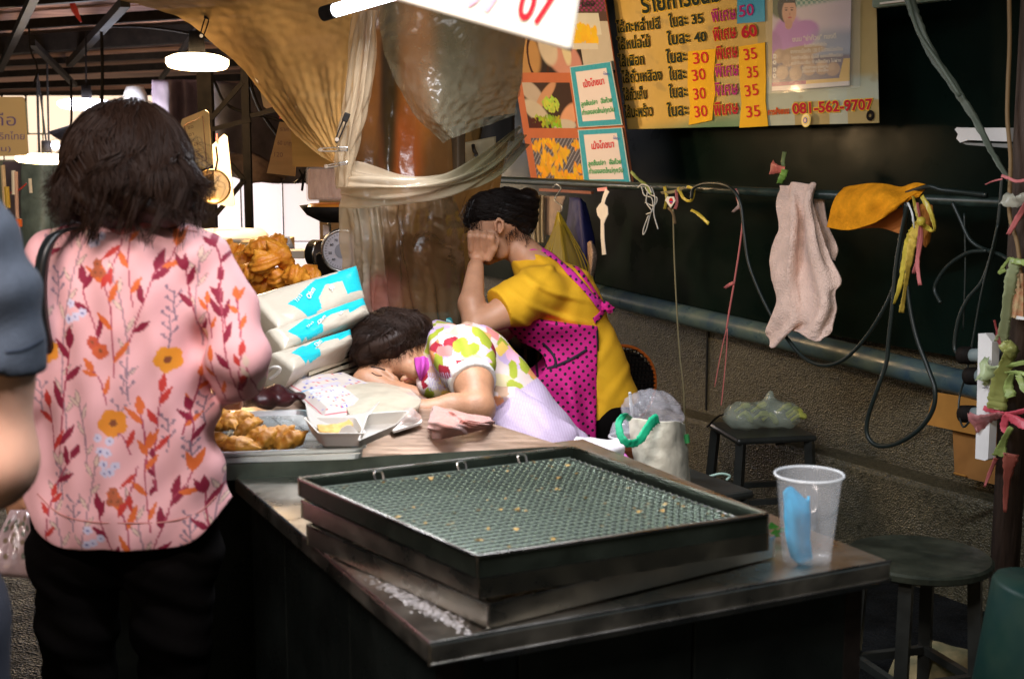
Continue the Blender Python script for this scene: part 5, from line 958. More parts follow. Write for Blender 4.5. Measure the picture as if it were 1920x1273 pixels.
# ---------------- stools ----------------
M_stool = mat('black_stool', (.02, .022, .02), rough=.33, var=.3, vsc=10)
def stool(c, r, h, lab, top='sq', grp='black stools by the wall', ang=.3, mt=None):
    t = thing('stool', lab, 'stool', (c.x, c.y, 0), grp); c = Vector((c.x, c.y, h)); mt = mt or M_stool
    Rz = Matrix.Rotation(ang, 3, 'Z')
    if top == 'sq': MB().box(c-Vector((0, 0, .012)), (r*2, r*2, .024), Rz, bev=.010).out('seat', mt, t)
    else: MB().lathe([(0, 0), (r*.96, 0), (r, -.005), (r, -.018), (r*.97, -.022), (0, -.022)], c, 40).out('seat', mt, t, smooth=False)
    for i in range(4):
        a = ang+math.pi/4+i*math.pi/2; rr = r*(1.2 if top == 'sq' else .75); p = c+Vector((rr*math.cos(a), rr*math.sin(a), -.02)); q = Vector((c.x+rr*1.2*math.cos(a), c.y+rr*1.2*math.sin(a), 0)); MB().bar(p, q, .03, .03, up=(math.cos(a), math.sin(a), 0)).out('leg', M_stool, t)
    for i in range(4):
        a = ang+math.pi/4+i*math.pi/2; b = a+math.pi/2; rr = r*(1.1 if top == 'sq' else .8); MB().bar((c.x+rr*math.cos(a), c.y+rr*math.sin(a), h*.45), (c.x+rr*math.cos(b), c.y+rr*math.sin(b), h*.45), .018, .02).out('stretcher', M_stool, t)
    return t
sp = Pz(1428, 803, .45); stool(sp, .155, .45, 'square black plastic stool by the wall under the bag of greens', ang=.2)
sp2 = Pz(1722, 1040, .52); stool(sp2, .175, .52, 'round dark topped stool behind the right corner of the steel table', top='rd', mt=mat('worn_stool_top', (.008, .011, .008), rough=.4, spec=.2, col2=(.03, .034, .024), vsc=14, rvar=.12))
sp3 = P(1255, 905, 3.45); sp3.z = 0; stool(sp3, .16, P(1255, 907, 3.45).z, 'dark stool hidden behind the trays under the white tote bag', ang=.5)
MB().tube(catmull([Pz(1326, 800, .5), Pz(1345, 782, .5), Pz(1362, 775, .5)], 5), .004, 6).out('wire_end', M_iron, label='bent iron wire end beside the square stool', cat='wire')
# bag of greens on the stool
bgb = thing('bag_of_greens', 'clear plastic bag of yellow green vegetables on the square stool', 'bag', (sp.x, sp.y, .45)); r_ = np.random.default_rng(9)
s_ = SDF(.03); c = Vector((sp.x, sp.y, .50)); s_.ell(c+Vector((-.07, -.02, 0)), (.08, .07, .055)); s_.ell(c+Vector((.06, 0, .0)), (.09, .06, .055)); s_.cap(c+Vector((.02, 0, .03)), c+Vector((.03, 0, .085)), .03, .012)
s_.disp = lambda X, Y, Z: .004*np.sin(X*90+Z*60)*np.cos(Y*80+Z*50)
V, Q = s_.mesh(.008, 1); link('bag_film', V, Q, mat('bag_film', (.42, .50, .42), rough=.12, alpha=.42, spec=1.0), bgb, smooth=True)
for i in range(9): a = c+Vector((r_.uniform(-.1, .12), r_.uniform(-.03, .03), r_.uniform(-.03, .01))); MB().tube(catmull([a, a+Vector((.03, 0, .02)), a+Vector((.06, .01, r_.uniform(-.02, .03)))], 4), [.006]*4+[.012]*4+[.004], 6).out('greens', mat('greens', (.45, .48, .10), rough=.5, var=.3), bgb)
# green bin and sack at lower right
gb = P(1890, 1180, 2.35)
MB().lathe([(.0, .35), (.13, .35), (.135, .34), (.12, -.35), (0, -.35)], P(1935, 1240, 2.5)-Vector((0, 0, .20)), 32, Matrix.Rotation(.16, 3, 'Y')).out('green_bin', mat('teal_drum', (.003, .020, .018), rough=.5, spec=.2, col2=(.012, .03, .022), vsc=10, rvar=.1), smooth=True, label='worn teal green plastic bin at the lower right corner', cat='bin')
s_ = SDF(.03); c = P(1755, 1262, 3.3); s_.ell(c, (.10, .10, .075)); s_.cap(c+Vector((-.06, 0, -.0)), c+Vector((.07, 0, .01)), .055, .05); s_.disp = lambda X, Y, Z: .005*np.sin(X*50)*np.cos(Z*60+Y*30)
V, Q = s_.mesh(.01, 1); link('sack', V, Q, mat('dirty_sack', (.36, .28, .14), rough=.8, col2=(.14, .14, .07), vsc=16, bump=.003, bsc=40), smooth=True, label='dirty beige sack on the ground under the round stool', cat='sack')
# fan with orange rim behind the woman in yellow
fc = P(1158, 728, 4.95); rf = .150; fn_ = thing('round_basket', 'round black mesh basket with an orange rim leaning behind the woman in yellow', 'basket', fc); Rf = basis((1, .25, 0), (0, -.25, 1))
MB().tube([fc+Rf @ Vector((rf*math.cos(a), rf*math.sin(a)*1.15, 0)) for a in np.linspace(0, 6.2832, 49)], .006, 8).out('rim', mat('orange_rim', (.55, .12, .015), rough=.4), fn_); m = MB()
for i in range(-9, 10):
    x = i/10*rf; y = math.sqrt(max(rf*rf-x*x, 0)); m.tube([fc+Rf @ Vector((x, -y*1.15, 0)), fc+Rf @ Vector((x, y*1.15, 0))], .0028, 4, cap=False); m.tube([fc+Rf @ Vector((-y, x*1.15, .004)), fc+Rf @ Vector((y, x*1.15, .004))], .0028, 4, cap=False)
m.out('mesh', M_iron, fn_, kind='stuff')
MB().lathe([(0, -.03), (rf*.98, -.03), (rf*.99, -.004)], fc, 36, Rf @ Matrix.Rotation(0, 3, 'X')).out('backing', mat('dark_backing', (.03, .02, .015), rough=.6), fn_)
# ---------------- goods on the work table ----------------
M_foamp = mat('foam_pack', attr='Col', rough=.24, spec=.6, bump=.002, bsc=28)
M_teal = mat('teal_film', (.02, .46, .50), rough=.25)
def pack(name, front, Y, dep, fnc, lab, seed, tilt=0, nu=60, nv=110, bul=.02, mm=None, amp=.013, cat='package', grp=None):
    """a soft wrapped package: front = px corners TL,TR,BR,BL at depths Y(tuple)"""
    Ys = Y if isinstance(Y, (tuple, list)) else (Y,)*4
    TL, TR, BR, BL = [np.array(tuple(P(x, y, d))) for (x, y), d in zip(front, Ys)]
    v, u = np.meshgrid(np.linspace(0, 1, nv), np.linspace(0, 1, nu)); vv, uu = v, u   # uu down, vv right
    Gf = (TL*(1-vv[..., None])+TR*vv[..., None])*(1-uu[..., None]) + (BL*(1-vv[..., None])+BR*vv[..., None])*uu[..., None]
    N = grid_normals(Gf).mean((0, 1)); N /= np.linalg.norm(N); e = np.minimum(np.minimum(vv, 1-vv)*3.2, np.minimum(uu, 1-uu))*2; prof = np.sqrt(1-(1-np.clip(e*1.6, 0, 1))**2)
    d = prof*bul + amp*crumple(vv*5, uu*3, seed, 3)*prof
    F_ = Gf + N*d[..., None]; Bk = Gf - N*(dep-.5*bul)*(.35+.65*prof[..., None]) 
    col = fnc(vv, uu); n0 = nu*nv; V = np.vstack([F_.reshape(-1, 3), Bk.reshape(-1, 3)]); idx = np.arange(n0).reshape(nu, nv); g = grid_faces(nu, nv)
    ring = np.concatenate([idx[0, :], idx[1:, -1], idx[-1, -2::-1], idx[-2:0:-1, 0]]); nx = np.roll(ring, -1)
    Fc = np.vstack([g, g[:, ::-1]+n0, np.stack([nx, ring, ring+n0, nx+n0], 1)])
    return link(name, V, Fc, mm or M_foamp, smooth=True, attrs={'Col': np.vstack([col.reshape(-1, 3)]*2)}, label=lab, cat=cat, group=grp), (lambda a, b, o: Vector(tuple((TL*(1-a)+TR*a)*(1-b)+(BL*(1-a)+BR*a)*b + N*(bul+o))))
def foamcol(shapes):
    def f(a, b):
        c = base(a, (.46, .41, .33)); lay(c, .5*(np.abs((b*22+.3*np.sin(a*9)) % 1-.5) < .16), (.50, .43, .34)); lay(c, .6*ss(.1, 0, a), (.68, .62, .50)); lay(c, .5*ss(.3, .9, crumple(a*3, b*3, 5, 5)), (.58, .56, .52))
        for q in shapes:
            m_ = np.ones(a.shape)
            n = len(q)
            for i in range(n):
                (x0, y0), (x1, y1) = q[i], q[(i+1) % n]; m_ = m_*(((x1-x0)*(b-y0)-(y1-y0)*(a-x0)) > 0)
            lay(c, m_, (.015, .42, .48))
        return c
    return f
s1 = [[(.22, .55), (.44, .40), (.44, 1.02), (.34, 1.02)], [(.36, .42), (.60, .10), (.66, .32), (.46, .80)], [(.56, .14), (.82, .10), (.82, .40), (.60, .36)], [(.80, .05), (.99, .03), (.99, .78), (.80, .80)], [(.40, .62), (.52, .66), (.50, .92), (.42, .96)]]
s2 = [[(.12, .42), (.34, .16), (.44, .55), (.20, 1.0)], [(.30, .3), (.58, .12), (.58, .40), (.34, .60)], [(.56, .12), (.80, .10), (.80, .44), (.58, .38)], [(.76, .02), (.99, .02), (.99, .50), (.78, .62)], [(.24, .7), (.46, .6), (.44, .95), (.26, 1.0)]]
M_wfilm = mat('white_print', (.72, .78, .78), rough=.4)
for (fr, Y, sh, lb, sd) in [([(462, 560), (668, 500), (684, 562), (520, 618)], (3.75, 3.95, 3.9, 3.65), s1, 'top packet of white foam boxes in clear teal printed film', 3), ([(500, 622), (680, 560), (692, 592), (530, 660)], (3.62, 3.88, 3.85, 3.58), s2, 'middle packet of white foam boxes with teal print in the pile', 4), ([(506, 666), (656, 622), (660, 646), (548, 698)], (3.56, 3.8, 3.78, 3.50), s2, 'lowest packet of white foam boxes with teal print in the pile', 5)]:
    pk, pf = pack('foam_box_packet', fr, Y, .13, foamcol(sh), lb, sd, grp='packets of foam boxes')
    def lf(a, b, o=0): return pf(a, b, o)
    for k, (bod, a0, b0, a1, b1, h_) in enumerate([('Ohm', .42, .66, .52, .44, .13), ('7.3 x 5', .30, .62, .38, .50, .08), ('50', .66, .62, .70, .54, .12)] if sd < 5 else [('Ohm', .44, .6, .54, .42, .2)]):
        V0, F0_ = text_geo(bod, .01); x0_, x1_ = V0[:, 0].min(), V0[:, 0].max(); pts = [pf(a0+(a1-a0)*(v[0]-x0_)/(x1_-x0_)-v[1]/.72*h_*.12, b0+(b1-b0)*(v[0]-x0_)/(x1_-x0_)-v[1]/.72*h_, .006) for v in V0]
        link('lettering', [tuple(p) for p in pts], F0_, M_wfilm, pk)
# loose white foam stack under the packets
for i in range(4):
    a, b = P(600-i*4, 690+i*7, 3.75), P(668, 655+i*12, 3.95)
    MB().prism([P(575+4*i, 690+i*8, 3.6), P(668+i*2, 652+i*12, 3.9), P(676, 652+i*12, 4.02), P(580, 690+i*8, 3.8)], (0, 0, -.010)).out('foam_tray', mat('cream_foam', (.62, .55, .40), rough=.6), label='%s cream foam lid stacked under the teal packets' % ('topmost', 'second', 'third', 'bottom')[i], cat='tray', group='cream foam trays')
# teal packet behind the sleeping woman's head
pack('foam_box_packet', [(770, 590), (845, 586), (852, 612), (775, 625)], (4.4, 4.4, 4.35, 4.35), .1, lambda a, b: lay(base(a, (.03, .30, .33)), .7*(crumple(a*4, b*3, 5, 5) > .3), (.30, .42, .40)), 'dark teal wrapped packet behind the resting head', 9, grp='packets of foam boxes')
pack('grey_bag', [(870, 575), (900, 580), (905, 640), (872, 640)], (4.9,)*4, .08, lambda a, b: base(a, (.05, .09, .09)), 'dark grey green plastic bag behind the elbow of the woman in yellow', 10, cat='bag')
# printed white bags lying on the table
def printed(a, b):
    c = base(a, (.60, .52, .46)); r = np.random.default_rng(2); lay(c, .7*ss(.1, .9, wav(a*8, b*8, 5, 1)), (.70, .60, .62))
    edge = (np.abs(np.minimum(np.minimum(a, 1-a)*1.5, np.minimum(b, 1-b))-.07) < .012); lay(c, edge.astype(float), (.62, .04, .08))
    for k in range(60):
        x, y = r.uniform(.1, .9), r.uniform(.12, .88); lay(c, blob(a, b, x, y, .014, .02, r.uniform(0, 3)), [(.60, .04, .06), (.10, .10, .42), (.40, .36, .55)][k % 3])
    for k in range(14): lay(c, rectm(a, b, .15, .15+k*.03, .55, .158+k*.03), (.45, .45, .62))
    lay(c, blob(a, b, .18, .10, .10, .08, .5), (.08, .38, .72)); lay(c, blob(a, b, .36, .06, .06, .06), (.10, .40, .70)); return c
M_prt = mat('printed_film', attr='Col', rough=.25, spec=.7, bump=.001, bsc=30)
for (fr, sd, lb, hgt) in [([(515, 712), (648, 700), (748, 742), (650, 790)], 31, 'flat printed plastic bag lying under the resting arm', .02), ([(552, 738), (640, 722), (712, 774), (606, 788)], 32, 'front printed white bag with red border beside the pastry tray', .026)]:
    rows = [[Pz(*fr[0], ZF+hgt), Pz(*fr[1], ZF+hgt)], [Pz(*fr[3], ZF+hgt*.6), Pz(*fr[2], ZF+hgt*.6)]]
    v, u = np.meshgrid(np.linspace(0, 1, 90), np.linspace(0, 1, 60)); A_ = [np.array(tuple(p)) for r in rows for p in r]
    G = (A_[0]*(1-v[..., None])+A_[1]*v[..., None])*(1-u[..., None]) + (A_[2]*(1-v[..., None])+A_[3]*v[..., None])*u[..., None]
    e = np.minimum(np.minimum(v, 1-v), np.minimum(u, 1-u)); sheet('printed_bag', G, M_prt, thick=.006, disp=.018*np.clip(e*6, 0, 1) + .006*crumple(v*4, u*4, sd, 3), col=printed(v, u), label=lb, cat='bag', group='printed plastic bags')
rows = [[(600, 722), (700, 716), (770, 730)], [(640, 752), (720, 745), (790, 752)], [(660, 785), (700, 780), (760, 775)]]
G = patch([[(x, y, ZF+.03) for x, y in r] for r in rows], 40, 60, fn=Pz); V_, U_ = mesh01(40, 60); sheet('cream_packet', G, mat('cream_film', (.52, .45, .34), rough=.25, spec=.7, var=.12, vsc=14), thick=.02, disp=.012*np.sin(np.pi*V_)*np.sin(np.pi*U_)+.005*crumple(V_*3, U_*3, 6, 5), label='cream coloured foil packet lying under the resting forearm', cat='packet')
# knotted handle bag and steel pot by the sleeve
pot = thing('steel_pot', 'steel pot rim showing between the sleeve and the foam packets', 'pot', Pz(492, 700, ZF)); pc_ = P(488, 640, 3.75)
MB().lathe([(.055, -.19), (.062, -.03), (.066, 0), (.070, .003), (.066, .001), (.058, -.03), (.05, -.06), (0, -.06)], pc_, 32).out('pot_body', M_steel, pot, smooth=True)
hang('knotted_bag', [(494, 705, 3.45), (510, 690, 3.42), (524, 690, 3.42), (520, 700, 3.42), (505, 712, 3.42)], .005, mat('clear_knot', (.62, .58, .52), rough=.2, alpha=.8), 'knotted clear bag handle beside the floral sleeve', 'handle', fn=P)
s_ = SDF(.03); c = Pz(500, 745, ZF+.04); s_.ell(c, (.09, .07, .024)); s_.cap(c, c+Vector((.03, 0, .02)), .02, .008); s_.disp = lambda X, Y, Z: .003*np.sin(X*120+Z*70)
V, Q = s_.mesh(.008, 1); link('red_bag', V, Q, mat('dark_red_bag', (.03, .003, .005), rough=.35, spec=.2, alpha=.8, var=.4), smooth=True, label='dark red plastic bag lying under the elbow of the floral sleeve', cat='bag')
# open foam box with pastry, foam lid
M_foam = mat('white_foam', (.66, .62, .56), rough=.5, sss=.0); M_pap = mat('white_paper', (.66, .62, .56), rough=.7, translucent=.3)
fb = thing('foam_box', 'open white foam box holding a fried strip on the edge of the aluminium tray', 'box', Pz(640, 832, ZF+.032)); zf = ZF+.075
q1 = [Pz(598, 812, zf), Pz(685, 812, zf), Pz(668, 782, zf), Pz(570, 782, zf)]; c = sum(q1, Vector())/4
lofted([[p.lerp(c, .22)-Vector((0, 0, .032)) for p in rrect(q1, .012, 4)], [p-Vector((0, 0, .002)) for p in rrect(q1, .012, 4)], [p.lerp(c, -.03) for p in rrect(q1, .012, 4)], [p.lerp(c, .04) for p in rrect(q1, .012, 4)], [p.lerp(c, .24)-Vector((0, 0, .029)) for p in rrect(q1, .012, 4)]]).out('box_bottom', M_foam, fb)
q2 = [P(668, 828, 3.02), P(742, 806, 3.18), P(770, 778, 3.3), P(700, 768, 3.2)]; q2 = [Pz(672, 826, zf-.01), Pz(742, 796, zf-.005), Pz(768, 770, zf+.012), Pz(690, 775, zf+.022)]; c2 = sum(q2, Vector())/4
n2_ = (q2[1]-q2[0]).cross(q2[3]-q2[0]).normalized(); n2_ = n2_ if n2_.z > 0 else -n2_
lofted([[p.lerp(c2, .20)-n2_*.030 for p in rrect(q2, .012, 4)], [p-n2_*.002 for p in rrect(q2, .012, 4)], [p.lerp(c2, -.04) for p in rrect(q2, .012, 4)], [p.lerp(c2, .04) for p in rrect(q2, .012, 4)], [p.lerp(c2, .22)-n2_*.027 for p in rrect(q2, .012, 4)]]).out('box_lid', M_foam, fb)
rows = [[(572, 752, 2.95), (600, 776, 2.93), (640, 780, 2.96), (682, 772, 2.98), (712, 752, 3.0)], [(580, 790, 2.84), (610, 806, 2.80), (640, 810, 2.80), (672, 806, 2.84), (690, 785, 2.92)], [(598, 806, 2.77), (620, 812, 2.75), (650, 812, 2.75), (674, 808, 2.77), (686, 798, 2.80)]]
G = patch(rows, 30, 50); V_, U_ = mesh01(30, 50); sheet('wax_paper', G, M_pap, disp=.008*crumple(V_*4, U_*3, 8, 4), thick=.0008, label='crumpled white wax paper lining the open foam box', cat='paper')
G = patch([[(594, 796, 2.79), (630, 794, 2.78), (655, 786, 2.80)], [(598, 806, 2.75), (630, 808, 2.74), (662, 796, 2.76)], [(606, 812, 2.74), (630, 814, 2.73), (650, 812, 2.74)]], 24, 30); V_, U_ = mesh01(24, 30)
sheet('fried_strip', G, mat('pale_fry', (.66, .42, .10), rough=.6, var=.25, vsc=30, bump=.003, bsc=50), thick=.008, disp=.003*wav(V_*6, U_*4, 2, 1.5), label='pale golden fried strip lying in the open foam box', cat='food')
G = patch([[(640, 802, 2.73), (655, 796, 2.73), (668, 806, 2.73)], [(634, 814, 2.72), (655, 816, 2.72), (672, 813, 2.72)]], 10, 12); sheet('paper_flap', G, M_pap, thick=.001, label='small folded corner of paper at the front of the fried strip', cat='paper')
MB().prism([Pz(x, y, ZF+.012) for x, y in [(738, 812), (790, 796), (792, 790), (760, 780), (715, 790)]], (0, 0, .005)).out('foam_plate', M_foam, label='flat white foam plate sticking out behind the box lid', cat='plate')
G = patch([[(755, 768, ZF+.03), (772, 764, ZF+.045), (790, 780, ZF+.02)], [(750, 785, ZF+.025), (770, 780, ZF+.04), (788, 788, ZF+.018)], [(748, 796, ZF+.02), (765, 792, ZF+.02), (782, 792, ZF+.016)]], 16, 20, fn=Pz); sheet('clear_wrap', G, mat('pinkish_wrap', (.62, .48, .44), rough=.2, alpha=.7), label='crinkled clear wrap on the flat foam plate', cat='wrap')
# pink rag
rows = [[(805, 778, ZF+.01), (812, 762, ZF+.045), (835, 765, ZF+.05), (860, 772, ZF+.045), (890, 778, ZF+.035), (918, 780, ZF+.01)], [(803, 790, ZF+.02), (820, 782, ZF+.055), (845, 780, ZF+.04), (868, 785, ZF+.05), (898, 788, ZF+.04), (924, 788, ZF+.012)], [(804, 805, ZF+.02), (822, 800, ZF+.05), (848, 798, ZF+.055), (872, 798, ZF+.035), (900, 796, ZF+.035), (926, 794, ZF+.008)], [(812, 822, ZF+.002), (830, 822, ZF+.012), (850, 820, ZF+.014), (880, 812, ZF+.012), (905, 806, ZF+.01), (922, 800, ZF+.002)]]
G = patch(rows, 90, 130, fn=Pz); V_, U_ = mesh01(90, 130)
sheet('pink_rag', G, mat('rag_terry', (.60, .27, .22), rough=.95, var=.15, vsc=30, bump=.003, bsc=260, sheen=.4), thick=.006, disp=.010*crumple(V_*4, U_*4, 12, 4)+.003*np.sin(V_*24+6*np.sin(U_*5)+2*U_)*np.sin(U_*3.1), label='crumpled pink rag lying on the far steel table', cat='rag')
# heap of orange fried tofu on a dark basket
bk = thing('dark_basket', 'dark basket under the heap of orange fried tofu by the floral sleeve', 'basket', P(500, 560, 4.3)); MB().lathe([(.10, -.18), (.19, 0), (.195, .002), (.18, -.01), (.09, -.17), (0, -.17)], P(505, 545, 4.35), 30).out('basket_body', M_iron, bk, smooth=True)
M_tofu = mat('fried_tofu', (.50, .14, .010), rough=.5, col2=(.78, .34, .03), vsc=24, bump=.005, bsc=40)
for i, (x, y, Y, L, Wd, H, an, ti, lb) in enumerate([(455, 492, 4.25, .055, .045, .045, .4, .3, 'cut orange tofu piece at the left of the heap'), (452, 475, 4.3, .05, .05, .04, .1, .2, 'orange tofu piece under the top layer at left'), (490, 462, 4.2, .07, .05, .045, .3, -.2, 'big bright tofu piece on top of the heap'), (498, 492, 4.12, .05, .045, .07, .2, 1.2, 'tofu piece standing upright in the middle'), (528, 480, 4.15, .08, .05, .045, .4, .9, 'long tofu piece drooping to the right'), (470, 512, 4.15, .05, .05, .045, 0, .2, 'small round tofu piece low in the heap'), (520, 520, 4.15, .05, .045, .045, .8, 1.0, 'tofu piece hanging below the long one'), (555, 517, 4.1, .055, .05, .05, .2, .1, 'cut tofu chunk near the scale'), (580, 514, 4.15, .05, .05, .045, 1.3, .1, 'rounded tofu chunk nearest the scale'), (490, 535, 4.2, .06, .05, .045, .2, .2, 'dark tofu piece at the bottom of the heap'), (430, 470, 4.3, .05, .05, .05, .2, .2, 'tofu piece half hidden behind the pink sleeve'), (520, 455, 4.25, .05, .04, .04, .9, .4, 'pale cut tofu piece at the top right of the heap')]):
    pastry(P(x, y, Y), L*.82, Wd*.70, H*.72, an, ti, 300+i, lb, grp='fried tofu pieces in the heap', mm=M_tofu, name='fried_tofu', cat='tofu')
# things further back on the counter
MB().lathe([(0, .03), (.14, .02), (.16, 0), (.17, -.02), (0, -.02)], P(430, 440, 5.6), 24).out('food_cover', M_white, smooth=True, label='white domed lid behind the iron posts above the tofu', cat='cover'); MB().box(P(430, 462, 5.6), (.5, .3, .06)).out('pale_tray', M_board, label='pale wide box on the back counter behind the tofu', cat='box')
MB().box(P(535, 476, 5.2), (.16, .1, .03)).out('white_box', M_white, label='white flat box between the tofu heap and the scale', cat='box'); MB().lathe([(0, .05), (.05, .05), (.07, 0), (0, 0)], P(520, 468, 5.3), 20).out('blue_bowl', mat('pale_blue', (.35, .45, .72), rough=.4), smooth=True, label='pale blue bowl upside down behind the tofu heap', cat='bowl')
# back counter that carries the heap and the scale
MB().box((P(520, 560, 4.7).x, 4.85, .47), (1.35, .9, .94), bev=.004).out('dark_counter', M_panel, label='dark counter behind the work table carrying tofu and scale', cat='counter')
# spring scale
sc_ = thing('spring_scale', 'round dial spring scale standing behind the foam packets', 'scale', P(618, 520, 4.7)); Rd = basis((1, .15, 0), (0, 0, 1)) @ Matrix.Identity(3)
Rd = basis((1, .15, 0), (0, -.05, 1)); M_dial = mat('dial_face', (.48, .46, .50), rough=.3)
for (x, y, Y, r, kind) in [(642, 470, 4.5, 40, 1), (600, 476, 4.75, 26, 0)]:
    c = P(x, y, Y); k = Y/FPX*r; Rq = Rd if kind else basis((.55, .9, 0), (0, 0, 1))
    k = k*1.0; MB().lathe([(0, -.03), (k, -.03), (k, .004), (k*.93, .008), (k*.9, .002), (0, .002)], c, 40, Rq).out('dial_housing', mat('scale_housing', (.30, .32, .30), rough=.35, metal=.6) if kind else M_iron, sc_, smooth=False)
    MB().disc(c+Rq @ Vector((0, 0, .004)), k*.88, Rq, 36).out('dial_face', M_dial if kind else mat('dial_dark', (.10, .09, .09), rough=.2), sc_)
    MB().tube([c+Rq @ Vector((k*.96*math.cos(a), k*.96*math.sin(a), .006)) for a in np.linspace(0, 6.2832, 41)], .004, 8).out('bezel', M_steel, sc_, smooth=True)
    if kind:
        MB().disc(c+Rq @ Vector((0, 0, .006)), k*.36, Rq, 24).out('hub', mat('hub_grey', (.25, .25, .28), rough=.4), sc_); m = MB()
        for a in np.linspace(0, 6.2832, 41): m.box(c+Rq @ Vector((k*.78*math.cos(a), k*.78*math.sin(a), .006)), (.007, .0012, .0006), Rq @ Matrix.Rotation(a, 3, 'Z'))
        m.out('scale_marks', M_black, sc_)
        for s, a in (('70', 2.1), ('60', 2.6), ('50', 3.3), ('40', 3.9)):
            V0, F0_ = text_geo(s, .01); q_ = c+Rq @ Vector((k*.58*math.cos(a), k*.58*math.sin(a), .007)); link('lettering', [tuple(q_+Rq @ Vector(((v[0]-.5)*.012, (v[1]-.35)*.012, 0))) for v in V0], F0_, M_black, sc_)
MB().box(P(622, 500, 4.62), (.10, .09, .10), bev=.01).out('scale_body', M_iron, sc_); MB().tube([P(618, 445, 4.65), P(618, 402, 4.65)], .006, 8).out('stem', M_steel, sc_); MB().box(P(612, 432, 4.62), (.022, .02, .04), bev=.003).out('bracket', mat('bracket_pale', (.55, .45, .42), rough=.4), sc_)
MB().lathe([(0, -.045), (.05, -.045), (.10, -.02), (.125, .012), (.12, .012), (.095, -.015), (0, -.035)], P(630, 392, 4.6), 30).out('scale_bowl', M_iron, smooth=True, label='dark shallow bowl on top of the spring scale', cat='bowl')
MB().lathe([(0, .002), (.09, .002), (.1, -.01)], P(630, 383, 4.6), 24, sy=.8).out('orange_sauce', mat('orange_sauce', (.62, .22, .03), rough=.3), smooth=True, label='orange sauce filling the dark bowl on the scale', cat='sauce')
bx_ = thing('clear_box', 'clear plastic box of pinkish noodles standing in the bowl on the scale', 'box', P(618, 374, 4.55)); c = P(616, 345, 4.55)
MB().box(c, (.13, .09, .105), bev=.008).out('noodles', mat('pink_noodles', (.62, .36, .24), rough=.5, col2=(.42, .20, .12), vsc=30, stretch=(2, 2, .6), bump=.006, bsc=40), bx_); MB().box(c, (.140, .10, .115), bev=.008).out('box_shell', mat('box_shell', (.8, .75, .7), rough=.15, alpha=.22, spec=.8), bx_)
# ---------------- bags behind the trays ----------------
M_tote = mat('cotton_tote', (.62, .58, .46), rough=.9, var=.08, vsc=10, bump=.002, bsc=60)
tt = thing('tote_bag', 'cream cloth tote bag with a green handle standing behind the trays', 'bag', P(1235, 905, 3.4))
rows = [[(1178, 784, 3.34), (1200, 785, 3.28), (1240, 790, 3.27), (1270, 790, 3.3), (1284, 796, 3.38)], [(1182, 830, 3.34), (1205, 832, 3.27), (1245, 835, 3.25), (1275, 835, 3.29), (1288, 838, 3.38)], [(1190, 875, 3.34), (1210, 880, 3.26), (1250, 880, 3.24), (1280, 880, 3.28), (1292, 880, 3.38)], [(1190, 925, 3.34), (1212, 930, 3.26), (1250, 930, 3.24), (1284, 930, 3.28), (1298, 925, 3.38)]]
G = patch(rows, 70, 90); V_, U_ = mesh01(70, 90); sheet('bag_cloth', G, M_tote, tt, thick=.003, disp=.004*wav(V_*6, U_*6, 4, 1.6)+.004*crumple(V_*2, U_*3, 7, 4))
rows = [[(x, y, 3.72-abs(x-1235)*.001) for (x, y, _) in r] for r in rows]; G = patch(rows, 30, 30); sheet('bag_back', G, M_tote, tt, thick=.003)
flat_ribbon('handle', [(1182, 786, 3.27), (1172, 780, 3.2), (1161, 790, 3.18), (1162, 812, 3.16), (1174, 830, 3.15), (1196, 828, 3.17), (1212, 806, 3.2), (1224, 790, 3.24), (1234, 784, 3.26)], [.014, .026], mat('green_webbing', (.01, .42, .20), rough=.6), None, None, fn=P, parent=tt, tw=.2)
MB().tube([P(1286, 815, 3.36), P(1288, 830, 3.36)], .008, 6).out('green_print', mat('green_print', (.05, .36, .10), rough=.6), tt)
s_ = SDF(.03); c = P(1228, 780, 3.42); s_.ell(c, (.075, .06, .06)); s_.ell(c+Vector((-.02, 0, .02)), (.06, .05, .045)); s_.disp = lambda X, Y, Z: .005*np.sin(X*110+Z*90)*np.cos(Z*120-Y*80)
V, Q = s_.mesh(.006, 1); link('clear_bag', V, Q, mat('crinkly_bag', (.62, .60, .64), rough=.06, alpha=.26, spec=1.0, bump=.008, bsc=45), smooth=True, label='crinkled clear plastic bag bulging out of the tote bag', cat='bag')
dc = thing('domed_cup', 'clear cup of brown iced drink with a domed lid and a straw', 'cup', P(1180, 880, 3.5)); c = P(1174, 817, 3.5); k = 3.5/FPX
MB().lathe([(32*k, 0), (32*k, .004), (31*k, .012), (26*k, .034), (14*k, .046), (7*k, .049)], c, 36).out('dome_lid', mat('dome_plastic', (.7, .72, .78), rough=.06, alpha=.35, spec=1.0), dc, smooth=True); MB().tube([c+Vector((32*k*math.cos(a), 32*k*math.sin(a), -.002)) for a in np.linspace(0, 6.2832, 41)], .004, 8).out('lid_rim', mat('lid_rim', (.62, .60, .60), rough=.15, alpha=.8), dc, smooth=True)
MB().lathe([(30*k, -.004), (22*k, -.14), (0, -.14)], c, 30).out('drink', mat('iced_tea', (.22, .07, .03), rough=.25), dc, smooth=True); MB().tube([P(1186, 790, 3.44), P(1181, 736, 3.42)], .004, 8).out('straw', mat('clear_straw', (.62, .66, .66), rough=.2, alpha=.75), dc)
wb = thing('paper_bag', 'crumpled white paper bag lying open behind the tray rim', 'bag', P(1120, 870, 3.3))
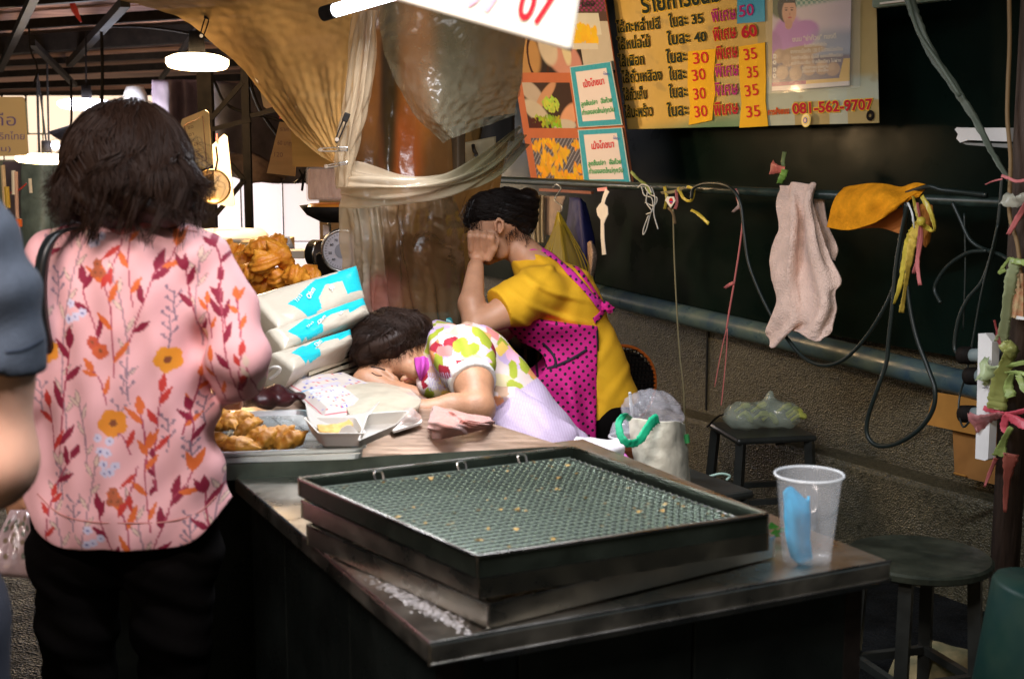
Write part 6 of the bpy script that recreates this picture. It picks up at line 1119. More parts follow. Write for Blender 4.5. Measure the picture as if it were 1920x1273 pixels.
rows = [[(1080, 818, 3.35), (1110, 820, 3.4), (1140, 824, 3.4), (1168, 818, 3.36)], [(1068, 838, 3.28), (1105, 836, 3.22), (1140, 840, 3.20), (1172, 834, 3.28)], [(1068, 850, 3.28), (1105, 868, 3.2), (1140, 868, 3.18), (1170, 855, 3.26)], [(1075, 885, 3.3), (1108, 890, 3.22), (1140, 892, 3.2), (1165, 885, 3.28)]]
G = patch(rows, 50, 60); V_, U_ = mesh01(50, 60); sheet('paper', G, mat('bag_paper', (.74, .68, .72), rough=.6, var=.06), wb, thick=.001, disp=.006*crumple(V_*3, U_*2.5, 15, 4))
MB().disc(P(1130, 849, 3.17), .004, basis((1, 0, 0), (0, 0, 1)), 10).out('blue_print', M_blueink, wb)
MB().tube([P(1165, 850, 3.4), P(1176, 862, 3.38)], .008, 6).out('magenta_scrap', mat('magenta_scrap', (.62, .05, .42), rough=.4), label='magenta plastic scrap between the paper bag and the brown drink', cat='scrap')
hang('white_band', [(1330, 893, 3.8), (1352, 888, 3.8), (1368, 892, 3.8), (1362, 900, 3.8)], .004, mat('pale_green_band', (.35, .5, .42), rough=.4), 'pale plastic loop glimpsed under the square stool', 'loop', fn=P)
# litter on the ground by the table
for i, (x, y, m_, lb) in enumerate([(395, 1260, M_redtape, 'red plastic scrap on the ground beside the black trousers'), (262, 1250, M_redtape, 'red scrap on the ground between the trouser legs'), (268, 1260, M_board, 'cream scrap on the ground between the trouser legs'), (420, 1262, M_wht, 'pale scrap on the ground at the foot of the table')]):
    c = Pz(x, y, .006); MB().box(c, (.05, .02, .006), Matrix.Rotation(i*.7, 3, 'Z')).out('litter', m_, label=lb, cat='litter')

# ribbed dark cooler behind the two women
kc = thing('ribbed_cooler', 'dark ribbed metal cooler standing behind the two resting women', 'cooler', (P(985, 700, 5.1).x, 5.1, 0))
c0_ = P(985, 640, 5.1); MB().box((c0_.x, 5.2, .42), (.62, .3, .84)).out('cooler_body', M_panel, kc)
for i in range(13): MB().box((c0_.x-.29+i*.048, 5.035, .45), (.016, .02, .78), bev=.004).out('rib', mat('rib_metal', (.16, .12, .07), rough=.35, metal=.8), kc)
MB().lathe([(0, .07), (.05, .06), (.07, 0), (.05, -.06), (0, -.07)], P(985, 620, 4.95), 16).out('dim_bag', mat('dim_tan', (.20, .12, .06), rough=.4, var=.3), smooth=True, label='dim tan packet hanging in the gap behind the magenta apron', cat='packet')
# ---------------- people ----------------
M_skin = mat('warm_skin', (.52, .27, .16), rough=.48, var=.10, vsc=22, bump=.0006, bsc=240, sss=.12)
M_skin2 = mat('tanned_skin', (.44, .22, .12), rough=.5, var=.14, vsc=30, bump=.0008, bsc=200, sss=.12)
M_hairk = mat('black_hair', (.008, .005, .004), rough=.45, spec=.25); M_hairb = mat('brown_black_hair', (.020, .009, .005), rough=.5, spec=.25)
M_trou = mat('black_trousers', (.004, .0032, .003), rough=.9, spec=.05, bump=.002, bsc=18)
def N3(v): return np.array(tuple(v), float)
def bvh_of(V, Q): return BVHTree.FromPolygons([tuple(v) for v in V], [tuple(int(i) for i in q) for q in Q])
def onto(bv, px, py, lift=.003):
    d = ray(px, py).normalized(); h = bv.ray_cast(CAM, d)
    if h[0] is None:
        # nearest point to the sight line, at the depth of the body
        best = None
        for t in np.linspace(1.2, 6, 60):
            q = bv.find_nearest(CAM+d*float(t))
            if best is None or q[3] < best[3]: best = q
        h = best
    n = h[1]; n = n if n.dot(d) < 0 else -n
    return h[0] + n*lift, n
def surf_ribbon(name, bv, pts, w_, m_, parent, lift=.004, thick=.002, n=8):
    fine = catmull([Vector((x, y, 0)) for x, y in pts], n); H = [onto(bv, p.x, p.y, lift) for p in fine]; c = [h[0] for h in H]; nn = [h[1] for h in H]
    for _ in range(3):
        c = [c[0]]+[(c[i-1]+c[i]*2+c[i+1])/4 for i in range(1, len(c)-1)]+[c[-1]]; nn = [nn[0]]+[((nn[i-1]+nn[i]*2+nn[i+1])/4).normalized() for i in range(1, len(c)-1)]+[nn[-1]]
    G = []
    for i, p in enumerate(c):
        d = (c[min(i+1, len(c)-1)]-c[max(i-1, 0)]).normalized(); s = d.cross(nn[i]).normalized(); G.append([tuple(p+s*w_*k) for k in (-.5, -.25, 0, .25, .5)])
    return sheet(name, np.array(G), m_, parent, thick=thick)
def strands(name, bv, roots, ends, m_, parent, r=.0011, wave=.004, lift=.003, flick=0, n=14, seed=1, clump=None):
    rr = np.random.default_rng(seed); mb_v = []; mb_f = []; k = 3
    for ii, (a, b) in enumerate(zip(roots, ends)):
        a = Vector(a); b = Vector(b); pts = []; ph = rr.uniform(0, 6.28); fq = rr.uniform(1.5, 3.5); l_ = lift*rr.uniform(.2, 1.8); ph, fq, l_ = (ph, fq, l_) if clump is None else (clump[ii][0]+rr.normal(0, .25), clump[ii][1], lift*clump[ii][2]*rr.uniform(.7, 1.2))
        for i in range(n):
            t = i/(n-1); p = a.lerp(b, t); q = bv.find_nearest(p); nrm = q[1]; out = (p-q[0])
            base_ = q[0] + nrm*l_; 
            if t > .86 and flick: base_ = base_ + nrm*flick*((t-.86)/.14)**1.5*rr.uniform(.3, 1.3) + Vector((0, 0, -flick*.5*(t-.86)/.14))
            s = (b-a).cross(nrm); s = s.normalized() if s.length > 1e-6 else Vector((1, 0, 0))
            pts.append(base_ + s*wave*math.sin(fq*t*6.28+ph)*t**1.4 + nrm*wave*.4*t*math.cos(fq*t*6.28+ph))
        m = len(pts); off = len(mb_v)
        for i in range(m):
            T_ = (pts[min(i+1, m-1)]-pts[max(i-1, 0)]).normalized(); u_ = T_.cross(Vector((.3, .9, .2))).normalized(); v_ = T_.cross(u_); rad = r*(1-.75*max(0, (i/(m-1)-.6)/.4))
            for j in range(k): al = 2*math.pi*j/k; mb_v.append(pts[i]+(u_*math.cos(al)+v_*math.sin(al))*rad)
        for i in range(m-1):
            for j in range(k): mb_f.append((off+i*k+j, off+i*k+(j+1) % k, off+(i+1)*k+(j+1) % k, off+(i+1)*k+j))
    return link(name, mb_v, np.array(mb_f), m_, parent, smooth=True, kind='stuff')
def shoes(parent, feet, m_, d=(0, 1, 0)):
    for f in feet:
        s_ = SDF(.02); f = Vector(f); dd = Vector(d); s_.cap(f+Vector((0, 0, .045)), f+dd*.13+Vector((0, 0, .035)), .042, .036); s_.cut(f+Vector((0, 0, .002)), (0, 0, -1)); V, Q = s_.mesh(.009); link('shoe', V, Q, m_, parent, smooth=True)

# ======== the woman in the floral blouse, seen from behind ========
YA = 2.45; SA = FPX/YA
def A_(px, py, Y=YA): return P(px, py, Y)
wa = thing('person', 'woman seen from behind in a pink floral blouse and black trousers with wavy dark hair', 'person', (A_(240, 900).x, YA, 0))
b = SDF(.03)
b.ell(A_(243, 315), (.072, .092, .092)).cap(A_(243, 360), A_(242, 440), .052, .056); b.cap(A_(140, 480), A_(345, 480), .05, .05); b.ell(A_(242, 570), (.145, .09, .16)); b.ell(A_(240, 760), (.135, .085, .2)); b.ell(A_(240, 900), (.14, .085, .10))
b.chain([A_(390, 495), A_(445, 680, 2.38), A_(425, 720, 2.72), A_(432, 735, 2.80)], [.045, .036, .026, .03]); b.chain([A_(95, 495), A_(72, 700, 2.42), A_(40, 880, 2.55), A_(30, 930, 2.58)], [.045, .036, .026, .03])
for i in range(4): b.cap(A_(420+i*9, 738, 2.82), A_(424+i*9, 765, 2.86), .009, .007, .006); b.cap(A_(18+i*9, 940, 2.56), A_(20+i*9, 975, 2.57), .009, .007, .006)
b.cap(A_(415, 735, 2.80), A_(405, 750, 2.84), .009, .007, .006); b.cap(A_(46, 935, 2.56), A_(52, 955, 2.55), .009, .007, .006)
b.ell(A_(243, 315, 2.555), (.012, .02, .02), k=.01); b.ell(A_(170, 310, 2.46), (.010, .018, .03), k=.005); b.ell(A_(316, 310, 2.46), (.010, .018, .03), k=.005)
hipz = A_(240, 960).z
for sx, x0, x1 in ((-1, 160, 148), (1, 325, 322)): b.chain([Vector((A_(x0, 960).x, YA, hipz)), Vector((A_(x1, 1270).x, YA+.02, .50)), Vector((A_(x1, 1270).x, YA-.01, .10))], [.070, .050, .036])
V, Q = b.mesh(.007); link('body', V, Q, M_skin, wa, smooth=True)
tz = SDF(.028)
for x0, x1, x2 in ((148, 145, 146), (322, 322, 323)): tz.chain([A_(x0, 960), A_(x0, 1030), A_(x1, 1180), Vector((A_(x2, 1273).x, YA+.02, .50)), Vector((A_(x2, 1273).x, YA, .09))], [.084, .090, .070, .062, .048])
tz.ell(A_(238, 950), (.150, .095, .10)); tz.disp = lambda X, Y, Z: .003*np.sin(Z*55+X*30+2*np.sin(X*22))+.002*np.sin(Z*120+X*60); tz.cut(Vector((0, 0, .07)), (0, 0, -1))
V, Q = tz.mesh(.008); link('trousers', V, Q, M_trou, wa, smooth=True); shoes(wa, [Vector((A_(146, 1273).x, YA-.02, 0)), Vector((A_(322, 1273).x, YA-.02, 0))], M_black)
s = SDF(.035)
s.cap(A_(125, 482), A_(365, 480), .054, .054); s.ell(A_(242, 560), (.160, .108, .155)); s.ell(A_(238, 720), (.166, .112, .20)); s.ell(A_(236, 880), (.186, .125, .19)); s.cap(A_(242, 450), A_(242, 425), .066, .060, .02); s.ell(A_(240, 970), (.184, .126, .14)); s.cap(A_(155, 965), A_(325, 965), .112, .112)
s.chain([A_(388, 492), A_(428, 570, 2.42), A_(448, 665, 2.38), A_(446, 700, 2.42), A_(430, 715, 2.62)], [.048, .048, .050, .050, .036], .02); s.chain([A_(98, 495), A_(82, 600, 2.42), A_(72, 720, 2.42), A_(52, 800, 2.5)], [.050, .050, .052, .04], .03)
def wfold(X, Y, Z):
    x = X*SA; z = Z*SA
    return .0030*np.sin(z*.012+x*.05+2*np.sin(x*.012)) + .0022*np.sin(x*.09+z*.016) + .004*np.exp(-((x+565)/40)**2)*np.sin(z*.06) + .0015*np.sin((x-z)*.06)
s.disp = wfold
zc = A_(240, 996).z
def hem(X, Y, Z, F):
    pxx = X*SA+960; up = .075*np.clip((np.abs(pxx-238)-95)/92, 0, 1.2)**2
    return np.maximum(F, (zc+up)-Z)
s.post = hem
V, Q = s.mesh(.0030, 1)
PX = V[:, 0]*SA+960; PY = 270+(1.5-V[:, 2])*SA
col = np.tile(np.array([.80, .42, .43]), (len(V), 1)); col *= (1+.03*np.sin(PX*.03)*np.cos(PY*.02))[:, None]
Wn, Rd_, Or, Gr, Cr = (.24, .008, .035), (.52, .035, .025), (.66, .13, .025), (.26, .17, .22), (.70, .50, .40)
def dleaf(bx, by, tx, ty, w_, c_, oc=None):
    m = (PX > min(bx, tx)-w_) & (PX < max(bx, tx)+w_) & (PY > min(by, ty)-w_) & (PY < max(by, ty)+w_); x, y = PX[m]-bx, PY[m]-by; dx, dy = tx-bx, ty-by; L = math.hypot(dx, dy)
    t = (x*dx+y*dy)/L/L; d = np.abs(x*dy-y*dx)/L; prof = w_*np.sin(np.pi*np.clip(t, 0, 1)**.8)*.5
    inside = (t > 0) & (t < 1) & (d < prof); k = np.where(m)[0][inside]; col[k] = c_
    if oc is not None: e = (t > 0) & (t < 1) & (d < prof) & (d > prof-1.8); col[np.where(m)[0][e]] = oc
def dline(pts, w_, c_):
    for (x0, y0), (x1, y1) in zip(pts[:-1], pts[1:]):
        m = (PX > min(x0, x1)-4) & (PX < max(x0, x1)+4) & (PY > min(y0, y1)-4) & (PY < max(y0, y1)+4); x, y = PX[m]-x0, PY[m]-y0; dx, dy = x1-x0, y1-y0; L2 = dx*dx+dy*dy+1e-6
        t = np.clip((x*dx+y*dy)/L2, 0, 1); d = np.hypot(x-t*dx, y-t*dy); col[np.where(m)[0][d < w_]] = c_
def dflower(x, y, r_, c_, cc_, n=5):
    for k in range(n):
        a = k*2*math.pi/n+.5; cx, cy = x+r_*.55*math.cos(a), y+r_*.55*math.sin(a); m = np.hypot(PX-cx, PY-cy) < r_*.52; col[m] = c_
    col[np.hypot(PX-x, PY-y) < r_*.27] = cc_
fr_ = np.random.default_rng(4)
def sprig(pts, c_, L, wd, stem=None, alt=True, oc=None, sw=1.5, every=None):
    c = catmull([Vector((x, y, 0)) for x, y in pts], 8); c = [(p.x, p.y) for p in c]; dline(c, sw, stem or c_); n = len(c); stp = every or max(3, int(L*1.2/(math.hypot(c[0][0]-c[-1][0], c[0][1]-c[-1][1])/n+.1)))
    sd = 1
    for i in range(3, n, stp):
        x, y = c[i]; j = min(i+1, n-1); j0 = max(i-1, 0); dx, dy = c[j][0]-c[j0][0], c[j][1]-c[j0][1]; a0 = math.atan2(dy, dx)
        for q in ((sd, -sd) if not alt else (sd,)):
            a = a0 + q*fr_.uniform(.40, .75); l = L*fr_.uniform(.95, 1.3); dleaf(x, y, x+l*math.cos(a), y+l*math.sin(a), wd*fr_.uniform(.68, .85), c_, oc)
        sd = -sd
    x, y = c[-1]; dx, dy = c[-1][0]-c[-2][0], c[-1][1]-c[-2][1]; a = math.atan2(dy, dx); dleaf(x, y, x+L*math.cos(a), y+L*math.sin(a), wd, c_, oc)
def twig(x, y, h_, c_, sd=1):
    pts = [(x, y), (x+4*sd, y-h_*.5), (x+2*sd, y-h_)]; dline(pts, 1.3, c_)
    for k in range(5):
        yy = y-h_*(.25+.17*k); q = 1 if k % 2 else -1; dline([(x+3*sd, yy), (x+3*sd+q*11, yy-10)], 1.2, c_); m = np.hypot(PX-(x+3*sd+q*11), PY-(yy-12)) < 3; col[m] = c_
    
for rep in (0, 1):
    ox, oy = (0, 0) if rep == 0 else (22, 415)
    def S_(l): return [(x+ox, y+oy) for x, y in l]
    for l in ([(145, 790), (138, 700), (143, 610), (160, 520), (178, 440)], [(100, 680), (108, 600), (98, 520), (108, 440)], [(250, 720), (262, 640), (255, 560), (240, 505)], [(382, 640), (380, 540), (388, 480)], [(183, 860), (180, 790), (170, 740)]): sprig(S_(l), Cr, 30, 11, stem=(.36, .20, .24), oc=(.42, .24, .24))
    for (x, y, h_, sd) in ((130, 560, 60, 1), (112, 500, 55, -1), (262, 740, 70, -1), (332, 640, 60, 1), (345, 590, 55, -1), (240, 800, 60, 1), (338, 450, 50, 1), (385, 790, 50, -1), (90, 760, 60, 1), (325, 830, 60, 1)): twig(x+ox, y+oy, h_, Gr, sd)
    for l, c_, L, wd in [([(262, 632), (285, 575), (300, 540), (312, 500)], Wn, 44, 17), ([(312, 500), (335, 478), (345, 455)], Or, 38, 15), ([(392, 640), (378, 580), (366, 530), (364, 500)], Wn, 34, 14), ([(128, 850), (136, 760), (146, 690), (152, 640)], Wn, 44, 17), ([(212, 640), (200, 590), (185, 540), (182, 520)], Wn, 36, 15), ([(275, 560), (268, 500), (266, 440), (270, 410)], Or, 34, 14), ([(235, 690), (236, 620), (234, 560), (225, 520)], Or, 42, 15), ([(252, 440), (245, 470), (232, 500)], Rd_, 32, 13), ([(120, 850), (112, 790), (108, 750)], Rd_, 36, 15), ([(222, 740), (212, 700), (200, 680)], Or, 32, 13), ([(300, 860), (308, 780), (318, 720)], Rd_, 36, 15), ([(290, 850), (286, 790), (282, 760)], Or, 38, 16), ([(262, 830), (250, 800), (236, 790)], Rd_, 34, 14), ([(352, 800), (362, 760), (378, 700)], Or, 28, 12), ([(362, 830), (368, 790), (362, 760)], Wn, 30, 13), ([(95, 480), (110, 455), (130, 425)], Wn, 34, 14), ([(75, 600), (84, 530), (90, 500)], Rd_, 26, 12), ([(300, 880), (306, 900), (300, 840)], Wn, 20, 10)]: sprig(S_(l), c_, L, wd, stem=(.40, .06, .10))
    for x, y, r_, c_ in [(110, 645, 21, (.74, .26, .02)), (330, 660, 23, (.74, .28, .02)), (232, 774, 25, (.74, .25, .02)), (212, 642, 15, (.58, .10, .03)), (198, 626, 11, (.5, .07, .03)), (210, 484, 9, (.42, .10, .04)), (218, 500, 9, (.42, .10, .04)), (206, 500, 9, (.42, .10, .04))]: dflower(x+ox, y+oy, r_, c_, (.22, .06, .02))
    for x, y in [(160, 556), (182, 572), (168, 580), (156, 584), (194, 432), (214, 436), (196, 448), (205, 447), (205, 800), (226, 806), (210, 824), (222, 826)]: dflower(x+ox, y+oy, 8, (.62, .56, .70), (.12, .12, .32))
# sleeve sprigs
for l, c_, L, wd in [([(458, 745), (450, 680), (438, 620), (428, 560)], Wn, 38, 16), ([(440, 600), (430, 560), (425, 520)], Wn, 30, 14), ([(462, 720), (466, 680), (470, 650)], Rd_, 30, 13), ([(430, 740), (420, 700), (414, 660)], Or, 30, 13), ([(425, 500), (418, 470), (412, 455)], Wn, 28, 12), ([(470, 620), (462, 580), (456, 550)], Or, 24, 11), ([(412, 620), (406, 580), (404, 560)], Or, 26, 11), ([(488, 740), (484, 700), (480, 670)], Cr, 26, 11)]: sprig(l, c_, L, wd, stem=(.40, .06, .10))
M_blouse = mat('floral_blouse', attr='Col', rough=.7, bump=.0006, bsc=500, translucent=.08)
link('blouse', V, Q, M_blouse, wa, smooth=True, attrs={'Col': col}); bvA = bvh_of(V, Q)
surf_ribbon('hem_seam', bvA, [(70, 925), (110, 962), (170, 978), (240, 980), (310, 978), (370, 962), (405, 930)], .0025, mat('pink_seam', (.55, .22, .20), rough=.8), wa, lift=.0004, thick=.0006)
surf_ribbon('yoke_seam', bvA, [(120, 440), (180, 424), (245, 420), (310, 424), (370, 436)], .003, MC['pink_seam'], wa, lift=.0006, thick=.0008)
col_ring = SDF(.01); col_ring.cap(A_(242, 424, 2.44), A_(242, 402, 2.46), .062, .056); V, Q = col_ring.mesh(.006); link('collar', V, Q, mat('pink_collar', (.66, .27, .25), rough=.7, col2=(.45, .10, .12), vsc=25), wa, smooth=True)
G = np.array([[tuple(A_(x+dx, y, Y+dz)) for dx, dz in ((-13, .0), (-5, -.012), (5, -.012), (13, .0))] for x, y, Y in [(150, 425, 2.42), (120, 432, 2.37), (97, 447, 2.35), (82, 480, 2.335), (76, 530, 2.33), (78, 590, 2.335), (88, 650, 2.36), (100, 700, 2.42)]])
sheet('bag_strap', cr_interp(G, 40), mat('black_leather', (.008, .008, .008), rough=.35), thick=.004, label='black bag strap over the left shoulder of the floral blouse', cat='strap')
# hair
h = SDF(.03)
h.ell(A_(240, 285, 2.45), (.088, .108, .082)); h.ell(A_(238, 322, 2.44), (.096, .108, .078)); h.ell(A_(182, 362, 2.42), (.046, .07, .052)); h.ell(A_(240, 360, 2.38), (.080, .055, .050)); h.ell(A_(300, 358, 2.42), (.052, .07, .054)); h.ell(A_(148, 378, 2.44), (.024, .04, .028)); h.ell(A_(335, 378, 2.44), (.026, .045, .030)); h.ell(A_(280, 398, 2.38), (.026, .03, .022)); h.ell(A_(195, 400, 2.39), (.022, .03, .020))
h.disp = lambda X, Y, Z: .006*np.sin(X*70+3*np.sin(Z*45))*np.clip((1.48-Z)*8, 0.15, 1) + .0035*np.sin(Z*80+X*60+Y*40)*np.clip((1.42-Z)*8, .1, 1)
V, Q = h.mesh(.005, 1); link('hair', V, Q, M_hairb, wa, smooth=True); bvH = bvh_of(V, Q); rr = np.random.default_rng(11)
roots, ends, clp = [], [], []
for i in range(2400):
    if i % 20 == 0: ka, ky, kr, kc = rr.uniform(-math.pi, math.pi), rr.uniform(-55, 24), rr.uniform(.85, 1.07), (rr.uniform(0, 6.28), rr.uniform(1.3, 2.2), rr.uniform(.3, 2.6))
    clp.append(kc); a = ka+rr.normal(0, .035); cx, cy = A_(245, 215, 2.44+.0), 0; x = 242+112*math.sin(a)*kr; yy = 392+ky+rr.normal(0, 4)+6*abs(math.sin(a)); Yd = 2.44-.10*math.cos(a)
    roots.append(A_(245+45*math.sin(ka)+rr.normal(0, 7), 212+rr.uniform(0, 10), 2.44-.03*math.cos(ka)+rr.normal(0, .01))); ends.append(A_(x, yy, Yd))
strands('hair_strands', bvH, roots, ends, M_hairb, wa, r=.0011, wave=.014, lift=.006, flick=.026, n=26, seed=3, clump=clp)
roots, ends = [], []
for i in range(150):
    sx = rr.choice([-1, 1]); y0 = rr.uniform(300, 395); roots.append(A_(245+sx*rr.uniform(85, 118), y0-45, 2.44)); ends.append(A_(245+sx*rr.uniform(118, 152), y0+rr.uniform(5, 35), 2.44+rr.uniform(-.05, .05)))
def flyaway(name, roots, ends, parent, m_, seed, bow=.02, r=.0005):
    q = np.random.default_rng(seed); mb = MB()
    for a, b_ in zip(roots, ends):
        a, b_ = Vector(a), Vector(b_); m1 = a.lerp(b_, .5)+Vector((q.normal(0, bow), q.normal(0, bow), q.normal(0, bow))); m2 = b_+Vector((q.normal(0, bow*.7), 0, q.uniform(0, bow))); mb.tube(catmull([a, m1, b_, m2], 5), r, 3, cap=False)
    return mb.out(name, m_, parent, kind='stuff')
flyaway('loose_hairs', roots, ends, wa, M_hairb, 5)

# ======== the man at the left edge ========
YM = 1.66
def M_(px, py, Y=YM): return P(px, py, Y)
wm = thing('person', 'person cut off by the left edge in a navy T-shirt with a bare forearm', 'person', (M_(-230, 600).x, YM, 0))
b = SDF(.03); b.ell(M_(-260, 130), (.078, .10, .115)).cap(M_(-260, 260), M_(-260, 350), .055, .06); b.cap(M_(-400, 430), M_(-100, 430), .07, .07); b.ell(M_(-255, 600), (.15, .10, .2)); b.ell(M_(-255, 900), (.14, .10, .2)); b.ell(M_(-255, 1150), (.16, .11, .12))
b.chain([M_(-85, 450), M_(-20, 690), M_(-8, 860), M_(-20, 880), M_(-150, 900, 1.85), M_(-230, 850, 2.0)], [.055, .050, .047, .044, .036, .028]); b.cap(M_(-425, 450), M_(-440, 850), .05, .04)
b.ell(M_(-250, 845, 2.04), (.03, .04, .02))
for i in range(4): b.cap(M_(-250-i*10, 835+i*8, 2.06), M_(-262-i*10, 840+i*8, 2.12), .009, .008, .006)
b.cap(M_(-240, 825, 2.04), M_(-235, 815, 2.08), .010, .008, .006)
for sx in (-1, 1): b.chain([M_(-255+sx*120, 1180), Vector((M_(-255+sx*120, 1180).x, YM, .48)), Vector((M_(-255+sx*120, 1180).x, YM, .08))], [.085, .06, .04])
V, Q = b.mesh(.009, 2); link('body', V, Q, mat('pale_skin', (.60, .34, .24), rough=.5, sss=.1, var=.06), wm, smooth=True)
s = SDF(.035); s.cap(M_(-400, 440), M_(-110, 440), .085, .080); s.ell(M_(-255, 640), (.175, .12, .22)); s.ell(M_(-255, 900), (.172, .12, .22)); s.chain([M_(-95, 455), M_(-45, 570), M_(-12, 690)], [.072, .068, .070]); s.cap(M_(-420, 460), M_(-430, 680), .07, .065)
ca = M_(-14, 678); s.disp = lambda X, Y, Z: .004*np.sin(X*45+Z*38)+.003*np.sin(Z*80-X*40)
def cutarm(X, Y, Z, F):
    z1 = ca.z - .30*(X-ca.x); return np.where(X > M_(-100, 600).x, np.maximum(F, (z1+.0)-Z), np.maximum(F, .93-Z))
s.post = cutarm; V, Q = s.mesh(.007, 2); link('t_shirt', V, Q, mat('navy_cotton', (.038, .05, .07), rough=.9, var=.15, vsc=40, bump=.001, bsc=300), wm, smooth=True); bvM = bvh_of(V, Q)
surf_ribbon('sleeve_seam', bvM, [(10, 660), (45, 654), (82, 634)], .003, mat('dark_seam', (.02, .03, .05), rough=.9), wm, lift=.0006, thick=.001)
s = SDF(.03); s.ell(M_(-260, 115), (.088, .11, .105)); V, Q = s.mesh(.012); link('hair', V, Q, M_hairk, wm, smooth=True)
s = SDF(.03); s.ell(M_(-255, 1130), (.17, .12, .14)); [s.chain([M_(-255+sx*120, 1180), Vector((M_(-255+sx*120, 1180).x, YM, .10))], [.10, .07]) for sx in (-1, 1)]; V, Q = s.mesh(.012); link('trousers', V, Q, mat('dark_jeans', (.02, .025, .04), rough=.9), wm, smooth=True)
shoes(wm, [Vector((M_(-255+sx*120, 1180).x, YM-.03, 0)) for sx in (-1, 1)], M_black)

# ======== the woman in yellow, leaning on her elbows ========
YY = 4.5
def Y_(px, py, Y=YY): return P(px, py, Y)
wy = thing('person', 'woman in yellow T-shirt and magenta dotted apron hiding her face in her fist', 'person', (Y_(1115, 800).x, YY, 0))
b = SDF(.022)
b.ell(Y_(938, 408), (.088, .080, .088)); b.ell(Y_(915, 440), (.062, .062, .078), k=.03); b.cap(Y_(937, 468), Y_(915, 483), .036, .026); b.cap(Y_(925, 455, 4.44), Y_(938, 470, 4.45), .03, .03)
b.ell(Y_(893, 438, 4.5), (.018, .014, .022), k=.015); b.cap(Y_(903, 466, 4.48), Y_(907, 474, 4.5), .012, .012, .01)
b.chain([Y_(950, 440, 4.52), Y_(985, 478, 4.5), Y_(1005, 500, 4.5)], [.050, .052, .07]); b.cap(Y_(1010, 545, 4.40), Y_(1000, 533, 4.64), .056, .056)
b.ell(Y_(1050, 573), (.11, .13, .11)); b.cap(Y_(1050, 573), Y_(1100, 700), .108, .108); b.ell(Y_(1112, 735), (.10, .11, .10))
b.chain([Y_(1005, 545, 4.34), Y_(945, 585, 4.26), Y_(893, 612, 4.22)], [.050, .048, .042]); b.chain([Y_(892, 612, 4.22), Y_(884, 570, 4.26), Y_(892, 500, 4.36)], [.041, .042, .027], .015)
b.chain([Y_(1000, 560, 4.66), Y_(970, 600, 4.62), Y_(925, 632, 4.52), Y_(885, 630, 4.42)], [.058, .044, .038, .03])
# fist
b.ell(Y_(898, 474, 4.39), (.036, .024, .034), k=.015)
for i in range(4):
    x = 883+i*13.0; yt = 437-(1.5 if i in (1, 2) else 0)+i*1.0; b.chain([Y_(x+1, 468, 4.375), Y_(x-.5, yt+6, 4.355), Y_(x, yt+1, 4.37), Y_(x+3, yt+10, 4.40)], [.0125, .0118, .011, .010], .0035)
b.chain([Y_(916, 484, 4.38), Y_(926, 466, 4.37), Y_(933, 452, 4.385)], [.014, .012, .009], .006)
# ear
ec = Y_(936, 424, 4.405)
b.ell(ec, (.016, .009, .026), k=.004); pe = [Y_(930, 432, 4.39), Y_(928, 418, 4.385), Y_(935, 410, 4.385), Y_(943, 416, 4.385), Y_(943, 428, 4.388), Y_(937, 437, 4.392)]; b.chain(pe, [.005]*6, .003)
zt0 = .02
for Yl, xf in ((4.47, 1120), (4.60, 1100)): hp = Y_(1125, 790, Yl); b.chain([hp, Vector((hp.x-.02, Yl, .38)), Vector((hp.x+.06, Yl, .09))], [.055, .045, .04])
V, Q = b.mesh(.0042, 1); link('body', V, Q, M_skin, wy, smooth=True); bvY = bvh_of(V, Q)
s = SDF(.055)
s.chain([Y_(992, 490, 4.5), Y_(1008, 505, 4.5)], [.062, .075], .02); s.cap(Y_(1010, 545, 4.38), Y_(1002, 532, 4.66), .080, .076); s.ell(Y_(1048, 571), (.138, .150, .135)); s.cap(Y_(1052, 575), Y_(1098, 690), .130, .132); s.cap(Y_(1098, 690), Y_(1120, 752), .134, .146)
s.chain([Y_(1010, 548, 4.35), Y_(965, 566, 4.29), Y_(935, 580, 4.25)], [.072, .068, .064]); s.cap(Y_(1000, 558, 4.68), Y_(965, 600, 4.64), .07, .058)
def yfold(X, Y, Z):
    x = X*FPX/YY; z = Z*FPX/YY
    f1 = np.maximum(0, np.sin((z*.85+x*.45)*.17+1.6*np.sin(x*.025)))**2; f2 = np.maximum(0, np.sin((z*.5-x*.85)*.085+1.2*np.sin(z*.03)))**2; return -.008*f1*np.exp(-((x-75)/75.0)**2) - .004*f2 + .003*np.sin((x*.6+z)*.07+1.5*np.sin(z*.02)) + .004
s.disp = yfold
sa, sb = Y_(1008, 545, 4.33), Y_(925, 584, 4.25)
hemn = (Y_(1197, 748)-Y_(1120, 775)); hn = Vector((hemn.z, 0, -hemn.x)); hn = hn if hn.z < 0 else -hn
s.cut(Y_(1120, 775), hn)
ax1 = (sb-sa).normalized(); p1_ = Y_(936, 577, 4.25)
def slv(X, Y, Z, F):
    d = (X-p1_.x)*ax1.x+(Y-p1_.y)*ax1.y+(Z-p1_.z)*ax1.z; F = np.where(X < p1_.x+.06, np.maximum(F, d), F); c = Y_(976, 668); d = np.sqrt(((X-c.x)/.108)**2+((Z-c.z)/.078)**2)-1; F = np.maximum(F, -d*.08); c = Y_(1020, 720); return np.where((Z < c.z+.06) & (X < Y_(1050, 700).x), np.maximum(F, .03), F)
s.post = slv; V, Q = s.mesh(.0055, 1); M_yel2 = mat('yellow_cotton', (.78, .42, .012), rough=.85, var=.08, vsc=7, bump=.0008, bsc=320)
link('t_shirt', V, Q, M_yel2, wy, smooth=True); bvT = bvh_of(V, Q)
ra_ = SDF(.01); a0_ = Y_(986, 468, 4.5); ra_.cap(a0_, Y_(992, 474, 4.5), .058, .060); V, Q = ra_.mesh(.008); 
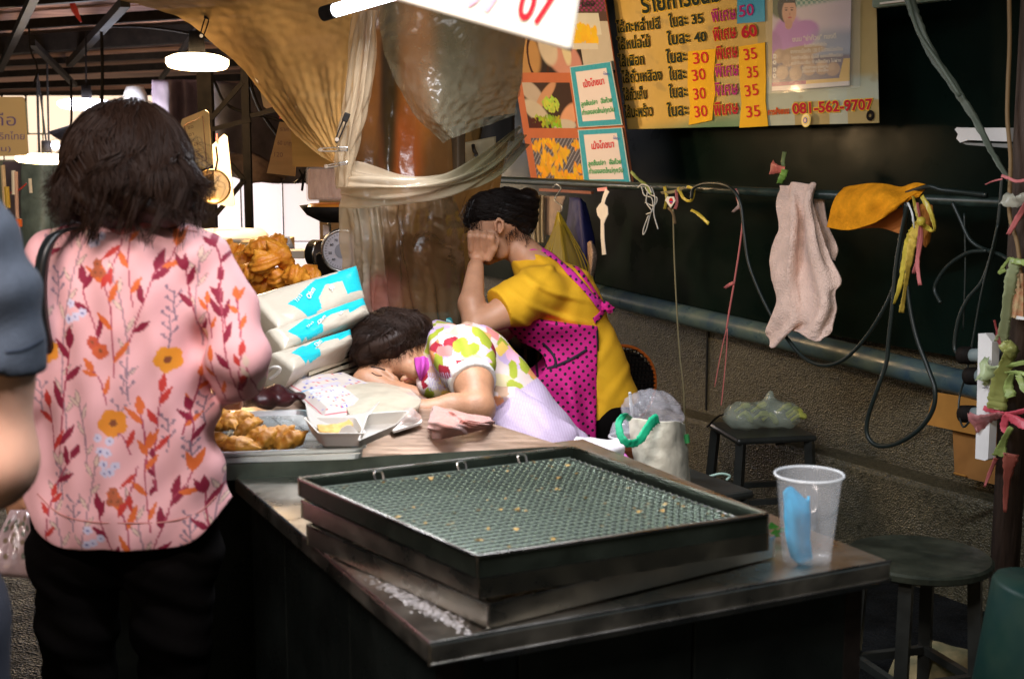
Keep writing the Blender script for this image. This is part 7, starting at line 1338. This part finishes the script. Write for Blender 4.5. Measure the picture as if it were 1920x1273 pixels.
# apron
def dots_mat(name, base_c, dot_c, sp, rad, ang=.4):
    m = mat(name, base_c, rough=.8, bump=.0008, bsc=200); t = m.node_tree; N = t.nodes; L = t.links; tc = N.new('ShaderNodeTexCoord'); sx = N.new('ShaderNodeSeparateXYZ'); L.new(tc.outputs['Object'], sx.inputs[0])
    cb_ = N.new('ShaderNodeCombineXYZ'); L.new(sx.outputs[0], cb_.inputs[0]); L.new(sx.outputs[2], cb_.inputs[1]); mp = N.new('ShaderNodeMapping'); mp.inputs['Rotation'].default_value = (0, 0, ang); mp.inputs['Scale'].default_value = (1/sp,)*3; L.new(cb_.outputs[0], mp.inputs[0])
    fr = N.new('ShaderNodeVectorMath'); fr.operation = 'FRACTION'; L.new(mp.outputs[0], fr.inputs[0]); sb_ = N.new('ShaderNodeVectorMath'); sb_.operation = 'SUBTRACT'; sb_.inputs[1].default_value = (.5, .5, 0); L.new(fr.outputs[0], sb_.inputs[0])
    ln = N.new('ShaderNodeVectorMath'); ln.operation = 'LENGTH'; L.new(sb_.outputs[0], ln.inputs[0]); lt = N.new('ShaderNodeMath'); lt.operation = 'LESS_THAN'; lt.inputs[1].default_value = rad/sp; L.new(ln.outputs['Value'], lt.inputs[0])
    mx = N.new('ShaderNodeMix'); mx.data_type = 'RGBA'; L.new(lt.outputs[0], mx.inputs[0]); mx.inputs[6].default_value = (*base_c, 1); mx.inputs[7].default_value = (*dot_c, 1); L.new(mx.outputs[2], N['Principled BSDF'].inputs['Base Color']); return m
M_apr = dots_mat('dotted_apron', (.62, .012, .22), (.012, .006, .02), .0215, .0050, .70)
s = SDF(.03)
s.ell(Y_(1044, 573), (.162, .192, .146)); s.cap(Y_(1045, 577), Y_(1088, 690), .156, .160); s.ell(Y_(1010, 602, 4.5), (.10, .16, .05)); s.cap(Y_(1080, 690), Y_(1078, 770), .152, .182); s.cap(Y_(1052, 730, 4.42), Y_(1062, 870, 4.42), .12, .15, .04); s.cap(Y_(1030, 718, 4.40), Y_(1045, 760, 4.42), .10, .12, .03)
def afold(X, Y, Z):
    x = X*FPX/YY; z = Z*FPX/YY
    low = np.clip((FPX/YY*.75-z)/60+.2, 0, 1); return low*(.012*np.sin(x*.085+1.2*np.sin(z*.02)+.5)+.006*np.sin(x*.17+z*.03)) + .004*np.sin((x+z)*.06)
s.disp = afold
pa, pb = Y_(955, 578), Y_(1118, 604); tn = (pb-pa); tn = Vector((-tn.z, 0, tn.x)); tn = tn if tn.z > 0 else -tn; s.cut(pa, tn)
s.cut(Y_(1122, 700), (1, -.10, 0)); s.cut(Vector((0, 0, .35)), (0, 0, -1))
qa, qb = Y_(1040, 655, 4.3), Y_(985, 588, 4.3)
def notch(X, Y, Z, F):     # gap between bib and skirt in front of the belly
    c = Y_(976, 668); d = np.sqrt(((X-c.x)/.082)**2+((Z-c.z)/.052)**2)-1; return np.maximum(F, -d*.06)
s.post = notch
V, Q = s.mesh(.0055, 1); link('apron', V, Q, M_apr, wy, smooth=True); bvP = bvh_of(V, Q)
M_pip = mat('black_piping', (.012, .008, .02), rough=.7); M_apr2 = dots_mat('dotted_strap', (.66, .03, .34), (.04, .01, .06), .0215, .0045, .5)
for pts in ([(962, 577), (1000, 588), (1050, 599), (1085, 603), (1117, 605)], [(1117, 606), (1120, 660), (1123, 740), (1121, 832)], [(1018, 642), (1030, 655), (1040, 672), (1042, 690)], [(1100, 655), (1080, 668), (1050, 684), (1018, 694)], [(984, 712), (984, 745), (995, 780), (1012, 806), (1035, 828)]):
    surf_ribbon('piping', bvP, pts, .0085, M_pip, wy, lift=.003)
surf_ribbon('shoulder_strap', bvT, [(974, 470), (990, 466), (1012, 468), (1040, 486), (1066, 510), (1092, 538), (1112, 562), (1126, 578)], .028, M_apr2, wy, lift=.004)
surf_ribbon('shoulder_strap', bvT, [(1030, 462), (1052, 474), (1078, 500), (1102, 532), (1120, 560), (1130, 574)], .020, M_apr, wy, lift=.004)
surf_ribbon('side_tie', bvT, [(1130, 578), (1124, 590), (1112, 602)], .022, M_apr, wy, lift=.004)
kn = onto(bvT, 1128, 575, .012)[0]
MB().lathe([(0, .018), (.014, .014), (.018, 0), (.013, -.014), (0, -.017)], kn, 12).out('knot', M_apr, wy, smooth=True); flat_ribbon('tie_end', [(1128, 575, kn.y-.01), (1138, 574, kn.y-.01), (1150, 582, kn.y)], [.016, .022], M_apr, None, None, fn=P, parent=wy); flat_ribbon('tie_end', [(1128, 578, kn.y-.01), (1140, 582, kn.y-.015), (1146, 586, kn.y)], [.012, .018], M_apr, None, None, fn=P, parent=wy)
s = SDF(.03)
for Yl in (4.46, 4.60): hp = Y_(1124, 755, Yl); s.chain([hp+Vector((.02, 0, -.06)), Vector((hp.x+.02, Yl, .40)), Vector((hp.x+.05, Yl, .08))], [.112, .078, .05])
V, Q = s.mesh(.009); link('trousers', V, Q, M_trou, wy, smooth=True); shoes(wy, [Vector((Y_(1118, 745).x+.06, 4.40, 0)), Vector((Y_(1118, 745).x+.06, 4.62, 0))], M_black, d=(-1, 0, 0))
h = SDF(.02); h.ell(Y_(948, 396, 4.51), (.108, .096, .076)); h.ell(Y_(905, 392, 4.5), (.052, .07, .050)); h.ell(Y_(975, 412, 4.53), (.060, .075, .062)); h.ell(Y_(990, 374, 4.5), (.040, .042, .038)); h.ell(Y_(880, 412, 4.53), (.022, .04, .032))
h.disp = lambda X, Y, Z: .0018*np.sin(Z*260+X*90)
V, Q = h.mesh(.0045, 1); link('hair', V, Q, M_hairk, wy, smooth=True); bvh = bvh_of(V, Q); roots, ends = [], []
for i in range(420):
    a = rr.uniform(0, 1); roots.append(Y_(866+rr.uniform(0, 75)*a+rr.uniform(0, 30), 425-70*a+rr.uniform(-8, 8), 4.44+rr.uniform(-.05, .08))); ends.append(Y_(992+rr.normal(0, 5), 388+rr.normal(0, 8), 4.47))
strands('hair_strands', bvh, roots, ends, M_hairk, wy, r=.0012, wave=.0015, lift=.003, n=12, seed=8)
roots = [Y_(872+rr.uniform(0, 30), 385+rr.uniform(-15, 25), 4.45) for _ in range(110)]; ends = [p+Vector((rr.uniform(-.03, .005), rr.uniform(-.03, .0), rr.uniform(-.09, -.02))) for p in roots]; flyaway('loose_hairs', roots, ends, wy, M_hairk, 9, bow=.008, r=.0007)
roots = [Y_(945+rr.uniform(0, 55), 430+rr.uniform(-10, 6), 4.44) for _ in range(70)]; ends = [p+Vector((rr.uniform(-.01, .015), 0, rr.uniform(-.05, -.02))) for p in roots]; flyaway('nape_hairs', roots, ends, wy, M_hairk, 10, bow=.004, r=.0006)

# ======== the older woman asleep on the table ========
def Z_(px, py, Y=3.85): return P(px, py, Y)
ws = thing('person', 'older woman in a patchwork print blouse asleep on her arm on the table', 'person', (Z_(1000, 850).x, 3.85, 0))
b = SDF(.022)
b.ell(Z_(742, 650, 3.87), (.105, .10, .088)); b.ell(Z_(752, 680, 3.82), (.082, .062, .052), k=.03)
b.ell(Z_(708, 690, 3.80), (.035, .03, .022), k=.015); b.cap(Z_(724, 698, 3.755), Z_(737, 711, 3.745), .010, .012, .010); b.ell(Z_(738, 712, 3.748), (.015, .012, .010), k=.006); b.ell(Z_(780, 696, 3.76), (.030, .025, .024), k=.02)
b.cap(Z_(757, 711, 3.755), Z_(768, 712, 3.76), .009, .008, .008); b.cap(Z_(760, 716, 3.765), Z_(770, 717, 3.77), .007, .007, .006); b.ell(Z_(783, 710, 3.78), (.028, .022, .018), k=.012); b.cap(Z_(696, 692, 3.765), Z_(718, 699, 3.755), .010, .008, .01); b.cap(Z_(700, 700, 3.765), Z_(714, 705, 3.76), .010, .010, .006)
b.cap(Z_(790, 670, 3.87), Z_(835, 680, 3.88), .055, .07); b.cap(Z_(868, 675, 3.66), Z_(830, 650, 4.08), .07, .06); b.ell(Z_(868, 690, 3.86), (.12, .17, .10)); b.cap(Z_(880, 700, 3.86), Z_(985, 830, 3.78), .12, .13); b.ell(Z_(1010, 860, 3.78), (.15, .17, .13))
el = Pz(900, 790, ZF+.035); el = Vector((Z_(902, 768, 3.40)))
b.chain([Z_(868, 672, 3.62), Z_(888, 720, 3.50), Z_(897, 765, 3.42)], [.060, .050, .042]); wr = Z_(748, 778, 3.36); b.chain([Z_(897, 768, 3.42), Z_(850, 768, 3.40), Z_(790, 776, 3.38), wr], [.043, .041, .034, .023], .015)
b.ell(Z_(728, 776, 3.36), (.038, .03, .016), k=.015)
for i, (x0, y0, x1, y1, x2, y2, Y) in enumerate([(722, 768, 708, 764, 698, 774, 3.42), (717, 770, 702, 770, 690, 784, 3.38), (715, 774, 703, 777, 694, 790, 3.345), (718, 779, 708, 785, 702, 797, 3.32)]): b.chain([Z_(x0, y0, Y), Z_(x1, y1, Y), Z_(x2, y2, Y)], [.0105, .0095, .0075], .004)
b.chain([Z_(735, 782, 3.33), Z_(722, 790, 3.31), Z_(712, 796, 3.31)], [.011, .010, .008], .005)
b.chain([Z_(825, 655, 4.08), Z_(740, 712, 4.02), Z_(692, 716, 3.78)], [.055, .05, .048]); b.chain([Z_(688, 718, 3.76), Z_(730, 738, 3.74), Z_(790, 746, 3.73)], [.045, .040, .03], .004); b.ell(Z_(812, 742, 3.72), (.03, .03, .014), k=.015)
for i in range(4): b.cap(Z_(820, 739+i*3, 3.72-.015*i), Z_(842, 742+i*3, 3.72-.015*i), .009, .008, .004)
b.chain([Z_(1010, 870, 3.72), Vector((Z_(900, 870).x, 3.72, .55)), Vector((Z_(890, 870).x, 3.75, .08))], [.09, .07, .04]); b.chain([Z_(1010, 870, 3.9), Vector((Z_(900, 870).x, 3.92, .55)), Vector((Z_(890, 870).x, 3.92, .08))], [.09, .07, .04])
V, Q = b.mesh(.0042, 1); link('body', V, Q, M_skin2, ws, smooth=True); bvS = bvh_of(V, Q)
M_line = mat('lash_line', (.03, .012, .008), rough=.6); M_lip = mat('lip_line', (.30, .07, .05), rough=.6)
def face_line(name, pts, r, m_): MB().tube([onto(bvS, p.x, p.y, .0008)[0] for p in catmull([Vector((x, y, 0)) for x, y in pts], 5)], r, 5).out(name, m_, ws, smooth=True)
face_line('closed_eye', [(697, 699), (706, 704), (716, 705)], .0016, M_line); face_line('eyebrow', [(696, 688), (708, 690), (722, 694)], .0022, M_line); face_line('mouth', [(757, 713), (765, 710), (774, 711)], .0018, M_lip); face_line('cheek_fold', [(742, 702), (752, 700), (760, 704)], .0008, mat('skin_fold', (.24, .10, .06), rough=.6))
s = SDF(.028)
s.cap(Z_(828, 674, 3.89), Z_(845, 678, 3.88), .054, .07); s.cap(Z_(868, 672, 3.64), Z_(832, 648, 4.08), .085, .075); s.ell(Z_(870, 688, 3.86), (.138, .19, .118)); s.cap(Z_(880, 700, 3.86), Z_(985, 830, 3.76), .138, .150); s.ell(Z_(1008, 868, 3.76), (.17, .18, .15))
s.chain([Z_(866, 668, 3.62), Z_(878, 695, 3.56), Z_(886, 715, 3.51)], [.076, .068, .060]); s.chain([Z_(828, 655, 4.08), Z_(780, 690, 4.05)], [.065, .058]); s.ell(Z_(835, 722, 3.74), (.075, .08, .05)); s.cap(Z_(940, 785, 3.60), Z_(1020, 850, 3.52), .095, .11)
def sfold(X, Y, Z):
    x = X*FPX/3.8; z = Z*FPX/3.8
    p_ = x*.79+z*.61; q_ = x*.61-z*.79; return .0045*np.sin(p_*.085+1.4*np.sin(q_*.018)) + .0022*np.sin(p_*.19+1.8*np.sin(q_*.024)+1) + .0015*np.sin(q_*.10+p_*.03)
s.disp = sfold; sx_ = (Z_(886, 715, 3.51)-Z_(866, 668, 3.62)).normalized(); sp_ = Z_(887, 718, 3.50)
def slv2(X, Y, Z, F):
    d = (X-sp_.x)*sx_.x+(Y-sp_.y)*sx_.y+(Z-sp_.z)*sx_.z; near = ((X-sp_.x)**2+(Y-sp_.y)**2+(Z-sp_.z)**2 < .12**2) & (Y < 3.62); F = np.where(near, np.maximum(F, d), F); c = Z_(990, 960, 3.76); return np.maximum(F, .44-Z)
s.post = slv2; V, Q = s.mesh(.0038, 1); r = np.random.default_rng(12); N_ = len(V)
col = np.tile(np.array([.64, .50, .46]), (N_, 1)); q3 = V*1.0
lav = np.array([.50, .36, .54]); w1 = np.sin(q3[:, 0]*31+q3[:, 2]*22)+np.sin(q3[:, 2]*37-q3[:, 0]*13+q3[:, 1]*20); col[w1 > .7] = lav; col[w1 < -1.1] = (.64, .52, .30)
pal = [(.32, .008, .025), (.32, .008, .025), (.32, .36, .025), (.34, .38, .03), (.72, .28, .10), (.76, .50, .10), (.48, .30, .20), (.76, .40, .52), (.70, .66, .62), (.66, .22, .20), (.32, .36, .025)]
for i in range(330):
    v0 = V[r.integers(N_)]; c_ = pal[r.integers(len(pal))]; a, bb, w_, l_ = r.uniform(0, 3.14), r.uniform(-.6, .6), r.uniform(.011, .019), r.uniform(.016, .034); d = V-v0; m = (np.abs(d) < .06).all(1); d = d[m]
    e1 = np.array([math.cos(a), 0, math.sin(a)]); e2 = np.array([-math.sin(a), 0, math.cos(a)]); u_, v_, n_ = d@e1, d@e2, d[:, 1]
    if c_[1] > c_[0] or i % 3 == 0: t_ = np.clip(v_, -l_*.5, l_*.5); ins_ = (u_**2+(v_-t_)**2 < w_**2)
    else: ins_ = (np.abs(u_) < w_) & (np.abs(v_+.3*u_) < l_*.7)
    col[np.where(m)[0][ins_ & (np.abs(n_) < .035)]] = c_
pxs = 960+V[:, 0]*FPX/V[:, 1]; pys = 270+(1.5-V[:, 2])*FPX/V[:, 1]; low = ((pys-745) > (pxs-960)*-.75) & (pxs > 905) & (V[:, 2] < .86); st = (np.sin(V[:, 0]*900+V[:, 2]*300) > .2)
col[low] = (.47, .36, .50); col[low & st] = (.53, .43, .57); under = (pys > 705) & (pxs < 800); col[(pxs > 800) & (pxs < 845) & (pys > 700) & (pys < 735) & st] = (.52, .42, .62)
link('blouse', V, Q, mat('patchwork_blouse', attr='Col', rough=.75, bump=.0006, bsc=300), ws, smooth=True, attrs={'Col': col}); bvB = bvh_of(V, Q)
cu0 = Z_(884, 711, 3.52); cuf = SDF(.004); cuf.cap(cu0-sx_*.004, cu0+sx_*.020, .066, .064); cuf.cut(cu0-sx_*.006, -sx_); cuf.cut(cu0+sx_*.022, sx_); V, Q = cuf.mesh(.004, 1); link('cuff', V, Q, mat('white_cuff', (.66, .64, .60), rough=.8, var=.05), ws, smooth=True)
rows = [[(776, 672, 3.76), (790, 668, 3.73), (804, 670, 3.75)], [(780, 690, 3.72), (793, 686, 3.70), (807, 686, 3.73)], [(784, 706, 3.71), (793, 704, 3.70), (805, 702, 3.72)], [(786, 720, 3.73), (793, 722, 3.72), (800, 716, 3.73)]]
G = patch(rows, 24, 20); V_, U_ = mesh01(24, 20); sheet('face_mask', G, mat('magenta_mask', (.52, .06, .40), rough=.7, var=.1, vsc=20), thick=.003, disp=.002*np.sin(V_*12+U_*5), label='magenta cloth mask pulled down under the chin of the sleeping woman', cat='mask')
h = SDF(.022); h.ell(Z_(730, 632, 3.88), (.108, .11, .072)); h.ell(Z_(690, 650, 3.83), (.050, .07, .062)); h.ell(Z_(775, 628, 3.90), (.060, .085, .056)); h.ell(Z_(715, 650, 3.78), (.070, .035, .042)); h.ell(Z_(744, 632, 3.80), (.050, .035, .038)); h.ell(Z_(684, 672, 3.82), (.028, .05, .028)); h.ell(Z_(745, 605, 3.88), (.085, .08, .035))
h.disp = lambda X, Y, Z: .004*np.sin(X*60+2*np.sin(Z*50)+1)*np.sin(Z*55+Y*30)
V, Q = h.mesh(.0045, 1); link('hair', V, Q, M_hairb, ws, smooth=True); bvh = bvh_of(V, Q); roots, ends = [], []
for i in range(1700):
    a = rr.uniform(0, 6.28); x = 735+rr.uniform(.8, 1.08)*78*math.cos(a); y = 648+rr.uniform(.8, 1.08)*50*math.sin(a); roots.append(Z_(742+rr.normal(0, 16), 612+rr.normal(0, 8), 3.80+rr.uniform(-.02, .08))); ends.append(Z_(x, min(y, 690 if x < 738 else 690-(x-738)*.75), 3.80+rr.uniform(-.06, .10)))
strands('hair_strands', bvh, roots, ends, M_hairb, ws, r=.0009, wave=.006, lift=.005, flick=.012, n=18, seed=6)

# ======== bags by the floral woman ========
def bagcol(a, b): 
    c = base(a, (.48, .34, .34)); r = np.random.default_rng(8)
    for k in range(40): lay(c, blob(a, b, r.random(), r.uniform(.1, .75), .05, .04, r.random()*3, .4), [(.20, .14, .08), (.12, .14, .10), (.66, .56, .58)][k % 3])
    return c
pack('plastic_bag', [(20, 955), (62, 955), (92, 1085), (-40, 1075)], (2.50, 2.52, 2.46, 2.44), .06, bagcol, 'clear plastic shopping bag with food hanging at the left beside the black trousers', 44, cat='bag', mm=mat('shopping_film', attr='Col', rough=.15, spec=.9, alpha=.8, bump=.002, bsc=40))
s_ = SDF(.02); s_.ell(P(228, 1062, 3.0), (.03, .03, .035)); V, Q = s_.mesh(.006); link('small_bag', V, Q, mat('violet_bag', (.20, .12, .18), rough=.15, alpha=.6, spec=1.0, bump=.002, bsc=50), smooth=True, label='small violet clear bag glimpsed between the black trouser legs', cat='bag')
